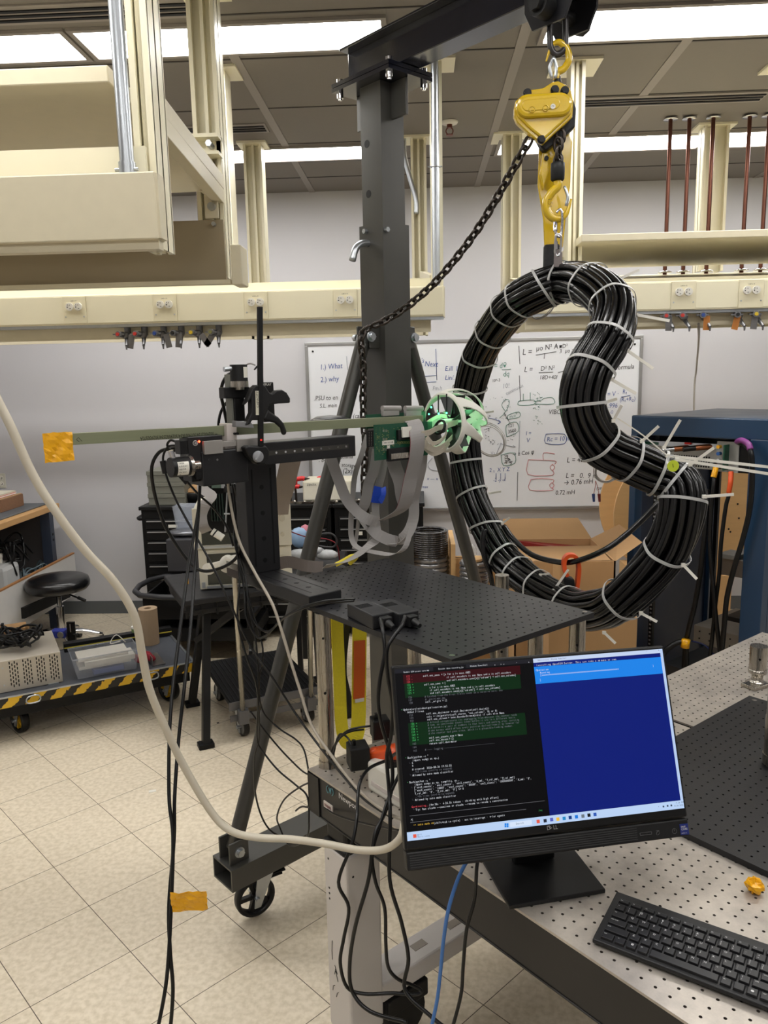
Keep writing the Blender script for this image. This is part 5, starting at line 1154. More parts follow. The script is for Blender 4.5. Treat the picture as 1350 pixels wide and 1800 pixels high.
part('port_marks', pt, mat('mark_grey', (100, 100, 102), .5), sb)
xb, yb = sc(1285, 805)
bdg = part('badge', MB(MM).bb((xb-.0085, yb-.0095, -.0022), (xb+.0085, yb+.0095, -.0010)), mat('badge_blue', (24, 40, 110), .3), sb)
tx = MB(); mtext(tx, 'intel', xb-.0065, yb+.0035, .0036, -.0008); mtext(tx, 'CORE', xb-.0065, yb-.0012, .0036, -.0008, .95); mtext(tx, 'ULTRA  5', xb-.0068, yb-.0072, .0018, -.0008)
part('badge_text', tx, m_white, bdg)
# stand
Mb = Matrix.Translation((base_c.x, base_c.y, ZT)) @ Matrix.Rotation(my+.02, 4, 'Z')
part('stand_base', MB(Mb).bb((-.096, -.075, .0005), (.096, .075, .009)), mat('stand_black', (16, 16, 17), .45, spec=.4), AIO, bev=.002)
part('stand_neck', MB().beam(V((base_c.x, base_c.y, ZT+.008))+V((-.01, .045, 0)), MC-MU*.17-MN*.045, .085, .02, up=N0), mat('stand_black', 0), AIO, bev=.004)
# the picture on the screen
def emis(name, col, k_=1.0):
    m = MATS.get(name)
    if m: return m
    m = mat(name, (2, 2, 2), .4, 0, 0, spec=.12); b = m.node_tree.nodes['Principled BSDF']; b.inputs['Emission Color'].default_value = lin(col)+(1,); b.inputs['Emission Strength'].default_value = k_; return m
a0, b0_ = sc(97, 855); a1, b1_ = sc(1285, 712); a2, b2_ = sc(42, 118); a3, b3_ = sc(1182, 24)
XA = -.2645; XB = .2645; YB_ = (b0_+b1_)/2; YT = -.0065
xs_ = (sc(630, 68)[0]+sc(703, 745)[0])/2      # split between the two windows
yt_ = YB_+.0145                                # taskbar top
SC = part('screen', MB(MM).bb((XA, YB_, -.001), (XB, YT, .0)), emis('screen_terminal', (8, 8, 11)), AIO)
def rect(name, x0, y0, x1, y1, col, z=.0004, k_=1.0, grad=None):
    m = emis('scr_'+name+str(col), col, k_)
    return part(name, MB(MM).add([(x0, y0, z), (x1, y0, z), (x1, y1, z), (x0, y1, z)], [(0, 1, 2, 3)]), m, SC)
yb1 = (sc(640, 88)[1]); yb2 = sc(635, 105)[1]; yb3 = sc(640, 178)[1]
rect('blue_window', xs_, yt_, XB-.005, YT, (14, 30, 116))
rect('window_title_bar', xs_, yb1+.001, XB, YT, (196, 212, 240), .0006)
rect('progress_band', xs_, yb3, XB-.005, yb2+.0005, (32, 132, 232), .0006)
rect('scroll_strip', XB-.0055, yt_, XB, YT, (186, 206, 240), .0008)
rect('taskbar', XA, YB_, XB, yt_, (186, 210, 244), .0008)
rect('tab_bar', XA, sc(50, 132)[1], xs_, YT, (32, 32, 38), .0004)
rect('active_tab', sc(190, 0)[0], sc(50, 132)[1], sc(332, 0)[0], YT-.001, (14, 14, 18), .0006)
def yy(x, y): return sc(x, y)[1]
rect('removed_block', sc(70, 150)[0], yy(300, 158), sc(575, 110)[0], yy(300, 119), (52, 10, 16), .0005)
rect('added_block', sc(75, 180)[0], yy(300, 220), sc(575, 150)[0], yy(300, 158), (10, 40, 18), .0005)
rect('added_block', sc(95, 400)[0], yy(300, 424), sc(600, 350)[0], yy(300, 328), (10, 40, 18), .0005)
T = {c: MB() for c in ('w', 'g', 'r', 'd', 'o', 'b', 'y', 'k')}
ADV = (sc(565, 339)[0]-sc(175, 348)[0])/70
def st_(s, x, y, c='w', h=.0033, sx=.78):
    a, b = sc(x, y)
    for i_, ch in enumerate(s):      # fixed pitch lettering
        if ch != ' ': text(T[c], ch, MM @ Matrix.Translation((a+i_*ADV*sx/.78*(h/.0033), b, .0011)), h/.66, sx*1.0)
rowsT = [(83, 150, 'r', '122 -'), (84, 162, 'r', '123 -'), (85, 174, 'r', '124 -'), (86, 186, 'g', '122 +'), (88, 198, 'g', '123 +'), (89, 210, 'g', '124 +'), (90, 222, 'g', '125 +'), (92, 240, 'd', '126'), (93, 252, 'd', '127'), (95, 264, 'd', '128'),
 (156, 147, 'w', 'self.enc_axes = [a for a in oenc.AXES'), (258, 153, 'w', 'if self.encoders is not None and a in self.encoders'), (258, 166, 'w', 'and self.encoders.axes[a]["column"] < self.enc_columns]'),
 (160, 184, 'w', 'self.enc_axes = ['), (184, 197, 'w', 'a for a in oenc.AXES'), (186, 209, 'w', 'if self.encoders is not None and a in self.encoders'), (187, 221, 'w', 'and self.encoders.axes[a]["column"] < self.enc_columns]'),
 (163, 236, 'd', '# Latched from the first finite count on a relative axis; see'), (165, 248, 'd', '# _positions_mm.'), (166, 259, 'w', 'self._origin = {}'),
 (62, 293, 'g', '\u2022'), (70, 293, 'w', 'Update(src\\octobee\\gui\\session.py)'), (75, 304, 'd', '\u2514'), (88, 304, 'w', 'Added 7 lines'), (96, 317, 'd', '153'), (98, 329, 'd', '154'), (99, 341, 'd', '155'),
 (170, 310, 'w', 'self.enc_decimator = ocal.Decimator(self.decim())'), (172, 323, 'w', 'cols = int(getattr(self.source, "enc_columns", 0) or 0)'), (174, 335, 'w', 'self.enc_stream = oenc.EncoderStream(cols) if cols else None'),
 (175, 348, 'd', '# A fresh stream starts its unwrapping from whatever the counter reads'), (176, 359, 'd', '# now, so continuous counts taken before it are in a different basis.'), (178, 371, 'd', '# A datum is a pair of numbers in that basis and nothing else; carrying'), (179, 383, 'd', '# one across would offset every position derived from it by however far'), (180, 395, 'd', '# the counter had gone since, which is a plausible-looking number.'),
 (102, 354, 'g', '156 +'), (103, 366, 'g', '157 +'), (104, 378, 'g', '158 +'), (105, 390, 'g', '159 +'), (107, 402, 'g', '160 +'), (108, 414, 'g', '161 +'), (109, 425, 'g', '162 +'), (110, 440, 'd', '163'), (111, 455, 'd', '164'), (113, 470, 'd', '165'),
 (182, 414, 'w', 'self.enc_counts_now = None'), (183, 426, 'w', 'self.enc_datum = {}'), (184, 439, 'w', 'return self.decimator'), (164, 465, 'd', '# ---- logging ---------------------------------------'),
 (80, 500, 'g', '\u2022'), (89, 500, 'w', 'Bash(python -c "'), (112, 511, 'w', 'import numpy as np\u2026)'), (92, 525, 'd', '\u2514'), (108, 522, 'w', '6'), (109, 534, 'w', '6'), (109, 550, 'w', '# created: 2026-08-26 19:55:55'), (111, 562, 'd', '\u2026 +23 lines (ctrl+o to expand)'), (96, 576, 'd', '\u2514'), (110, 576, 'w', 'Allowed by auto mode classifier'),
 (88, 606, 'g', '\u2022'), (97, 606, 'w', 'Bash(python -c "'), (120, 616, 'w', 'import numpy as np, tempfile, os\u2026'), (102, 631, 'd', '\u2514'), (118, 629, 'w', "['enc0_counts', 'enc1_counts', 'enc2_counts', 'X_mm', 'Y_rel_mm', 'Z_rel_mm']"), (119, 642, 'w', "['enc0_counts': '10000', 'enc1_counts': '50000', 'enc2_counts': '1000000000', 'X_mm': '5',"), (120, 655, 'w', "Y_rel_mm': '0', 'Z_rel_mm': '0'] C> 0"), (121, 668, 'd', '\u2026 +36 lines (ctrl+o to expand)'), (106, 684, 'd', '\u2514'), (121, 682, 'w', 'Allowed by auto mode classifier'),
 (106, 712, 'r', 'Germinating\u2026'), (183, 703, 'w', '(4m 36s \u00b7 \u2193 20.5k tokens \u00b7 thinking with high effort)'), (110, 724, 'd', '\u2514'), (124, 724, 'w', 'Tip: Run claude --continue or claude --resume to resume a conversation'), (103, 767, 'w', '>|'), (116, 790, 'y', '\u25b8\u25b8 auto mode on'), (203, 782, 'w', '(shift+tab to cycle) \u00b7 esc to interrupt \u00b7 \u2190 for agents'), (655, 727, 'g', '/rc')]
for x, y, c, s_ in rowsT: st_(s_, x, y, c)
for x, y, s_ in ((72, 130, 'Remote SSH access outside'), (222, 116, 'Encoder data recording fa'), (358, 104, 'Windows PowerShell'), (174, 122, 'x'), (321, 110, 'x'), (464, 98, 'x'), (490, 96, '+  v'), (557, 88, '\u2013'), (610, 86, 'x')): st_(s_, x, y, 'w', .0026)
st_('Administrator: Windows PowerShell', 650, 78, 'k', .0024); st_('Installing OpenSSH Server. This can take a minute or two.', 646, 101, 'w', .0032, .95)
st_('Operation', 642, 122, 'w', .0032, .95); st_('Running', 660, 133, 'w', .0032, .95); st_('['+'o'*56, 662, 143, 'w', .0032, .92); st_(']', 660, 164, 'w', .0034); st_(']', 1147, 102, 'w', .003)
for s_, x, y in (('\u2013', 1118, 40), ('x', 1170, 34)): st_(s_, x, y, 'k', .003)
for s_, x, y, h in (('80\u00b0F', 131, 832, .0024), ('Mostly sunny', 131, 840, .0022), ('Search', 556, 784, .003), ('7:56 PM', 1246, 694, .0026), ('8/26/2026', 1240, 706, .0024), ('^', 1170, 712, .003)): st_(s_, x, y, 'k', h, .9)
for i, y_ in enumerate((693, 772, 745)):
    pass
ln = MB(MM)
for (x0, y0), (x1, y1) in (((98, 748), (680, 681)), ((101, 778), (600, 716))):
    p, q = sc(x0, y0), sc(x1, y1); yl = (p[1]+q[1])/2; ln.bb((p[0], yl, .0005), (q[0], yl+.0004, .001))
part('divider_lines', ln, emis('line_grey', (120, 120, 125)), SC)
names = {'w': ('white_code', (225, 228, 235)), 'g': ('green_code', (80, 200, 110)), 'r': ('red_code', (225, 80, 90)), 'd': ('dim_code', (118, 120, 128)), 'o': ('orange_code', (230, 140, 60)), 'b': ('violet_code', (130, 110, 240)), 'y': ('amber_code', (235, 190, 70)), 'k': ('dark_text', (40, 50, 70))}
for c, (nm, col) in names.items():
    if T[c].v: part(nm, T[c], emis('ink_'+nm, col), SC)
ic = {}
def icon(x, y, w_, h_, col, nm='taskbar_icon'):
    a, b = sc(x, y); part(nm, MB(MM).bb((a-w_/2, b-h_/2, .0009), (a+w_/2, b+h_/2, .0013)), emis('icon'+str(col), col), SC)
for x, y, c_ in ((652, 770, (230, 90, 70)), (682, 767, (40, 45, 60)), (710, 762, (90, 100, 190)), (737, 760, (240, 190, 70)), (764, 757, (40, 140, 200)), (790, 753, (20, 60, 130)), (817, 750, (30, 120, 220)), (845, 747, (110, 120, 130)), (871, 743, (25, 25, 30)), (897, 740, (50, 90, 180)), (120, 833, (230, 90, 70)), (1192, 706, (60, 70, 90)), (1210, 703, (60, 70, 90)), (1226, 701, (60, 70, 90))):
    s_ = .0058 if x < 1000 else .003; icon(x, y, s_, s_, c_)
for dx in (-4, 5):
    for dy in (-4, 5): icon(515+dx, 786+dy, .0032, .0032, (20, 130, 230), 'start_icon')
rect('search_box', sc(530, 782)[0], yt_-.0115, sc(625, 775)[0], yt_-.0035, (214, 228, 250), .00095)

# ================================================================ KEYBOARD
KA = math.radians(-31.5); KO = V((.2835, 1.2005, ZT)); KM = Matrix.Translation(KO) @ Matrix.Rotation(KA, 4, 'Z')
KB = thing('keyboard', 'black low-profile computer keyboard on the optical table in front of the monitor', 'keyboard', KO, KA)
kd = .132; kw = .434
body = MB(KM); prof = [(0, .004), (0, .012), (kd*.9, .021), (kd, .022), (kd, .006)]
vs = [(x, y, z) for x in (0, kw) for y, z in prof]; n = 5
body.add(vs, [tuple(range(n)), tuple(range(2*n-1, n-1, -1))]+[(n+i, n+(i+1) % n, (i+1) % n, i) for i in range(n)])
part('case', body, mat('keyboard_case', (15, 15, 16), .5, 0, .04, bump=.05, bs=900), KB, bev=.002)
part('foot', MB(KM).bb((.03, .006, .0), (.06, .02, .005)).bb((.37, .006, .0), (.40, .02, .005)).bb((.03, kd-.02, .0), (.06, kd-.008, .007)).bb((.37, kd-.02, .0), (.40, kd-.008, .007)), m_rub, KB)
m_key = mat('keycap', (20, 20, 22), .42, 0, .05); leg = MB()
tilt = math.atan2(.009, kd*.9); u_ = .01905
def key(x, y, w_, h_, s=None, s2=None, icon_=None):
    zc = .012+y/(kd*.9)*.009
    F = KM @ Matrix.Translation((x, y, zc)) @ Matrix.Rotation(tilt, 4, 'X'); a, b = w_/2, h_/2; t = .0011; zt = .0042
    mb = MB(F).add([(-a, -b, 0), (a, -b, 0), (a, b, 0), (-a, b, 0), (-a+t, -b+t, zt), (a-t, -b+t, zt), (a-t, b-t, zt), (-a+t, b-t, zt)], [(4, 5, 6, 7), (0, 1, 5, 4), (1, 2, 6, 5), (2, 3, 7, 6), (3, 0, 4, 7)])
    part('key', mb, m_key, KB, bev=.0006)
    if s:
        big = len(s) == 1; text(leg, s, F @ Matrix.Translation((-a+.0035, b-(.0075 if big else .0058), zt+.0003)), .0058 if big else .0032)
    if s2: text(leg, s2, F @ Matrix.Translation((-a+.0035, b-.0125, zt+.0003)), .0042)
    if icon_ == 'win':
        for dx in (0, .0021):
            for dy in (0, .0021): leg.add([(dx-.001, dy-.001, zt+.0003), (dx+.0008, dy-.001, zt+.0003), (dx+.0008, dy+.0008, zt+.0003), (dx-.001, dy+.0008, zt+.0003)], [(0, 1, 2, 3)], False, F)
    if icon_ == 'c': leg.torus((0, 0, zt+.0002), .0022, .0006, (0, 0, 1), 12, 4) if False else leg.add([(.0026*math.cos(k_), .0022*math.sin(k_), zt+.0003) for k_ in [6.283*i/8 for i in range(8)]], [tuple(range(8))], False, F)
R = [('bottom', [('ctrl', 1.25), ('fn', 1), ('WIN', 1), ('alt', 1), ('', 5.75), ('alt', 1), ('', 1), ('COP', 1), ('ctrl', 1), ('<', 1)]),
     ('shift', [('shift', 2.25)]+[(c, 1) for c in 'ZXCVBNM']+[('<|,', 1), ('>|.', 1), ('?|/', 1), ('shift', 2.75)]),
     ('home', [('caps lock', 1.75)]+[(c, 1) for c in 'ASDFGHJKL']+[(':|;', 1), ('"|\'', 1), ('enter', 2.25)]),
     ('top', [('tab', 1.5)]+[(c, 1) for c in 'QWERTYUIOP']+[('{|[', 1), ('}|]', 1), ('||\\', 1.5)]),
     ('num', [('~|`', 1)]+[(a+'|'+b, 1) for a, b in zip('!@#$%^&*()', '1234567890')]+[('_|-', 1), ('+|=', 1), ('backspace', 2)])]
y = .0155
for nm, ks in R:
    x = .010
    for s_, w_ in ks:
        W_ = w_*u_; cxk = x+W_/2
        if s_ == 'WIN': key(cxk, y, W_-.0026, .0160, icon_='win')
        elif s_ == 'COP': key(cxk, y, W_-.0026, .0160, icon_='c')
        elif len(s_) >= 3 and s_[1] == '|': key(cxk, y, W_-.0026, .0160, s_[0], s_[2:])
        else: key(cxk, y, W_-.0026, .0160, s_ or None)
        x += W_
    y += .0190
x = .010; fw = 15*u_/13
for s_ in ('esc', 'F1', 'F2', 'F3', 'F4', 'F5', 'F6', 'F7', 'F8', 'F9', 'F10', 'F11', 'F12'):
    key(x+fw/2, y-.002, fw-.003, .0098, s_); x += fw
for r_i in range(5):
    for c_i in range(5):
        if c_i == 0 and r_i in (2,): continue
        key(.305+c_i*u_+(.006 if c_i else 0), .0155+r_i*.019, u_-.0026, .016)
part('key_legends', leg, mat('legend_white', (205, 205, 205), .5), KB)
# ================================================================ BACKGROUND: TOOL CHESTS
def chest(x0, x1, lab, rowsz):
    t = thing('tool_chest', lab, 'tool chest', ((x0+x1)/2, 5.38, 0))
    part('body', MB().bb((x0, 5.12, .10), (x1, 5.64, .90)), m_dark, t, bev=.004)
    part('top', MB().bb((x0-.01, 5.10, .90), (x1+.01, 5.65, .925)), m_black, t, bev=.004)
    for z, h in rowsz:
        d = part('drawer', MB().bb((x0+.03, 5.108, z-h+.004), (x1-.03, 5.12, z-.002)), m_black, t, bev=.002)
        part('handle', MB().bb((x0+.04, 5.094, z-.016), (x1-.04, 5.110, z-.010)), mat('drawer_handle_alu', (200, 200, 202), .3, .8), d)
    for x in (x0+.06, x1-.06):
        for y in (5.2, 5.56): part('caster', MB().cyl((x-.015, y, .05), (x+.015, y, .05), .05, n=20).bb((x-.02, y-.03, .06), (x+.02, y+.03, .10)), m_blackp, t)
    return t
zz = [aY(300, y, 5.1).z for y in (916, 935, 954, 973)]
zz += [zz[-1]-.09*(i+1) for i in range(5)]
xa_ = aY(246, 900, 5.1).x; xm_ = aY(584, 900, 5.1).x
c1 = chest(xa_, xm_-.012, 'black tool chest with bright drawer handles, left one, under the grey boxes', [(z+.012, .07) for z in zz])
part('side_handle', MB().tube([(xa_, 5.2, .83), (xa_-.05, 5.2, .83), (xa_-.05, 5.5, .83), (xa_, 5.5, .83)], .014, 10, sub=3), m_blackp, c1)
zz2 = [aY(650, y, 5.1).z for y in (911, 930, 949, 967)]; zz2 += [zz2[-1]-.09*(i+1) for i in range(5)]
c2 = chest(xm_+.012, .02, 'black tool chest with bright drawer handles, right one, behind the crane post', [(z+.012, .07) for z in zz2])
p = aY(632, 937, 5.1); part('white_label', MB().bb((p.x-.02, 5.09, p.z-.012), (p.x+.02, 5.094, p.z+.012)), m_white, c2)
zt = .925
m_gbox = mat('grey_green_box', (112, 112, 102), .6, 0, .04)
gx0, gx1 = aY(259, 860, 5.17).x, aY(325, 860, 5.17).x
for i in range(3):
    z0 = zt+i*.078; t = thing('storage_box', 'flat grey green box, '+('bottom', 'middle', 'top')[i]+' of the stack of three on the left tool chest', 'box', ((gx0+gx1)/2, 5.32, z0), group='grey boxes on the tool chest')
    part('base', MB().bb((gx0+.003, 5.17, z0), (gx1-.003, 5.45, z0+.05)), m_gbox, t, bev=.002); part('lid', MB().bb((gx0, 5.165, z0+.048), (gx1, 5.455, z0+.076)), m_gbox, t, bev=.002)
t = thing('tray', 'black plastic tray on the tool chest beside the grey boxes', 'tray', aY(345, 893, 5.3))
part('tray', MB().lathe([(.0, .0), (.13, .0), (.17, .07), (.165, .075), (.12, .01), (0, .01)], (aY(340, 893, 5.3).x, 5.35, zt), n=6), m_black, t)
t = thing('paper_bag', 'crumpled brown paper on the tool chest behind the instruments', 'paper', aY(352, 885, 5.3))
mb = MB(); r_ = random.Random(8); c = V((aY(354, 880, 5.3).x, 5.3, zt+.075)); vs = []; fs = []
for i in range(7):
    for k_ in range(10): a = math.pi*i/6; b_ = 6.283*k_/10; rr = .075*(1+r_.uniform(-.35, .35)); vs.append(c+V((rr*1.2*math.sin(a)*math.cos(b_), rr*math.sin(a)*math.sin(b_), rr*.95*math.cos(a))))
for i in range(6): fs += [(i*10+k_, (i+1)*10+k_, (i+1)*10+(k_+1) % 10, i*10+(k_+1) % 10) for k_ in range(10)]
part('paper', mb.add(vs, fs), m_card, t)
def box_thing(name, lab, cat, x0, y0, x1, y1, Y, d, m, bev=.003, pname='case'):
    a = aY(x0, y1, Y); b = aY(x1, y0, Y); t = thing(name, lab, cat, ((a.x+b.x)/2, Y+d/2, a.z)); part(pname, MB().bb((a.x, Y, a.z), (b.x, Y+d, b.z)), m, t, bev=bev); return t, a, b
t, a, b = box_thing('bench_instrument', 'wide white bench instrument on the tool chest behind the left brace', 'instrument', 533, 845, 618, 881, 5.2, .28, m_beige, .006)
part('front_panel', MB().bb((a.x+.01, 5.195, a.z+.01), (b.x-.01, 5.2, b.z-.008)), mat('beige_front', (222, 218, 202), .5), t); tx = MB(); text(tx, 'ZENTA', frame((a.x+.03, 5.193, b.z-.03), (1, 0, 0), z=(0, -1, 0)), .02); part('maker_print', tx, m_dark, t)
m_red = mat('red_handle', (205, 40, 42), .4, 0, .03)
for x, y, lab in ((525, 842, 'red-handled crimping tool standing highest, left of the white instrument'), (516, 856, 'shorter red-handled crimping tool beside the white instrument')):
    t = thing('crimping_tool', lab, 'hand tool', aY(x, 885, 5.22)); p = aY(x, y, 5.22)
    part('grip', MB().tube([p+V((-.03, 0, -.005)), p+V((.02, 0, .004)), p+V((.04, 0, 0))], .016, 10, sub=3).tube([p+V((-.02, 0, 0)), p+V((-.025, 0, -.05))], .013, 8), m_red, t); part('tip', MB().cyl(p+V((.04, 0, 0)), p+V((.075, 0, .002)), .011, .003), m_iron, t); part('shaft', MB().cyl(p+V((-.025, 0, -.05)), V((p.x-.022, p.y, zt)), .008), m_iron, t)
for x0, x1 in ((558, 569), (582, 590)):
    p = aY(x0, 841, 5.4); q = aY(x1, 840, 5.4); solo('screwdriver', MB().tube([p, (p+q)/2+UP*.005, q], .012, 10, sub=3).cyl((p.x+.01, 5.4, p.z), (p.x+.01, 5.4, zt), .008), m_red, 'red tool handle seen over the white instrument, '+('left' if x0 < 570 else 'right')+' one', 'hand tool')
r_ = random.Random(4)
ORD = ('leftmost', 'second from left', 'third from left', 'fourth from left', 'fifth from left', 'sixth from left', 'fifth from right', 'fourth from right', 'third from right', 'second from right', 'rightmost')
for i, x in enumerate((502, 514, 527, 541, 552, 563, 574, 586, 621, 632, 644)):
    x += r_.uniform(-3, 3); p = aY(x, 884, r_.uniform(5.12, 5.19)); p.z = zt
    if 600 < x < 615: continue
    a = r_.uniform(-1.2, 1.2); dv = V((math.cos(a), math.sin(a)*.3, 0)); L = r_.uniform(.02, .05)
    solo('hand_tool', MB().beam(p-dv*L+UP*.008, p+dv*L+UP*.010, .014, .014).sph(p+dv*L+UP*.012, .012, 8), m_steel if i % 3 else m_iron, 'small metal tool littering the front of the tool chest top, '+ORD[i], 'hand tool', 'small tools littering the tool chest top')

# ================================================================ WIRE SPOOLS, CARTON, REEL
def spool(x, ytop, ybot, Y, rpx, mw, lab, flange_m=None, wrap=False):
    k = Y/FPX; p = aY(x, (ytop+ybot)/2, Y); r = rpx*k; z1 = aY(x, ytop, Y).z; z0 = aY(x, ybot, Y).z
    t = thing('wire_spool', lab, 'wire spool', (p.x, Y, z0)); mb = MB(); n = 12; h = (z1-z0)/n
    for i in range(n):
        for q in range(2 if wrap else 1): mb.torus((p.x, Y, z0+h*(i+.5)), r-h*.6-q*h, h*.56, n=36, m=6)
    part('winding', mb, mw, t)
    if flange_m: part('flange', MB().cyl((p.x, Y, z0-.012), (p.x, Y, z0), r+.02, n=40).cyl((p.x, Y, z1), (p.x, Y, z1+.012), r*.5, n=30), flange_m, t)
    return t
m_film = mat('wrapped_silver_wire', (150, 150, 152), .2, .7, .4, 30)
m_bwire = mat('wrapped_black_wire', (40, 38, 38), .25, 0, .5, 30, coat=.6)
spool(754, 931, 975, 4.3, 35, m_bwire, 'film-wrapped coil of black wire on top of the silver coil, right of the post', wrap=True)
spool(756, 976, 1075, 4.32, 36, m_film, 'film-wrapped silver wire spool under the black coil', m_wood)
spool(834, 985, 1080, 4.1, 28, m_film, 'film-wrapped silver wire spool behind the lower left of the coil', m_wood)
solo('spool_stand', MB().bb((aY(792, 1000, 4.25).x, 4.2, 0), (aY(800, 1000, 4.25).x, 4.6, aY(795, 950, 4.3).z)).bb((aY(722, 1000, 4.2).x-.02, 4.2, 0), (aY(723, 1000, 4.2).x, 4.6, aY(722, 960, 4.3).z)).bb((aY(722, 1000, 4.2).x, 4.2, .38), (aY(800, 1000, 4.25).x, 4.6, aY(756, 1080, 4.3).z)), m_wood, 'light wooden frame holding the wire spools right of the post', 'wooden frame')
t = thing('wood_crate', 'light wooden crate edge behind the lower left of the coil', 'crate', aY(830, 1080, 4.4))
a = aY(797, 977, 4.4); b = aY(930, 1080, 4.4); part('front', MB().bb((a.x, 4.35, 0), (b.x, 4.37, a.z)).bb((a.x-.01, 4.34, a.z-.035), (b.x, 4.40, a.z)), m_wood, t)
part('clear_packing', MB().sph(aY(825, 970, 4.45), .045, 10, (1, .6, 1.2)), mat('clear_film', (225, 230, 232), .1, 0, 0, alpha=.35), t)
t = thing('carton', 'big open cardboard carton with a red handling label behind the coil', 'carton', aY(985, 1150, 3.5))
a = aY(905, 988, 3.45); b = aY(1078, 1130, 3.45)
part('walls', MB().bb((a.x, 3.45, 0), (b.x, 3.458, a.z)).bb((a.x, 3.45, 0), (a.x+.008, 3.95, a.z)).bb((b.x-.008, 3.45, 0), (b.x, 3.95, a.z)).bb((a.x, 3.942, 0), (b.x, 3.95, a.z)).bb((a.x+.01, 3.46, a.z-.06), (b.x-.01, 3.94, a.z-.05)), m_card, t)
fl = MB().add([(a.x, 3.95, a.z), (b.x, 3.95, a.z), (b.x-.03, 4.15, a.z+.07), (a.x+.02, 4.15, a.z+.07)], [(0, 1, 2, 3)]); part('flap', fl, m_card, t)
fl = MB().add([(b.x, 3.45, a.z), (b.x, 3.95, a.z), (b.x+.10, 3.80, a.z+.10), (b.x+.12, 3.47, a.z+.08)], [(0, 1, 2, 3)]); part('flap', fl, m_card, t)
fl = MB().add([(a.x, 3.46, a.z+.002), (b.x-.02, 3.46, a.z+.002), (b.x-.02, 3.72, a.z+.012), (a.x, 3.72, a.z+.012)], [(0, 1, 2, 3)]); part('flap', fl, m_card, t)
lb = part('handling_label', MB().bb((aY(963, 1040, 3.44).x, 3.4445, aY(975, 1062, 3.44).z), (aY(992, 1040, 3.44).x, 3.4495, aY(975, 1022, 3.44).z)), m_white, t)
q = aY(963, 1030, 3.443); part('red_band', MB().bb((q.x, 3.4435, q.z-.004), (aY(992, 1030, 3.443).x, 3.445, q.z+.022)), m_red, lb)
tx = MB(); text(tx, 'HANDLE WITH CARE', frame((q.x+.003, 3.443, q.z+.004), (1, 0, 0), z=(0, -1, 0)), .011, .55); part('label_words', tx, m_white, lb)
part('tape_strip', MB().bb((aY(972, 1000, 3.44).x, 3.447, .2), (aY(985, 1000, 3.44).x, 3.4505, a.z)), mat('clear_tape', (190, 155, 112), .15, 0, .05), t)
t = thing('red_tray', 'flat dark red tray lying on the carton', 'tray', aY(975, 963, 3.9))
part('tray', MB().beam(aY(912, 950, 4.0), aY(1045, 974, 3.85), .12, .028), mat('dark_red', (140, 36, 34), .45), t, bev=.003)
t = thing('small_carton', 'small cardboard box on the floor below the coil', 'carton', aY(1015, 1140, 2.9))
a = aY(965, 1128, 3.05); part('box', MB().bb((a.x, 3.05, 0), (a.x+.35, 3.35, a.z+.10)), m_card, t)
t = thing('cable_reel', 'big plywood cable reel flange standing behind the blue rack', 'cable reel', aY(1203, 1040, 4.9))
c = aY(1207, 905, 5.0); part('flange', MB().cyl(c, c+V((.0, .02, 0)), .46, n=64), m_wood, t)
hm = MB()
for x, y in ((1297, 886), (1299, 911), (1281, 930), (1284, 935)): q = aY(x, y, 4.998); hm.cyl(q, q+V((0, .004, 0)), .006, n=10)
part('bolt_holes', hm, m_dark, t, kind='stuff'); part('cradle', MB().bb((c.x-.3, c.y-.02, 0), (c.x+.3, c.y+.45, c.z-.40)), m_wood, t); part('core', MB().cyl(c+V((0, .02, 0)), c+V((0, .4, 0)), .18, n=40).cyl(c+V((0, .4, 0)), c+V((0, .42, 0)), .46, n=64), m_wood, t)

# ================================================================ BLUE RACK
RK0 = aZ(1110, 730, 1.55); RM = frame((RK0.x, RK0.y, 0), U, z=UP)     # x = width (u), y = depth (w)
m_blue = mat('rack_blue', (30, 58, 86), .34, 0, .07, 8, bump=.03, bs=30)
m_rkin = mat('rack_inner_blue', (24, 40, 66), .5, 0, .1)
RK = thing('equipment_rack', 'tall open blue equipment rack behind the optical tables', 'rack', (RK0.x, RK0.y, 0), math.radians(-48.5))
rw_, rd_, rh_ = .66, .79, 1.55
part('top', MB(RM).bb((0, 0, rh_-.09), (rw_, rd_, rh_)), m_blue, RK, bev=.006)
for a, b_ in (((0, 0), (.035, .06)), ((rw_-.09, 0), (rw_, .06)), ((0, rd_-.06), (.035, rd_)), ((rw_-.05, rd_-.06), (rw_, rd_))):
    part('upright', MB(RM).bb((a[0], a[1], .05), (b_[0], b_[1], rh_-.085)), m_blue, RK, bev=.004)
part('base', MB(RM).bb((0, 0, .05), (rw_, rd_, .13)), m_blue, RK, bev=.004)
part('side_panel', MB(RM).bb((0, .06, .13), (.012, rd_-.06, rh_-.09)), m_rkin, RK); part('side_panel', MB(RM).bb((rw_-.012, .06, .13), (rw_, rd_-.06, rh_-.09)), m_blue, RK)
ml = MB(RM)
for x in (.075, rw_-.125):
    for y in (.09, rd_-.12): ml.bb((x, y, .13), (x+.02, y+.02, rh_-.1))
part('mounting_rails', ml, m_black, RK)
hl = MB(RM)
for i in range(60): hl.bb((.080, .0885, .2+i*.02), (.090, .0895, .208+i*.02))
part('rail_holes', hl, m_galv, RK, kind='stuff')
m_eq = mat('equipment_grey', (165, 165, 160), .45, .2, .1)
def rkp(x, y, d=.06): return RM.inverted() @ aP(x, y, RM @ V((0, d, 0)), W)
def rack_unit(name, lab, x0, y0, x1, y1, d, dep, m):
    a = rkp(x0, y0, d); b = rkp(x1, y1, d); t = thing(name, lab, 'rack equipment', RM @ V(((a.x+b.x)/2, d, b.z)), math.radians(-48.5)); part('chassis', MB(RM).bb((a.x, d, b.z), (b.x, d+dep, a.z)), m, t, bev=.002); return t, a, b
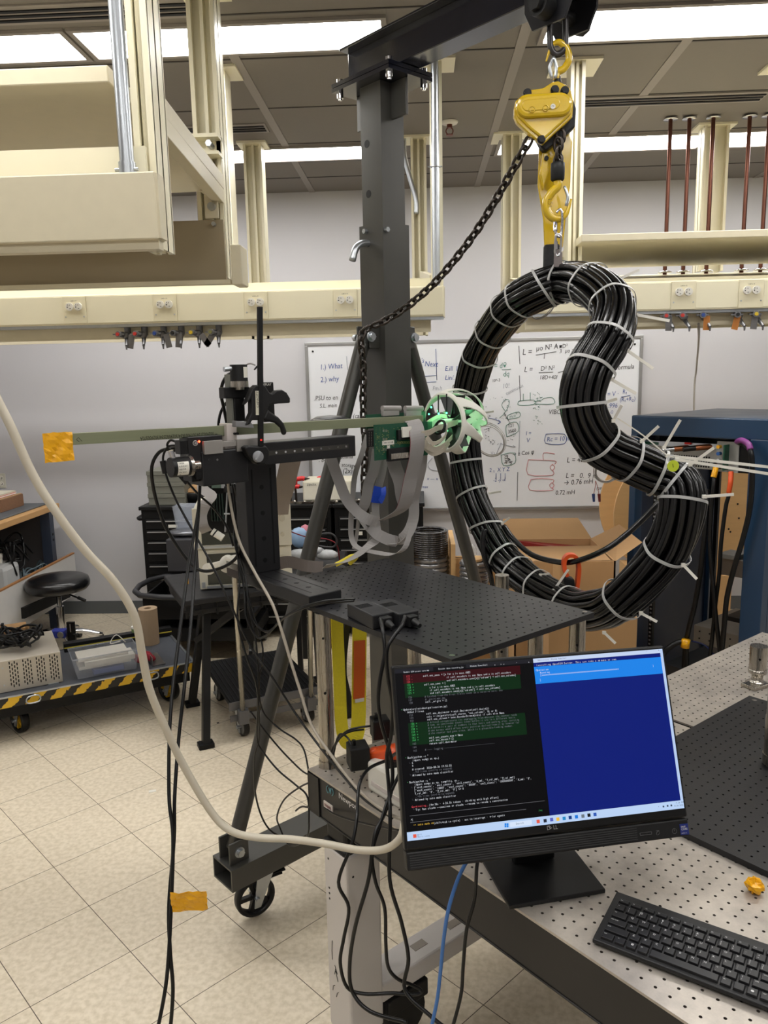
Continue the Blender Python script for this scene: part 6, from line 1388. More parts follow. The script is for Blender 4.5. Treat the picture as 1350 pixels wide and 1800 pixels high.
ru, a, b = rack_unit('power_supply', 'vented grey power supply at the top of the blue rack with thick cables plugged in', 1128, 773, 1288, 829, .075, .4, m_eq)
vt = MB(RM); nv = 0
for j in range(6):
    for i in range(28):
        x = a.x+.02+i*.012+(j % 2)*.006; z = b.z+.012+j*.0105
        if x < b.x-.02 and nv < 150: vt.cyl((x, .0752, z), (x, .0735, z), .0046, n=6); nv += 1
part('vent_holes', vt, m_dark, ru, kind='stuff')
gr2 = part('top_strip', MB(RM).bb((a.x, .06, a.z-.022), (b.x, .076, a.z)), m_galv, ru); part('green_board', MB(RM).bb((a.x+.02, .058, a.z-.018), (a.x+.10, .062, a.z-.006)), m_pcb, ru)
for x, y, c_ in ((1198, 789, 'l'), (1236, 787, 'r')):
    p = rkp(x, y, .05); part('copper_terminal', MB(RM).cyl((p.x-.02, .02, p.z), (p.x+.03, .07, p.z+.006), .013, n=14), mat('copper_bright', (170, 105, 70), .3, .9), ru); part('terminal_lug', MB(RM).cyl((p.x-.055, -.02, p.z-.005), (p.x-.02, .02, p.z), .012, n=12), m_chrome if c_ == 'l' else m_rub, ru)
p = rkp(1205, 779, .06); part('red_cap', MB(RM).cyl((p.x, .055, p.z), (p.x+.03, .055, p.z), .005), m_red, ru)
md_, a, b = rack_unit('control_module', 'dark connector module with a green board at the right end of the rack top', 1262, 775, 1318, 833, .045, .3, m_dark)
part('face', MB(RM).bb((a.x, .04, b.z), (b.x-.05, .046, a.z)), m_eq, md_)
part('green_board', MB(RM).bb((a.x+.05, .0, b.z+.01), (a.x+.056, .05, a.z-.012)), m_pcb, md_)
for i in range(4):
    p = rkp(1266, 785+i*12, .04); part('connector', MB(RM).cyl((p.x, .02, p.z), (p.x, .046, p.z), .008, n=12), (m_tape, mat('blue_plug', (40, 90, 160), .4), m_chrome, m_blackp)[i], md_)
m_sil = mat('silver_panel', (152, 150, 146), .35, .7, .05)
s1, a, b = rack_unit('server_unit', 'bare metal rack unit in the middle of the blue rack, behind the hanging cables', 1262, 978, 1312, 1018, .30, .3, m_sil); part('bracket', MB(RM).bb((a.x+.01, .28, a.z), (a.x+.10, .4, a.z+.02)), m_eq, s1)
s2, a, b = rack_unit('rack_chassis', 'low grey metal unit with screws near the bottom of the blue rack', 1220, 1098, 1300, 1150, .16, .4, mat('warm_grey_panel', (140, 134, 124), .5, .3)); 
sc2 = MB(RM)
for i in range(5):
    for z in (.3, .7): sc2.cyl((a.x+.03+i*.05, .158, b.z+(a.z-b.z)*z), (a.x+.03+i*.05, .162, b.z+(a.z-b.z)*z), .004, n=8)
part('screws', sc2, m_dark, s2, kind='stuff'); 
s3, a, b = rack_unit('rack_shelf', 'black ventilated shelf above the lowest grey unit in the blue rack', 1275, 1082, 1318, 1100, .14, .5, m_blackp)
solo('floor_chassis', MB(RM).bb((.16, .10, .13), (.5, .5, .34)), mat('dark_grey_panel', (66, 68, 70), .5, .3), 'dark grey chassis on the base of the blue rack', 'rack equipment')
def rc(lab, pts, r, m=None, name='rack_cable'):
    return solo(name, MB().tube([RM @ V((rkp(x, y, d).x, d, rkp(x, y, d).z)) for x, y, d in pts], r, 8, sub=6), m or m_rub, lab, 'cable')
rc('black cable looping down from the purple-taped plug at the rack right side', [(1298, 778, .03), (1312, 784, -.03), (1321, 800, -.05), (1322, 850, -.04), (1317, 900, -.03), (1305, 950, -.03), (1290, 1000, -.03), (1278, 1050, -.02), (1273, 1100, -.02), (1268, 1150, 0), (1262, 1190, 0)], .011)
rc('purple tape around the top of the rightmost rack cable', [(1296, 776, .02), (1304, 774, -.02), (1315, 780, -.04), (1319, 790, -.05)], .0125, mat('purple_tape', (130, 60, 130), .4), 'purple_tape')
rc('black rack cable with yellow tape at its top', [(1257, 815, .02), (1255, 850, -.02), (1250, 900, -.02), (1248, 960, -.02), (1252, 1010, -.02), (1258, 1080, -.02), (1266, 1150, 0)], .010)
rc('yellow tape wrapped at the top of the second rack cable', [(1259, 819, .01), (1257, 828, -.01), (1254, 839, -.02)], .0125, m_tape, 'yellow_tape')
rc('black rack cable with orange plug hanging beside the plywood', [(1285, 835, .0), (1281, 870, -.02), (1276, 890, -.02), (1268, 950, -.02), (1264, 1010, -.01), (1258, 1060, 0), (1252, 1120, 0), (1247, 1160, .02)], .009)
rc('orange plug at the top of a black rack cable', [(1285, 830, .0), (1284, 848, -.02), (1281, 866, -.02)], .011, m_or, 'orange_plug')
rc('black cable bundle hanging inside the left half of the rack opening', [(1243, 860, .0), (1240, 920, -.02), (1232, 1000, -.02), (1222, 1060, -.02), (1212, 1100, -.02), (1205, 1135, 0), (1202, 1175, .02)], .012)
rc('black cable curving out of the rack to the left behind the monitor', [(1205, 1127, -.02), (1190, 1130, -.05), (1172, 1142, -.08), (1160, 1160, -.1)], .013)
rc('black cable hanging down behind the table edge below the tape band', [(1205, 1130, -.02), (1207, 1150, -.02), (1206, 1185, -.02), (1207, 1220, 0)], .012)
rc('yellow tape band around the cables low in the rack', [(1206, 1124, -.03), (1204, 1138, -.03)], .02, m_tape, 'yellow_tape')
rc('thin blue network cable inside the rack bottom', [(1216, 1127, .1), (1240, 1135, .1), (1262, 1160, .12)], .004, mat('navy_cable', (40, 50, 100), .5))

# ================================================================ LEFT WORKBENCH, STOOL
BX = -2.6
WBH = thing('workbench', 'butcher block workbench with dark blue steel legs at the far left', 'workbench', (-3.05, 4.75, 0))
part('top', MB().bb((-3.55, 3.6, .865), (BX, 5.45, .905)), mat('butcher_block', (190, 148, 96), .5, 0, .12, 5, stretch=(6, 1, 6)), WBH, bev=.003)
m_navy = mat('navy_steel', (48, 56, 72), .45, .1)
part('leg', MB().bb((-2.68, 5.30, 0), (BX-.01, 5.36, .865)), m_navy, WBH, bev=.002); part('leg', MB().bb((-2.68, 3.7, 0), (BX-.01, 3.76, .865)), m_navy, WBH); part('leg', MB().bb((-3.5, 5.3, 0), (-3.44, 5.36, .865)), m_navy, WBH)
hs = MB(); 
for z in (.70, .66): hs.bb((BX-.012, 5.322, z-.008), (BX-.008, 5.34, z+.008))
part('leg_slots', hs, m_dark, WBH); part('back_panel', MB().bb((-3.5, 5.40, .1), (-2.7, 5.42, .86)), mat('under_bench_grey', (90, 86, 86), .7), WBH)
part('shelf', MB().bb((-3.5, 3.8, .30), (-2.66, 5.38, .33)), m_navy, WBH)
part('mat', MB().bb((-3.4, 3.9, .905), (BX-.06, 5.40, .915)), mat('grey_bench_mat', (84, 88, 92), .5), WBH, bev=.004)
t = thing('white_board_panel', 'white laminated shelf board with wooden edge leaning on the workbench', 'board', (BX-.0, 4.8, .18))
part('panel', MB().bb((BX+.0, 4.0, .20), (BX+.018, 5.58, .50)), mat('white_laminate', (205, 203, 200), .4), t); part('wood_edge', MB().bb((BX-.001, 4.0, .50), (BX+.019, 5.58, .51)), mat('edge_wood', (160, 112, 68), .6), t)
t = thing('plastic_jug', 'translucent white plastic jug on the lower shelf of the workbench', 'jug', aY(8, 1030, 4.6)-UP*.0)
p = aX(12, 1000, -2.74)
part('body', MB().bb((p.x-.10, p.y-.15, .331), (p.x+.06, p.y+.07, .60)), mat('jug_plastic', (188, 190, 190), .4, 0, .02), t, bev=.035); part('neck', MB().cyl((p.x-.03, p.y-.03, .59), (p.x-.03, p.y-.03, .635), .022, n=18), m_white, t); part('cap', MB().cyl((p.x-.03, p.y-.03, .635), (p.x-.03, p.y-.03, .66), .025, n=18), m_white, t)
def heap(lab, c, rx, ry, rz_, n, r, m, seed, name='cable_heap'):
    r_ = random.Random(seed); t = thing(name, lab, 'cables', V(c)-UP*rz_)
    for i in range(n):
        P = []; a0 = r_.random()*6.28; k1 = r_.uniform(1, 2.4); k2 = r_.uniform(.8, 2.2)
        for j in range(14):
            a = a0+j*.6; P.append(V(c)+V((rx*math.cos(a*k1*.5+i)*r_.uniform(.6, 1), ry*math.sin(a*k2*.5+i*.7)*r_.uniform(.6, 1), rz_*r_.uniform(-.8, .9))))
        part('cable', MB().tube(P, r, 6, sub=4), m, t)
    return t
heap('tangle of dark cables behind the jug on the workbench shelf', (aX(35, 990, -2.85).x, 5.05, .62), .2, .18, .13, 6, .007, m_rub, 3)
heap('grey blue cables spilling over the white shelf board', (BX-.10, 5.2, .47), .06, .2, .05, 3, .006, mat('grey_blue_cable', (90, 105, 112), .5), 5)
t = thing('storage_case', 'woven brown box on the workbench by the left picture edge', 'box', (-2.95, 5.2, .915)); p = aY(14, 880, 5.2)
part('box', MB().bb((p.x-.35, 5.0, .915), (aY(22, 880, 5.15).x, 5.3, 1.0)), mat('woven_brown', (128, 92, 66), .7, 0, .4, 60, stretch=(1, 1, 6)), t, bev=.004); part('strap', MB().bb((aY(16, 880, 5.15).x, 4.996, .915), (aY(19, 880, 5.15).x, 5.302, 1.003)), mat('tan_strap', (190, 160, 120), .6), t)
t = thing('book', 'red and white booklet on top of the woven brown box', 'book', (-2.98, 5.15, 1.0)); part('cover', MB().bb((p.x-.3, 5.02, 1.004), (aY(14, 862, 5.15).x, 5.25, 1.018)), m_red, t); part('pages', MB().bb((p.x-.3, 5.018, 1.007), (aY(14, 862, 5.15).x+.002, 5.252, 1.015)), m_white, t)
part('top_cover', MB().bb((p.x-.3, 5.02, 1.018), (aY(13, 856, 5.15).x, 5.25, 1.03)), m_beige, t)
t = thing('black_rail', 'black perforated rail leaning under the workbench behind the stool', 'rail', aY(80, 1085, 4.7))
A0, A1 = aX(40, 1078, -2.5), aX(110, 1048, -2.5); A0.z = max(A0.z, .03)
part('rail', MB().beam(A0, A1+V((0, .1, 0)), .02, .07), m_dark, t)
t = thing('stool', 'round black padded swivel stool with chrome base at the left', 'stool', aZ(103, 1100, 0))
sp = aZ(100, 1014, .50); sx_, sy_ = sp.x, sp.y
part('seat', MB().lathe([(0, 0), (.12, .0), (.185, .006), (.2, .025), (.203, .05), (.195, .075), (.17, .088), (.1, .092), (0, .094)], (sx_, sy_, .41), n=44), mat('black_vinyl', (16, 16, 18), .3, 0, .1, coat=.2), t)
part('seat_plate', MB().cyl((sx_, sy_, .39), (sx_, sy_, .412), .1, n=24), m_black, t); part('gas_lift', MB().cyl((sx_, sy_, .12), (sx_, sy_, .30), .026, n=20).cyl((sx_, sy_, .30), (sx_, sy_, .40), .016, n=16), m_chrome, t)
part('height_lever', MB().tube([(sx_+.06, sy_-.02, .395), (sx_+.14, sy_-.05, .375), (sx_+.19, sy_-.06, .36)], .006, 8, sub=3).cyl((sx_+.155, sy_-.053, .372), (sx_+.205, sy_-.065, .355), .011, n=10), m_blackp, t)
for k_ in range(5):
    a = 6.283*k_/5+.35; ca, sa = math.cos(a), math.sin(a)
    l = part('leg', MB().tube([(sx_, sy_, .12), (sx_+.12*ca, sy_+.12*sa, .115), (sx_+.25*ca, sy_+.25*sa, .075)], lambda t: .022-.008*t, 10, sub=4), m_chrome, t)
    part('caster', MB().cyl((sx_+.25*ca-.02*sa, sy_+.25*sa+.02*ca, .027), (sx_+.25*ca+.02*sa, sy_+.25*sa-.02*ca, .027), .027, n=16).cyl((sx_+.25*ca, sy_+.25*sa, .03), (sx_+.25*ca, sy_+.25*sa, .075), .009), m_blackp, l)

# ================================================================ PLATFORM TRUCK WITH LOAD
ZD = .24
FR_ = aZ(340, 1164, ZD); e1 = (aZ(0, 1229, ZD)-FR_); e1.z = 0; e1.normalize(); e2 = V((e1.y, -e1.x, 0))
if e2.y < 0: e2 = -e2
PM = frame((FR_.x, FR_.y, 0), e1, y=e2)
if PM[2][2] < 0: PM = Matrix(((e1.x, e2.x, 0, FR_.x), (e1.y, e2.y, 0, FR_.y), (0, 0, 1, 0), (0, 0, 0, 1)))
PT = thing('platform_truck', 'low grey platform truck with black and yellow hazard striped edge, loaded with parts', 'platform truck', (FR_.x, FR_.y, 0))
DL, DD = 1.25, .60
part('deck', MB(PM).bb((0, 0, ZD-.012), (DL, DD, ZD)), mat('deck_grey', (84, 88, 96), .45, .2, .2, 12), PT, bev=.002)
part('frame', MB(PM).bb((.02, .02, ZD-.11), (DL-.02, DD-.02, ZD-.05)), m_dark, PT)
def hazard():
    m = mat('hazard_edge', (225, 180, 30), .4, 0, 0); nt = m.node_tree; N = nt.nodes; L = nt.links; b = N['Principled BSDF']; tc = N.new('ShaderNodeTexCoord')
    d = N.new('ShaderNodeVectorMath'); d.operation = 'DOT_PRODUCT'; L.new(tc.outputs['Object'], d.inputs[0]); d.inputs[1].default_value = (e1.x*9, e1.y*9, 9)
    no = N.new('ShaderNodeTexNoise'); no.inputs['Scale'].default_value = 60; L.new(tc.outputs['Object'], no.inputs['Vector'])
    ad = N.new('ShaderNodeMath'); ad.operation = 'MULTIPLY_ADD'; L.new(no.outputs['Fac'], ad.inputs[0]); ad.inputs[1].default_value = .35; L.new(d.outputs['Value'], ad.inputs[2])
    f = N.new('ShaderNodeMath'); f.operation = 'FRACT'; L.new(ad.outputs[0], f.inputs[0]); g_ = N.new('ShaderNodeMath'); g_.operation = 'GREATER_THAN'; L.new(f.outputs[0], g_.inputs[0]); g_.inputs[1].default_value = .5
    mx = N.new('ShaderNodeMix'); mx.data_type = 'RGBA'; L.new(g_.outputs[0], mx.inputs[0]); mx.inputs[6].default_value = lin((225, 180, 40))+(1,); mx.inputs[7].default_value = lin((28, 26, 24))+(1,); L.new(mx.outputs[2], b.inputs['Base Color']); return m
m_haz = hazard()
part('striped_edge', MB(PM).bb((0, -.006, ZD-.05), (DL, .0, ZD+.002)).bb((-.006, -.006, ZD-.05), (0, DD, ZD+.002)).bb((0, DD, ZD-.05), (DL, DD+.006, ZD+.002)), m_haz, PT)
part('edge_trim', MB(PM).bb((0, -.008, ZD+.0), (DL, .004, ZD+.005)).bb((-.008, -.008, ZD), (.004, DD, ZD+.005)), m_galv, PT)
def ring(a): return MB(PM).tube([(a, -.012, ZD-.012), (a+.05, -.016, ZD-.012), (a+.055, -.022, ZD-.04), (a, -.022, ZD-.04)], .004, 6, closed=True, sub=3)
part('tie_ring', ring(.20), m_galv, PT); part('tie_ring', ring(.78), m_galv, PT)
for a, b_, an in ((.10, .10, 2.6), (.86, .10, 2.5), (.10, DD-.1, 2.2), (1.15, DD-.1, 2.2)):
    q = PM @ V((a, b_, ZD-.055)); caster(PT, q, .068, .04, an, m_rub, mat('yellow_hub', (225, 178, 40), .4), False, 5, H=ZD-.055)
def pp(a, b_, z=ZD+.001): return PM @ V((a, b_, z))
def pab(x, y, z=ZD): q = PM.inverted() @ aZ(x, y, z); return q.x, q.y
ca, cb_ = pab(111, 1199)
t = thing('chassis_box', 'pale metal chassis with slotted vents on the platform truck', 'chassis', pp(ca+.3, cb_+.1))
part('case', MB(PM).bb((ca, cb_, ZD+.002), (ca+.55, cb_+.40, ZD+.165)), mat('pale_chassis', (196, 188, 174), .45, .2, .04), t, bev=.003)
vs_ = MB(PM)
for g_ in range(4):
    for i in range(4):
        for j in range(6):
            a = ca+.015+g_*.062+i*.0115; z = ZD+.022+j*.022+(i % 2)*.011; vs_.bb((a, cb_-.001, z), (a+.005, cb_+.0, z+.014))
part('vent_slots', vs_, m_dark, t, kind='stuff'); part('feet', MB(PM).bb((ca+.02, cb_-.01, ZD), (ca+.07, cb_+.03, ZD+.006)), m_galv, t)
for i in range(2): part('screw', MB(PM).cyl((ca+.27, cb_-.002, ZD+.04+i*.09), (ca+.27, cb_, ZD+.04+i*.09), .004, n=8), m_galv, t)
q = pp(ca+.20, cb_+.2, ZD+.225); heap('tangle of black power cords piled on the pale chassis', q, .14, .12, .045, 9, .006, m_rub, 9, 'cable_heap')
t = thing('cardboard_box', 'small open cardboard box behind the cords on the platform truck', 'box', pp(ca+.3, cb_+.5))
ba, bb_ = ca+.12, .44; part('box', MB(PM).bb((ba, cb_+.41, ZD), (ba+.35, cb_+.53, ZD+.2)).bb((ba-.01, cb_+.41, ZD+.13), (ba+.01, cb_+.44, ZD+.21)), m_card, t)
# clear bin
qa, qb = pab(240, 1177); qa2, qb2 = pab(137, 1194)
t = thing('clear_bin', 'clear plastic bin of papers on the platform truck', 'bin', pp((qa+qa2)/2, qb+.08))
m_clr = mat('clear_plastic', (205, 212, 225), .12, 0, 0, alpha=.33)
b0_, b1_2 = min(qa, qa2), max(qa, qa2); w0 = (qb+qb2)/2
bn = MB(PM); h_ = .115; o_ = .02
bn.add([(b0_, w0, ZD+.002), (b1_2, w0, ZD+.002), (b1_2, w0+.16, ZD+.002), (b0_, w0+.16, ZD+.002), (b0_-o_, w0-o_, ZD+h_), (b1_2+o_, w0-o_, ZD+h_), (b1_2+o_, w0+.16+o_, ZD+h_), (b0_-o_, w0+.16+o_, ZD+h_)], [(0, 1, 2, 3), (0, 1, 5, 4), (1, 2, 6, 5), (2, 3, 7, 6), (3, 0, 4, 7)])
part('tub', bn, m_clr, t); part('rim', MB(PM).tube([(b0_-o_, w0-o_, ZD+h_), (b1_2+o_, w0-o_, ZD+h_), (b1_2+o_, w0+.16+o_, ZD+h_), (b0_-o_, w0+.16+o_, ZD+h_)], .004, 6, closed=True), m_clr, t)
t2 = thing('paper_stack', 'white papers and sleeves inside the clear plastic bin', 'papers', pp((b0_+b1_2)/2, w0+.06, ZD+.05))
part('papers', MB(PM).bb((b0_+.02, w0+.01, ZD+.045), (b1_2-.01, w0+.13, ZD+.06)).bb((b0_+.0, w0+.0, ZD+.06), (b1_2-.04, w0+.12, ZD+.085)).bb((b0_+.03, w0+.02, ZD+.085), (b1_2-.01, w0+.15, ZD+.105)), m_white, t2); part('blue_sheet', MB(PM).bb((b0_+.06, w0+.005, ZD+.01), (b1_2-.08, w0+.1, ZD+.035)), mat('pale_blue_sheet', (120, 135, 190), .5), t2)
solo('cable_tie_scraps', MB().tube([pp(b0_+.02, w0+.15, ZD+.11), pp(b0_+.06, w0+.18, ZD+.15), pp(b0_+.1, w0+.14, ZD+.12), pp(b0_+.05, w0+.12, ZD+.13)], .0025, 6, sub=5), m_white, 'white cable tie curl sticking up from the clear bin', 'cable tie')
la, lb_ = pab(112, 1140, ZD+.02); ra, rb = pab(300, 1110, ZD+.02)
t = thing('black_extrusion', 'black aluminium extrusion with a yellow line lying behind the clear bin', 'extrusion', pp((la+ra)/2, (lb_+rb)/2))
part('profile', MB().beam(pp(la, lb_, ZD+.028), pp(ra, rb, ZD+.028), .05, .05), m_black, t, bev=.002); part('yellow_line', MB().beam(pp(la, lb_-.0255, ZD+.028), pp(ra, rb-.0255, ZD+.028), .002, .007), mat('yellow_stripe', (200, 185, 70), .5), t)
k4 = aZ(264, 1131, ZD); t = thing('paper_roll', 'brown paper towel roll standing on the platform truck', 'paper roll', k4)
part('roll', MB().cyl(k4+UP*.002, k4+UP*.215, .054, n=36, hole=.02), mat('brown_paper', (160, 138, 112), .8, 0, .03), t)
k4 = aZ(231, 1118, ZD); k4 = pp((la+ra)/2*.0+pab(231, 1112)[0], (lb_*.35+rb*.65)+.0, ZD+.054)
t = thing('tin', 'small round tin with green side standing on the extrusion', 'tin', k4); part('can', MB().cyl(k4, k4+UP*.022, .026, n=24), mat('tin_green', (120, 140, 90), .4), t); part('lid', MB().cyl(k4+UP*.022, k4+UP*.032, .027, n=24), m_white, t)
g0 = aZ(253, 1168, ZD); t = thing('work_glove', 'crumpled red glove on the platform truck beside the clear bin', 'glove', g0); r_ = random.Random(2); mb = MB()
for i in range(6): mb.sph((0, 0, 0), .022, 10, (1.3, .6, .9), M=Matrix.Translation(g0+V((r_.uniform(-.03, .03), r_.uniform(-.01, .04), .022+r_.uniform(0, .03)))) @ Matrix.Rotation(r_.random()*3, 4, 'Y'))
part('cloth', mb, mat('red_cloth', (176, 52, 66), .8), t); part('blue_end', MB().sph(g0+V((-.03, .03, .06)), .022, 10), mat('blue_end', (50, 90, 190), .5), t)
g0 = aZ(280, 1166, ZD); t = thing('metal_angle', 'bare metal angle bracket on the platform truck', 'bracket', g0); part('bracket', MB(PM).bb((pab(291, 1168)[0], pab(291, 1168)[1], ZD), (pab(268, 1172)[0], pab(268, 1172)[1]+.2, ZD+.006)).bb((pab(268, 1172)[0]-.004, pab(268, 1172)[1], ZD), (pab(268, 1172)[0], pab(268, 1172)[1]+.2, ZD+.05)), mat('bare_alu', (140, 140, 140), .3, .8), t)
g0 = aZ(112, 1150, ZD); g1 = aY(110, 1113, g0.y+.25)
t = thing('laser_mount', 'blue housing with lens and black slotted plate behind the pale chassis', 'laser mount', g1-UP*.1)
part('housing', MB().box(g1+V((-.02, 0, 0)), (.085, .06, .045)), mat('housing_blue', (40, 50, 130), .4), t, bev=.003); part('lens', MB().cyl(g1+V((.002, -.03, 0)), g1+V((.002, -.036, 0)), .019, n=22), m_galv, t)
part('slot_plate', MB().box(g1+V((.055, 0, .01)), (.045, .02, .12)), m_black, t, bev=.001); part('plate_slot', MB().box(g1+V((.055, -.011, .035)), (.006, .002, .05)), m_galv, t); part('stand_rod', MB().cyl((g1.x+.03, g1.y, ZD), (g1.x+.03, g1.y, g1.z), .008), m_steel, t); part('thumb_screw', MB().cyl(g1+V((.07, -.01, -.005)), g1+V((.095, -.01, -.005)), .004).cyl(g1+V((.09, -.01, -.005)), g1+V((.097, -.01, -.005)), .009), m_blackp, t)

# ================================================================ FOLDING WORK STAND WITH INSTRUMENTS
ZW = .745
q0_, q1_ = aZ(322, 1052, ZW), aZ(515, 1030, ZW)
wf = [V((-1.054, 3.498, 0)), V((-1.262, 3.984, 0)), V((-.378, 3.85, 0)), V((-.60, 4.33, 0))]
wc = sum(wf, V())/4; wd = (wf[2]-wf[0]).normalized(); we = V((-wd.y, wd.x, 0)); WM = Matrix(((wd.x, we.x, 0, wc.x), (wd.y, we.y, 0, wc.y), (0, 0, 1, 0), (0, 0, 0, 1)))
WS = thing('work_stand', 'black ribbed plastic folding work stand carrying the instruments', 'work stand', wc)
hw_, hd_ = .46, .27
part('top', MB(WM).bb((-hw_, -hd_, ZW-.03), (hw_, hd_, ZW)).bb((-hw_+.02, -hd_+.02, ZW-.085), (hw_-.02, hd_-.02, ZW-.03)), mat('stand_grey', (26, 26, 29), .55, 0, .08), WS, bev=.006)
rb_ = MB(WM)
for i in range(13): rb_.bb((-hw_+.01+i*.073, -hd_+.008, ZW-.09), (-hw_+.018+i*.073, -hd_+.022, ZW-.03))
rb_.bb((-hw_+.0, -hd_+.004, ZW-.062), (hw_, -hd_+.012, ZW-.055)); part('ribs', rb_, m_blackp, WS, kind='stuff')
for i, f in enumerate(wf):
    l_ = WM.inverted() @ f; top = WM @ V((l_.x*.80, l_.y*.35, ZW-.08))
    part('leg', MB().beam(f+UP*.012, top, .05, .035, up=wd), m_blackp, WS, bev=.003).name; part('foot', MB().box(f+UP*.012, (.075, .06, .024), rz=math.atan2(wd.y, wd.x)), m_dark, WS, bev=.003)
part('cross_brace', MB().beam(wf[1]*.45+(WM @ V((-.3, .05, ZW-.1)))*.55+UP*.05, WM @ V((-.15, -.1, ZW-.12)), .05, .03), m_blackp, WS)
part('yellow_latch', MB().box(aY(329, 1021, 3.55), (.012, .01, .03)), mat('latch_yellow', (235, 170, 40), .4), WS, bev=.002)
ia = math.atan2(wd.y, wd.x); 
I0 = aY(340, 973, 3.55); I1 = aY(514, 990, 3.72)
def instrument(lab, x0, z0, z1, cx, cy, w_, d_, an, seed):
    M = Matrix.Translation((cx, cy, z0)) @ Matrix.Rotation(an, 4, 'Z'); h = z1-z0; t = thing('oscilloscope', lab, 'instrument', (cx, cy, z0), an)
    part('case', MB(M).bb((0, 0, .006), (w_, d_, h)), m_beige, t, bev=.006)
    part('front_frame', MB(M).bb((-.004, -.02, .004), (w_+.004, 0, h+.002)).bb((.02, -.024, h-.012), (w_-.02, -.02, h-.002)), mat('beige_front', (222, 218, 202), .5), t, bev=.002)
    part('screen', MB(M).bb((.035, -.0225, .025), (w_*.62, -.0195, h-.02)), mat('dark_crt', (26, 34, 26), .2, 0, .1, coat=.5), t)
    part('lower_rail', MB(M).bb((.03, -.026, .008), (w_*.64, -.02, .02)), m_galv, t)
    for i in range(6):
        for j in range(2): part('key_button', MB(M).bb((w_*.70+j*.035, -.026, .03+i*.026), (w_*.70+j*.035+.024, -.02, .045+i*.026)), mat('button_grey', (150, 148, 138), .5), t, bev=.001)
    part('knob', MB(M).cyl((w_-.04, -.02, h*.7), (w_-.04, -.038, h*.7), .016, n=18), m_beige, t); part('knob', MB().cyl(M @ V((w_-.04, -.02, h*.3)), M @ V((w_-.04, -.034, h*.3)), .01, n=14), m_beige, t)
    part('power_socket', MB(M).bb((.006, -.0225, .012), (.022, -.0195, .04)), m_galv, t)
    return t
an_ = .20
instrument('beige oscilloscope, lower of the two on the black work stand, behind the stage tower', 0, ZW+.001, .945, q0_.x*.0+aY(352, 1000, 3.66).x, 3.66, .44, .36, an_, 1)
instrument('beige oscilloscope with green screen, upper of the two on the black work stand', 0, .948, 1.15, aY(341, 930, 3.64).x, 3.64, .46, .38, an_, 2)
hd = thing('white_handset', 'white round-ended instrument lever in front of the lower oscilloscope', 'handle', aY(380, 998, 2.9))
part('grip', MB().cyl(aY(366, 1000, 2.75), aY(368, 1000, 2.82), .022, n=20).beam(aY(372, 995, 2.75), aY(412, 985, 2.6), .03, .02), m_white, hd, bev=.003)
# open computer frame and boards behind the stage
t = thing('open_frame_computer', 'open black computer frame with green boards and grey ribbon behind the stage tower', 'computer frame', aY(385, 950, 2.45))
def fb(x0, y0, x1, y1, Y, d): a = aY(x0, y1, Y); b = aY(x1, y0, Y); return MB().bb((a.x, Y, a.z), (b.x, Y+d, b.z))
part('frame', fb(366, 845, 412, 938, 2.5, .04), m_dark, t, bev=.002); part('board', fb(372, 826, 394, 858, 2.49, .004), mat('grey_green_board', (92, 112, 100), .4, 0, .3, 150), t); part('board_edge', fb(389, 826, 394, 858, 2.485, .004), m_galv, t)
sl = MB()
for i in range(5):
    q = aY(370+i*5, 868, 2.495); sl.bb((q.x, 2.488, q.z-.09), (q.x+.004, 2.498, q.z))
part('card_slots', sl, mat('slot_green', (30, 50, 44), .5), t, kind='stuff')
part('grey_ribbon', MB().strip([aY(360, 838, 2.5), aY(356, 858, 2.47), aY(372, 872, 2.44), (aY(362, 885, 2.42)), aY(354, 905, 2.42), aY(357, 925, 2.42), aY(364, 935, 2.44)], (1, .2, .2), .035, .0012), m_ltgrey, t)
part('capacitor', MB().cyl(aY(373, 934, 2.44), aY(392, 946, 2.44), .012, n=18), m_white, t); part('capacitor_band', MB().cyl(aY(377, 936.5, 2.44), aY(379, 938, 2.44), .0125, n=18), m_dark, t)
part('side_bar', MB().cyl(aY(401, 838, 2.48), aY(396, 935, 2.48), .003, n=8).cyl(aY(394, 903, 2.48), aY(404, 903, 2.48), .003, n=8), m_galv, t)
part('link_bar', MB().beam(aY(398, 860, 2.5), V((-.44, 2.12, 1.45)), .02, .02), m_dark, t)
# utility cart with bins, further back
t = thing('utility_cart', 'black plastic utility cart with rounded handle rim behind the platform truck', 'cart', aY(290, 1110, 4.55))
YU = 4.64; a = aY(250, 1046, YU); b = aY(345, 1020, YU); zr_ = a.z
part('tray', MB().bb((a.x, YU, zr_-.16), (b.x+.35, YU+.45, zr_-.13)).bb((a.x, YU, zr_-.16), (b.x+.35, YU+.012, zr_-.01)).bb((a.x, YU, zr_-.16), (a.x+.012, YU+.45, zr_-.01)).bb((a.x, YU+.44, zr_-.16), (b.x+.35, YU+.45, zr_-.01)), m_blackp, t)
part('rim', MB().tube([(a.x-.01, YU-.01, zr_), (b.x+.35, YU-.01, zr_), (b.x+.35, YU+.46, zr_), (a.x-.01, YU+.46, zr_)], .018, 10, closed=True, sub=4), mat('rim_grey', (52, 52, 55), .45), t)
part('lower_tray', MB().bb((a.x, YU, .14), (b.x+.35, YU+.45, .22)), m_blackp, t)
for x in (a.x+.03, b.x+.32):
    for y in (YU+.03, YU+.42): part('post', MB().bb((x-.02, y-.02, .15), (x+.02, y+.02, zr_-.13)), m_blackp, t); part('caster', MB().cyl((x-.012, y, .05), (x+.012, y, .05), .05, n=18).bb((x-.015, y-.02, .06), (x+.015, y+.02, .15)), m_rub, t)
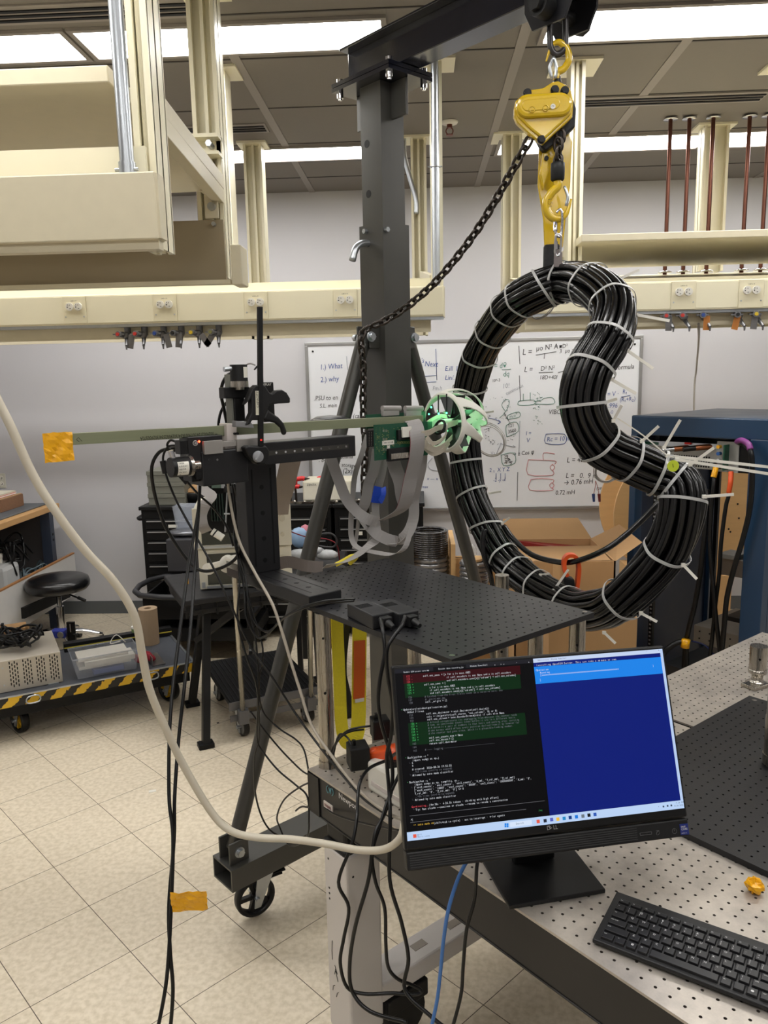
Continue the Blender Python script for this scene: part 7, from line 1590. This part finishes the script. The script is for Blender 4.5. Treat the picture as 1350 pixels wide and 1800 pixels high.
for i in range(3):
    q = aY(292+i*10, 1040, YU+.12); z0 = zr_-.125+i*.07; solo('parts_bin', MB().bb((q.x, YU+.08, z0), (q.x+.26, YU+.34, z0+.066)), mat('bin_grey', (58, 58, 62), .5, 0, .06), 'dark grey parts tray, '+('lowest', 'middle', 'uppermost')[i]+' of the stack on the utility cart', 'tray', 'stacked parts trays', bev=.005)
q = aY(290, 1000, 4.75); solo('parts_crate', MB().bb((q.x, 4.80, .55), (q.x+.32, 5.05, .76)), mat('bin_grey', 0), 'dark ribbed crate standing behind the utility cart', 'crate', bev=.006)
q = aY(296, 972, 4.9); t = thing('plastic_bag', 'silver antistatic bag lying on the dark crate', 'bag', (q.x+.12, 4.92, .76)); part('bag', MB().sph((q.x+.12, 4.92, .785), .12, 12, (1, .7, .22)), mat('antistatic_film', (120, 122, 128), .2, .6, .4, 30), t)
q = aY(306, 962, 4.95); t = thing('clear_bin', 'small clear plastic bin in front of the tool chest', 'bin', (q.x+.08, 5.0, .80)); part('tub', MB().lathe([(0, 0), (.08, 0), (.1, .15), (.105, .15), (.105, .155)], (q.x+.09, 4.98, .80), n=4), m_clr, t)
p = aY(286, 926, 5.08); solo('paper_label', MB().bb((aY(296, 926, 5.085).x, 5.084, p.z-.008), (aY(312, 926, 5.085).x, 5.088, p.z+.012)), m_white, 'white paper label on the left tool chest drawer', 'label')
# things on the far bench seen between tower and brace
t = thing('plastic_bag', 'light blue and pink plastic bag right of the oscilloscope stack', 'bag', aY(525, 960, 4.2)); part('blue_part', MB().sph(aY(526, 945, 4.25), .06, 12, (.9, .6, 1)), mat('bag_blue', (150, 180, 215), .4, 0, .2), t); part('pink_part', MB().sph(aY(537, 938, 4.3), .045, 10, (.8, .6, 1.2)), mat('bag_pink', (200, 120, 135), .4, 0, .2), t)
t = thing('plastic_bag', 'crumpled white plastic bags between the stage tower and the left brace', 'bag', aY(550, 985, 4.1)); 
for x, y, s_ in ((528, 975, 1), (552, 968, .8), (574, 975, .9)): part('bag', MB().sph(aY(x, y, 4.15), .06*s_, 10, (1.2, .7, .55)), mat('white_film', (205, 208, 212), .25, 0, .35, 30), t)
t = thing('equipment_case', 'black case lying behind the back corner of the raised breadboard', 'case', aY(560, 995, 4.5)); a = aY(512, 1010, 4.5); b = aY(604, 984, 4.5); part('case', MB().bb((a.x, 4.45, a.z-.05), (b.x, 4.75, b.z)), m_blackp, t, bev=.01)
part('legs', MB().bb((a.x+.02, 4.48, 0), (a.x+.05, 4.51, a.z-.05)).bb((b.x-.05, 4.48, 0), (b.x-.02, 4.51, a.z-.05)).bb((a.x+.02, 4.69, 0), (a.x+.05, 4.72, a.z-.05)).bb((b.x-.05, 4.69, 0), (b.x-.02, 4.72, a.z-.05)), m_blackp, t)
solo('red_cable', MB().tube([aY(512, 935, 4.0), aY(540, 944, 4.0), aY(575, 948, 4.05), aY(592, 958, 4.05), aY(597, 985, 4.1)], .0035, 6, sub=5), mat('dark_red_cable', (130, 30, 40), .5), 'dark red cable arching left of the post above the black case', 'cable')
solo('black_lead', MB().tube([aY(560, 940, 4.0), aY(582, 938, 4.0), aY(592, 950, 4.0), aY(585, 962, 4.0), aY(560, 960, 4.0)], .006, 6, sub=5), mat('rim_grey', 0), 'dark grey looped handle left of the post', 'cable')

# ================================================================ FOLDING HAND TRUCK
h0, h1 = aZ(403, 1238, .20), aZ(560, 1208, .20); hd1 = (h1-h0).normalized(); he = V((-hd1.y, hd1.x, 0)); HM = Matrix(((hd1.x, he.x, 0, h0.x), (hd1.y, he.y, 0, h0.y), (0, 0, 1, 0), (0, 0, 0, 1))); hl_ = (h1-h0).length
HT = thing('hand_truck', 'small platform hand truck with black ribbed deck and pale tube handle, under the stage', 'hand truck', h0-UP*.2)
part('deck', MB(HM).bb((0, 0, .19), (hl_, .62, .205)), m_dark, HT); rb_ = MB(HM)
for i in range(20): rb_.bb((.008+i*hl_/20.5, .005, .205), (.014+i*hl_/20.5, .615, .208))
part('deck_ribs', rb_, m_blackp, HT, kind='stuff')
part('deck_edge', MB(HM).bb((-.004, -.008, .165), (hl_+.004, 0, .208)).bb((.0, -.004, .105), (hl_, .0, .14)), mat('grey_edge', (92, 92, 94), .4, .3), HT, bev=.002)
hp_ = MB()
A_, B_ = aY(413, 1022, h0.y), aZ(431, 1250, .14)
hp_.tube([HM @ V((.06, -.02, .12)), HM @ V((.03, -.13, .86)), HM @ V((.05, -.14, .90)), HM @ V((hl_-.10, -.14, .90)), HM @ V((hl_-.07, -.13, .86)), HM @ V((hl_-.05, -.02, .12))], .0125, 12)
part('handle', hp_, mat('pale_chrome_tube', (190, 184, 170), .25, .7), HT)
part('handle_socket', MB(HM).bb((.035, -.045, .10), (.085, .0, .17)), mat('grey_edge', 0), HT, bev=.002); part('handle_socket', MB(HM).bb((hl_-.075, -.045, .10), (hl_-.03, 0, .17)), mat('grey_edge', 0), HT, bev=.002)
for a, b_, an in ((.07, .08, -.9), (hl_-.05, .08, -.9), (.07, .52, 2.2), (hl_-.05, .52, 2.2)):
    caster(HT, HM @ V((a, b_, .165)), .05, .028, an, m_rub, mat('wheel_hub_grey', (110, 110, 112), .4), False, 0, H=.165)
# yellow lifting sling under the plate
t = thing('lifting_sling', 'bright yellow webbing sling with orange label hanging under the raised breadboard', 'sling', aY(612, 1310, 2.3))
m_sl = mat('yellow_webbing', (226, 208, 40), .7, 0, .12, 200, bump=.3, bs=500)
YS = 2.32
part('web_strap', MB().strip([aY(592, 1060, YS), aY(593, 1110, YS), aY(597, 1200, YS-.02), aY(600, 1270, YS-.04), aY(606, 1300, YS-.05), aY(615, 1309, YS-.04)], (1, .5, 0), .04, .003), m_sl, t)
part('web_strap', MB().strip([aY(633, 1060, YS+.03), aY(632, 1120, YS+.03), aY(631, 1200, YS+.01), aY(630, 1270, YS-.01), aY(624, 1298, YS-.03), aY(612, 1310, YS-.04)], (1, .5, 0), .048, .003), m_sl, t)
part('black_web', MB().strip([aY(615, 1070, YS+.05), aY(608, 1120, YS+.05), aY(604, 1180, YS+.05), aY(610, 1260, YS+.05)], (1, .8, 0), .022, .003), m_blackp, t)
lb = part('orange_label', MB().strip([aY(632, 1126, YS+.024), aY(632, 1170, YS+.012), aY(631, 1228, YS+.0)], (1, .5, 0), .038, .002), mat('label_orange', (205, 92, 30), .5), t)
part('label_end', MB().strip([aY(632, 1228, YS-.002), aY(632, 1234, YS-.002)], (1, .5, 0), .03, .002), m_white, t)
# black shelf leg seen between sling straps, far
# paper scraps on the floor
for x, y, s_, lab in ((268, 1391, .03, 'white scrap of paper on the floor left of the crane foot'), (383, 1271, .012, 'small black round cap on the floor beside the work stand foot')):
    q = aZ(x, y, 0); solo('floor_scrap', MB().box(q+UP*.001, (s_, s_*.6, .002), rz=.4), m_white if s_ > .02 else m_dark, lab, 'scrap')
# ================================================================ POWER TAP AND ADAPTERS ON THE TABLE CORNER
t = thing('power_strip', 'white power strip box behind the left edge of the monitor', 'power strip', aZ(700, 1438, ZT))
a = aZ(672, 1440, ZT); Fm = Matrix.Translation(tp(.225, .070, ZT)) @ Matrix.Rotation(math.radians(-48.5), 4, 'Z')
part('box', MB(Fm).bb((-.05, -.02, 0), (.12, .035, .075)), m_white, t, bev=.008); part('side_rib', MB(Fm).bb((-.03, -.022, .02), (.10, -.0195, .03)), m_wp, t)
t = thing('orange_tap', 'bright orange three-way power tap between the black adapters', 'power tap', aY(677, 1345, 1.72))
part('tap_body', MB().beam(aY(655, 1334, 1.74), aY(700, 1326, 1.72), .04, .045).sph(aY(697, 1328, 1.71), .028, 14).sph(aY(660, 1330, 1.74), .024, 12), m_or, t, bev=.004)
def wart(lab, x0, y0, x1, y1, Y, d, an=.3):
    c = (aY(x0, y0, Y)+aY(x1, y1, Y))/2; w_ = (x1-x0)*Y/FPX*.9; h_ = (y1-y0)*Y/FPX*.86; t = thing('wall_adapter', lab, 'power adapter', c-UP*h_/2)
    M = Matrix.Translation(c) @ Matrix.Rotation(an, 4, 'Z'); part('case', MB(M).bb((-w_/2, 0, -h_/2), (w_/2, d, h_/2)), m_blackp, t, bev=.003); part('cable_boot', MB(M).cyl((-w_*.2, d/2, h_/2), (-w_*.2, d/2, h_/2+.012), .005, n=10), m_rub, t)
wart('black cube adapter plugged into the left side of the orange tap', 612, 1310, 655, 1362, 1.70, .05)
wart('black adapter standing above the orange tap', 653, 1262, 690, 1306, 1.76, .04)
wart('black plug below the right end of the orange tap, beside the monitor', 680, 1336, 706, 1374, 1.67, .03)
# ================================================================ LOOSE CABLES
m_wc = mat('cream_cable', (198, 190, 172), .45, 0, .04); m_bc = m_rub
cable('white_cable', 'thick cream cable sweeping from the left picture edge across the floor to the table', [(-12, 688, 1.30), (0, 712, 1.30), (20, 752, 1.30), (58, 835, 1.31), (100, 902, 1.32), (150, 968, 1.34), (200, 1022, 1.36), (236, 1082, 1.38), (250, 1150, 1.40), (263, 1212, 1.42), (290, 1278, 1.44), (325, 1350, 1.46), (372, 1428, 1.47), (405, 1460, 1.47), (450, 1472, 1.47), (510, 1475, 1.47), (570, 1483, 1.47), (630, 1494, 1.45), (675, 1493, 1.43), (702, 1475, 1.41), (711, 1448, 1.42)], .0077, m_wc, n=14)
cable('grey_cable', 'thin pale grey cable running down from the stage tower to the table corner', [(398, 818, 2.02), (403, 870, 2.0), (412, 920, 1.98), (424, 960, 1.96), (450, 1010, 1.90), (478, 1060, 1.84), (494, 1105, 1.82), (512, 1165, 1.80), (528, 1215, 1.78), (548, 1275, 1.75), (588, 1335, 1.68), (635, 1393, 1.60), (680, 1428, 1.53), (706, 1440, 1.49)], .0038, mat('warm_grey_cable', (165, 156, 142), .5))
cable('black_cable', 'left one of two black cables hanging from the driver box past the yellow flag', [(352, 842, 2.0), (348, 900, 1.98), (332, 990, 1.9), (318, 1095, 1.8), (300, 1250, 1.68), (297, 1395, 1.6), (304, 1470, 1.56), (301, 1590, 1.5), (293, 1720, 1.45), (276, 1815, 1.42)], .0042, m_bc)
cable('black_cable', 'right one of two black cables hanging from the driver box past the yellow flag', [(350, 885, 2.02), (345, 960, 1.95), (337, 1080, 1.82), (326, 1190, 1.72), (314, 1300, 1.66), (307, 1400, 1.6), (306, 1475, 1.57), (297, 1590, 1.505), (299, 1670, 1.47), (304, 1740, 1.45), (299, 1815, 1.43)], .0042, m_bc)
t = thing('tape_flag', 'yellow tape flag wrapped round the two black cables near the bottom', 'tape', aY(330, 1608, 1.5))
flag(t, aY(331, 1568, 1.495), V((1, .03, .05)), UP, .079, .045, .0022, 5)
cable('black_cable', 'thick black encoder cable looping out left of the round encoder and under the stage', [(318, 788, 2.0), (300, 789, 2.0), (280, 795, 2.0), (267, 820, 2.0), (270, 860, 2.02), (284, 910, 2.04), (300, 942, 2.05), (330, 985, 2.06), (354, 1003, 2.06), (384, 1000, 2.06), (412, 984, 2.06), (422, 960, 2.05), (424, 900, 2.06)], .0047, m_bc)
cable('black_cable', 'thin black ferrite cable running diagonally from the round encoder down to the table corner', [(308, 783, 1.98), (296, 785, 1.98), (288, 798, 1.98), (287, 812, 1.98), (292, 835, 1.98), (310, 880, 1.98), (340, 935, 1.97), (372, 992, 1.95), (405, 1062, 1.93), (440, 1135, 1.92), (478, 1190, 1.9), (520, 1255, 1.88), (560, 1310, 1.82), (600, 1360, 1.72), (640, 1405, 1.62), (690, 1438, 1.53)], .0030, m_bc)
solo('ferrite', MB().cyl(aY(286, 810, 1.98), aY(291, 832, 1.98), .0085, n=8), m_blackp, 'black ferrite block on the thin cable left of the round encoder', 'ferrite')
cable('black_cable', 'short black lead from the plug above the round encoder to the driver box', [(330, 776, 1.98), (312, 777, 1.98), (300, 774, 1.98), (294, 783, 1.98), (303, 793, 1.98), (320, 787, 1.98)], .0032, m_bc)
cable('black_cable', 'black cable from the lower block drooping behind the stage tower', [(322, 835, 2.0), (332, 850, 2.0), (350, 870, 2.04), (375, 893, 2.08), (398, 925, 2.1), (410, 960, 2.1)], .0032, m_bc)
solo('plug', MB().beam(aY(316, 833, 2.0), aY(330, 849, 2.0), .014, .012), m_blackp, 'black angled plug under the lower block', 'plug')
cable('black_cable', 'black cable curving from the upright encoder down behind the white holder', [(411, 655, 2.02), (400, 660, 2.02), (391, 675, 2.02), (389, 695, 2.03), (394, 720, 2.05), (399, 745, 2.06)], .0045, m_bc)
cable('black_cable', 'second black cable knotted behind the upright bracket', [(408, 700, 2.06), (398, 708, 2.06), (388, 725, 2.06), (384, 748, 2.06), (386, 765, 2.06)], .0038, m_bc)
cable('grey_cable', 'short grey wire arching over the upright encoder', [(430, 648, 2.06), (434, 641, 2.06), (441, 639, 2.05), (449, 642, 2.05)], .0022, m_ltgrey)
r_ = random.Random(12)
bund = [([(408, 850, 2.1), (414, 900, 2.1), (412, 950, 2.08), (424, 1000, 2.02), (430, 1045, 1.98), (433, 1085, 1.96), (452, 1120, 1.95), (470, 1115, 1.92), (492, 1092, 1.88), (520, 1075, 1.80), (560, 1061, 1.76), (596, 1058, 1.74), (622, 1056, 1.73)], .0030, 'first of two black cables arching from the tower bundle to the power bricks'),
        ([(412, 850, 2.08), (420, 905, 2.1), (416, 955, 2.08), (430, 1010, 2.0), (437, 1055, 1.97), (445, 1090, 1.96), (462, 1108, 1.95), (476, 1108, 1.92), (498, 1086, 1.87), (530, 1068, 1.79), (570, 1057, 1.75), (600, 1054, 1.74), (624, 1053, 1.73)], .0030, 'second of two black cables arching from the tower bundle to the power bricks'),
        ([(416, 960, 2.08), (421, 1020, 2.0), (418, 1090, 1.96), (432, 1150, 1.94), (450, 1200, 1.94), (455, 1250, 1.95), (455, 1300, 2.0), (447, 1335, 2.03), (449, 1395, 2.1), (462, 1440, 2.12), (482, 1465, 2.14), (512, 1472, 2.2)], .0028, 'black cable dropping from the tower bundle to the crane base'),
        ([(410, 940, 2.08), (428, 1030, 2.0), (447, 1110, 1.96), (454, 1180, 1.94), (453, 1245, 1.95), (452, 1300, 2.0), (465, 1325, 2.0), (490, 1355, 1.98), (520, 1380, 1.95), (540, 1400, 1.92), (543, 1440, 1.9), (540, 1470, 1.92), (520, 1486, 2.0), (505, 1482, 2.05), (492, 1455, 2.08), (487, 1435, 2.05), (500, 1405, 2.0), (530, 1382, 1.93), (560, 1368, 1.86), (575, 1345, 1.82), (585, 1315, 1.78), (610, 1285, 1.74), (652, 1276, 1.74)], .0026, 'black cable looping over the crane base and back up to the adapters'),
        ([(422, 980, 2.05), (440, 1060, 1.98), (462, 1140, 1.95), (455, 1200, 1.95), (462, 1250, 1.96), (490, 1280, 1.96), (520, 1300, 1.95), (535, 1320, 1.93), (545, 1365, 1.86), (562, 1408, 1.80), (590, 1432, 1.7), (650, 1450, 1.58), (705, 1460, 1.47)], .0024, 'thin black cable running along the table side to the monitor'),
        ([(440, 1250, 2.0), (470, 1290, 2.0), (510, 1335, 1.98), (545, 1362, 1.9), (580, 1340, 1.8), (592, 1300, 1.76), (600, 1290, 1.75), (612, 1298, 1.74), (618, 1312, 1.72)], .0024, 'thin black cable curling into the black cube adapter'),
        ([(520, 1425, 1.95), (530, 1418, 1.92), (545, 1418, 1.88), (560, 1405, 1.85), (575, 1375, 1.82), (583, 1335, 1.79), (592, 1305, 1.77), (612, 1287, 1.75), (640, 1282, 1.75)], .0026, 'black cable twisting at the table corner beside the steel post')]
for pts, r, lab in bund: cable('black_cable', lab, pts, r, m_bc, n=7)
cable('mains_cable', 'thick black cord from the left power brick hanging down past the orange tap', [(668, 1088, 1.62), (673, 1110, 1.58), (676, 1150, 1.56), (668, 1195, 1.55), (665, 1238, 1.55), (672, 1278, 1.55), (684, 1318, 1.55), (690, 1350, 1.55), (688, 1390, 1.53), (676, 1430, 1.50), (658, 1470, 1.46), (648, 1545, 1.44), (626, 1623, 1.44), (615, 1690, 1.45), (619, 1742, 1.45), (651, 1778, 1.42), (715, 1797, 1.38)], .0042, m_bc)
cable('mains_cable', 'thick black cord from the right power brick joining the first below the plate edge', [(712, 1083, 1.60), (706, 1100, 1.57), (690, 1122, 1.55), (680, 1145, 1.54), (682, 1190, 1.54), (690, 1240, 1.54), (688, 1290, 1.54), (680, 1330, 1.54), (684, 1390, 1.52), (686, 1440, 1.48), (685, 1545, 1.45), (706, 1622, 1.44), (718, 1685, 1.43), (712, 1740, 1.42), (757, 1786, 1.38), (790, 1812, 1.36)], .0042, m_bc)
cable('mains_cable', 'black cord dropping from the tap in a long loop beside the white table leg', [(676, 1338, 1.66), (650, 1350, 1.62), (634, 1372, 1.58), (629, 1400, 1.55), (627, 1440, 1.5), (618, 1485, 1.47), (595, 1550, 1.46), (613, 1595, 1.46), (604, 1650, 1.46), (598, 1692, 1.46), (610, 1735, 1.46), (640, 1747, 1.46), (690, 1746, 1.46), (730, 1748, 1.46), (741, 1742, 1.46), (725, 1732, 1.46), (698, 1720, 1.45), (682, 1698, 1.45), (678, 1655, 1.45), (676, 1595, 1.45), (660, 1550, 1.45), (654, 1500, 1.46), (668, 1450, 1.48), (684, 1400, 1.52), (705, 1350, 1.56), (700, 1325, 1.58), (688, 1330, 1.6)], .0038, m_bc)
cable('network_cable', 'blue network cable hanging from behind the monitor over the table edge', [(828, 1505, 1.34), (816, 1522, 1.325), (802, 1553, 1.315), (788, 1600, 1.31), (780, 1650, 1.31), (774, 1710, 1.31), (768, 1760, 1.31), (756, 1815, 1.30)], .0036, mat('blue_cable', (62, 112, 178), .4))
cable('black_cable', 'black cable hanging right of the blue cable over the table edge', [(842, 1505, 1.32), (838, 1525, 1.305), (834, 1580, 1.30), (820, 1635, 1.295), (814, 1700, 1.29), (810, 1750, 1.285), (793, 1815, 1.28)], .0034, m_bc)
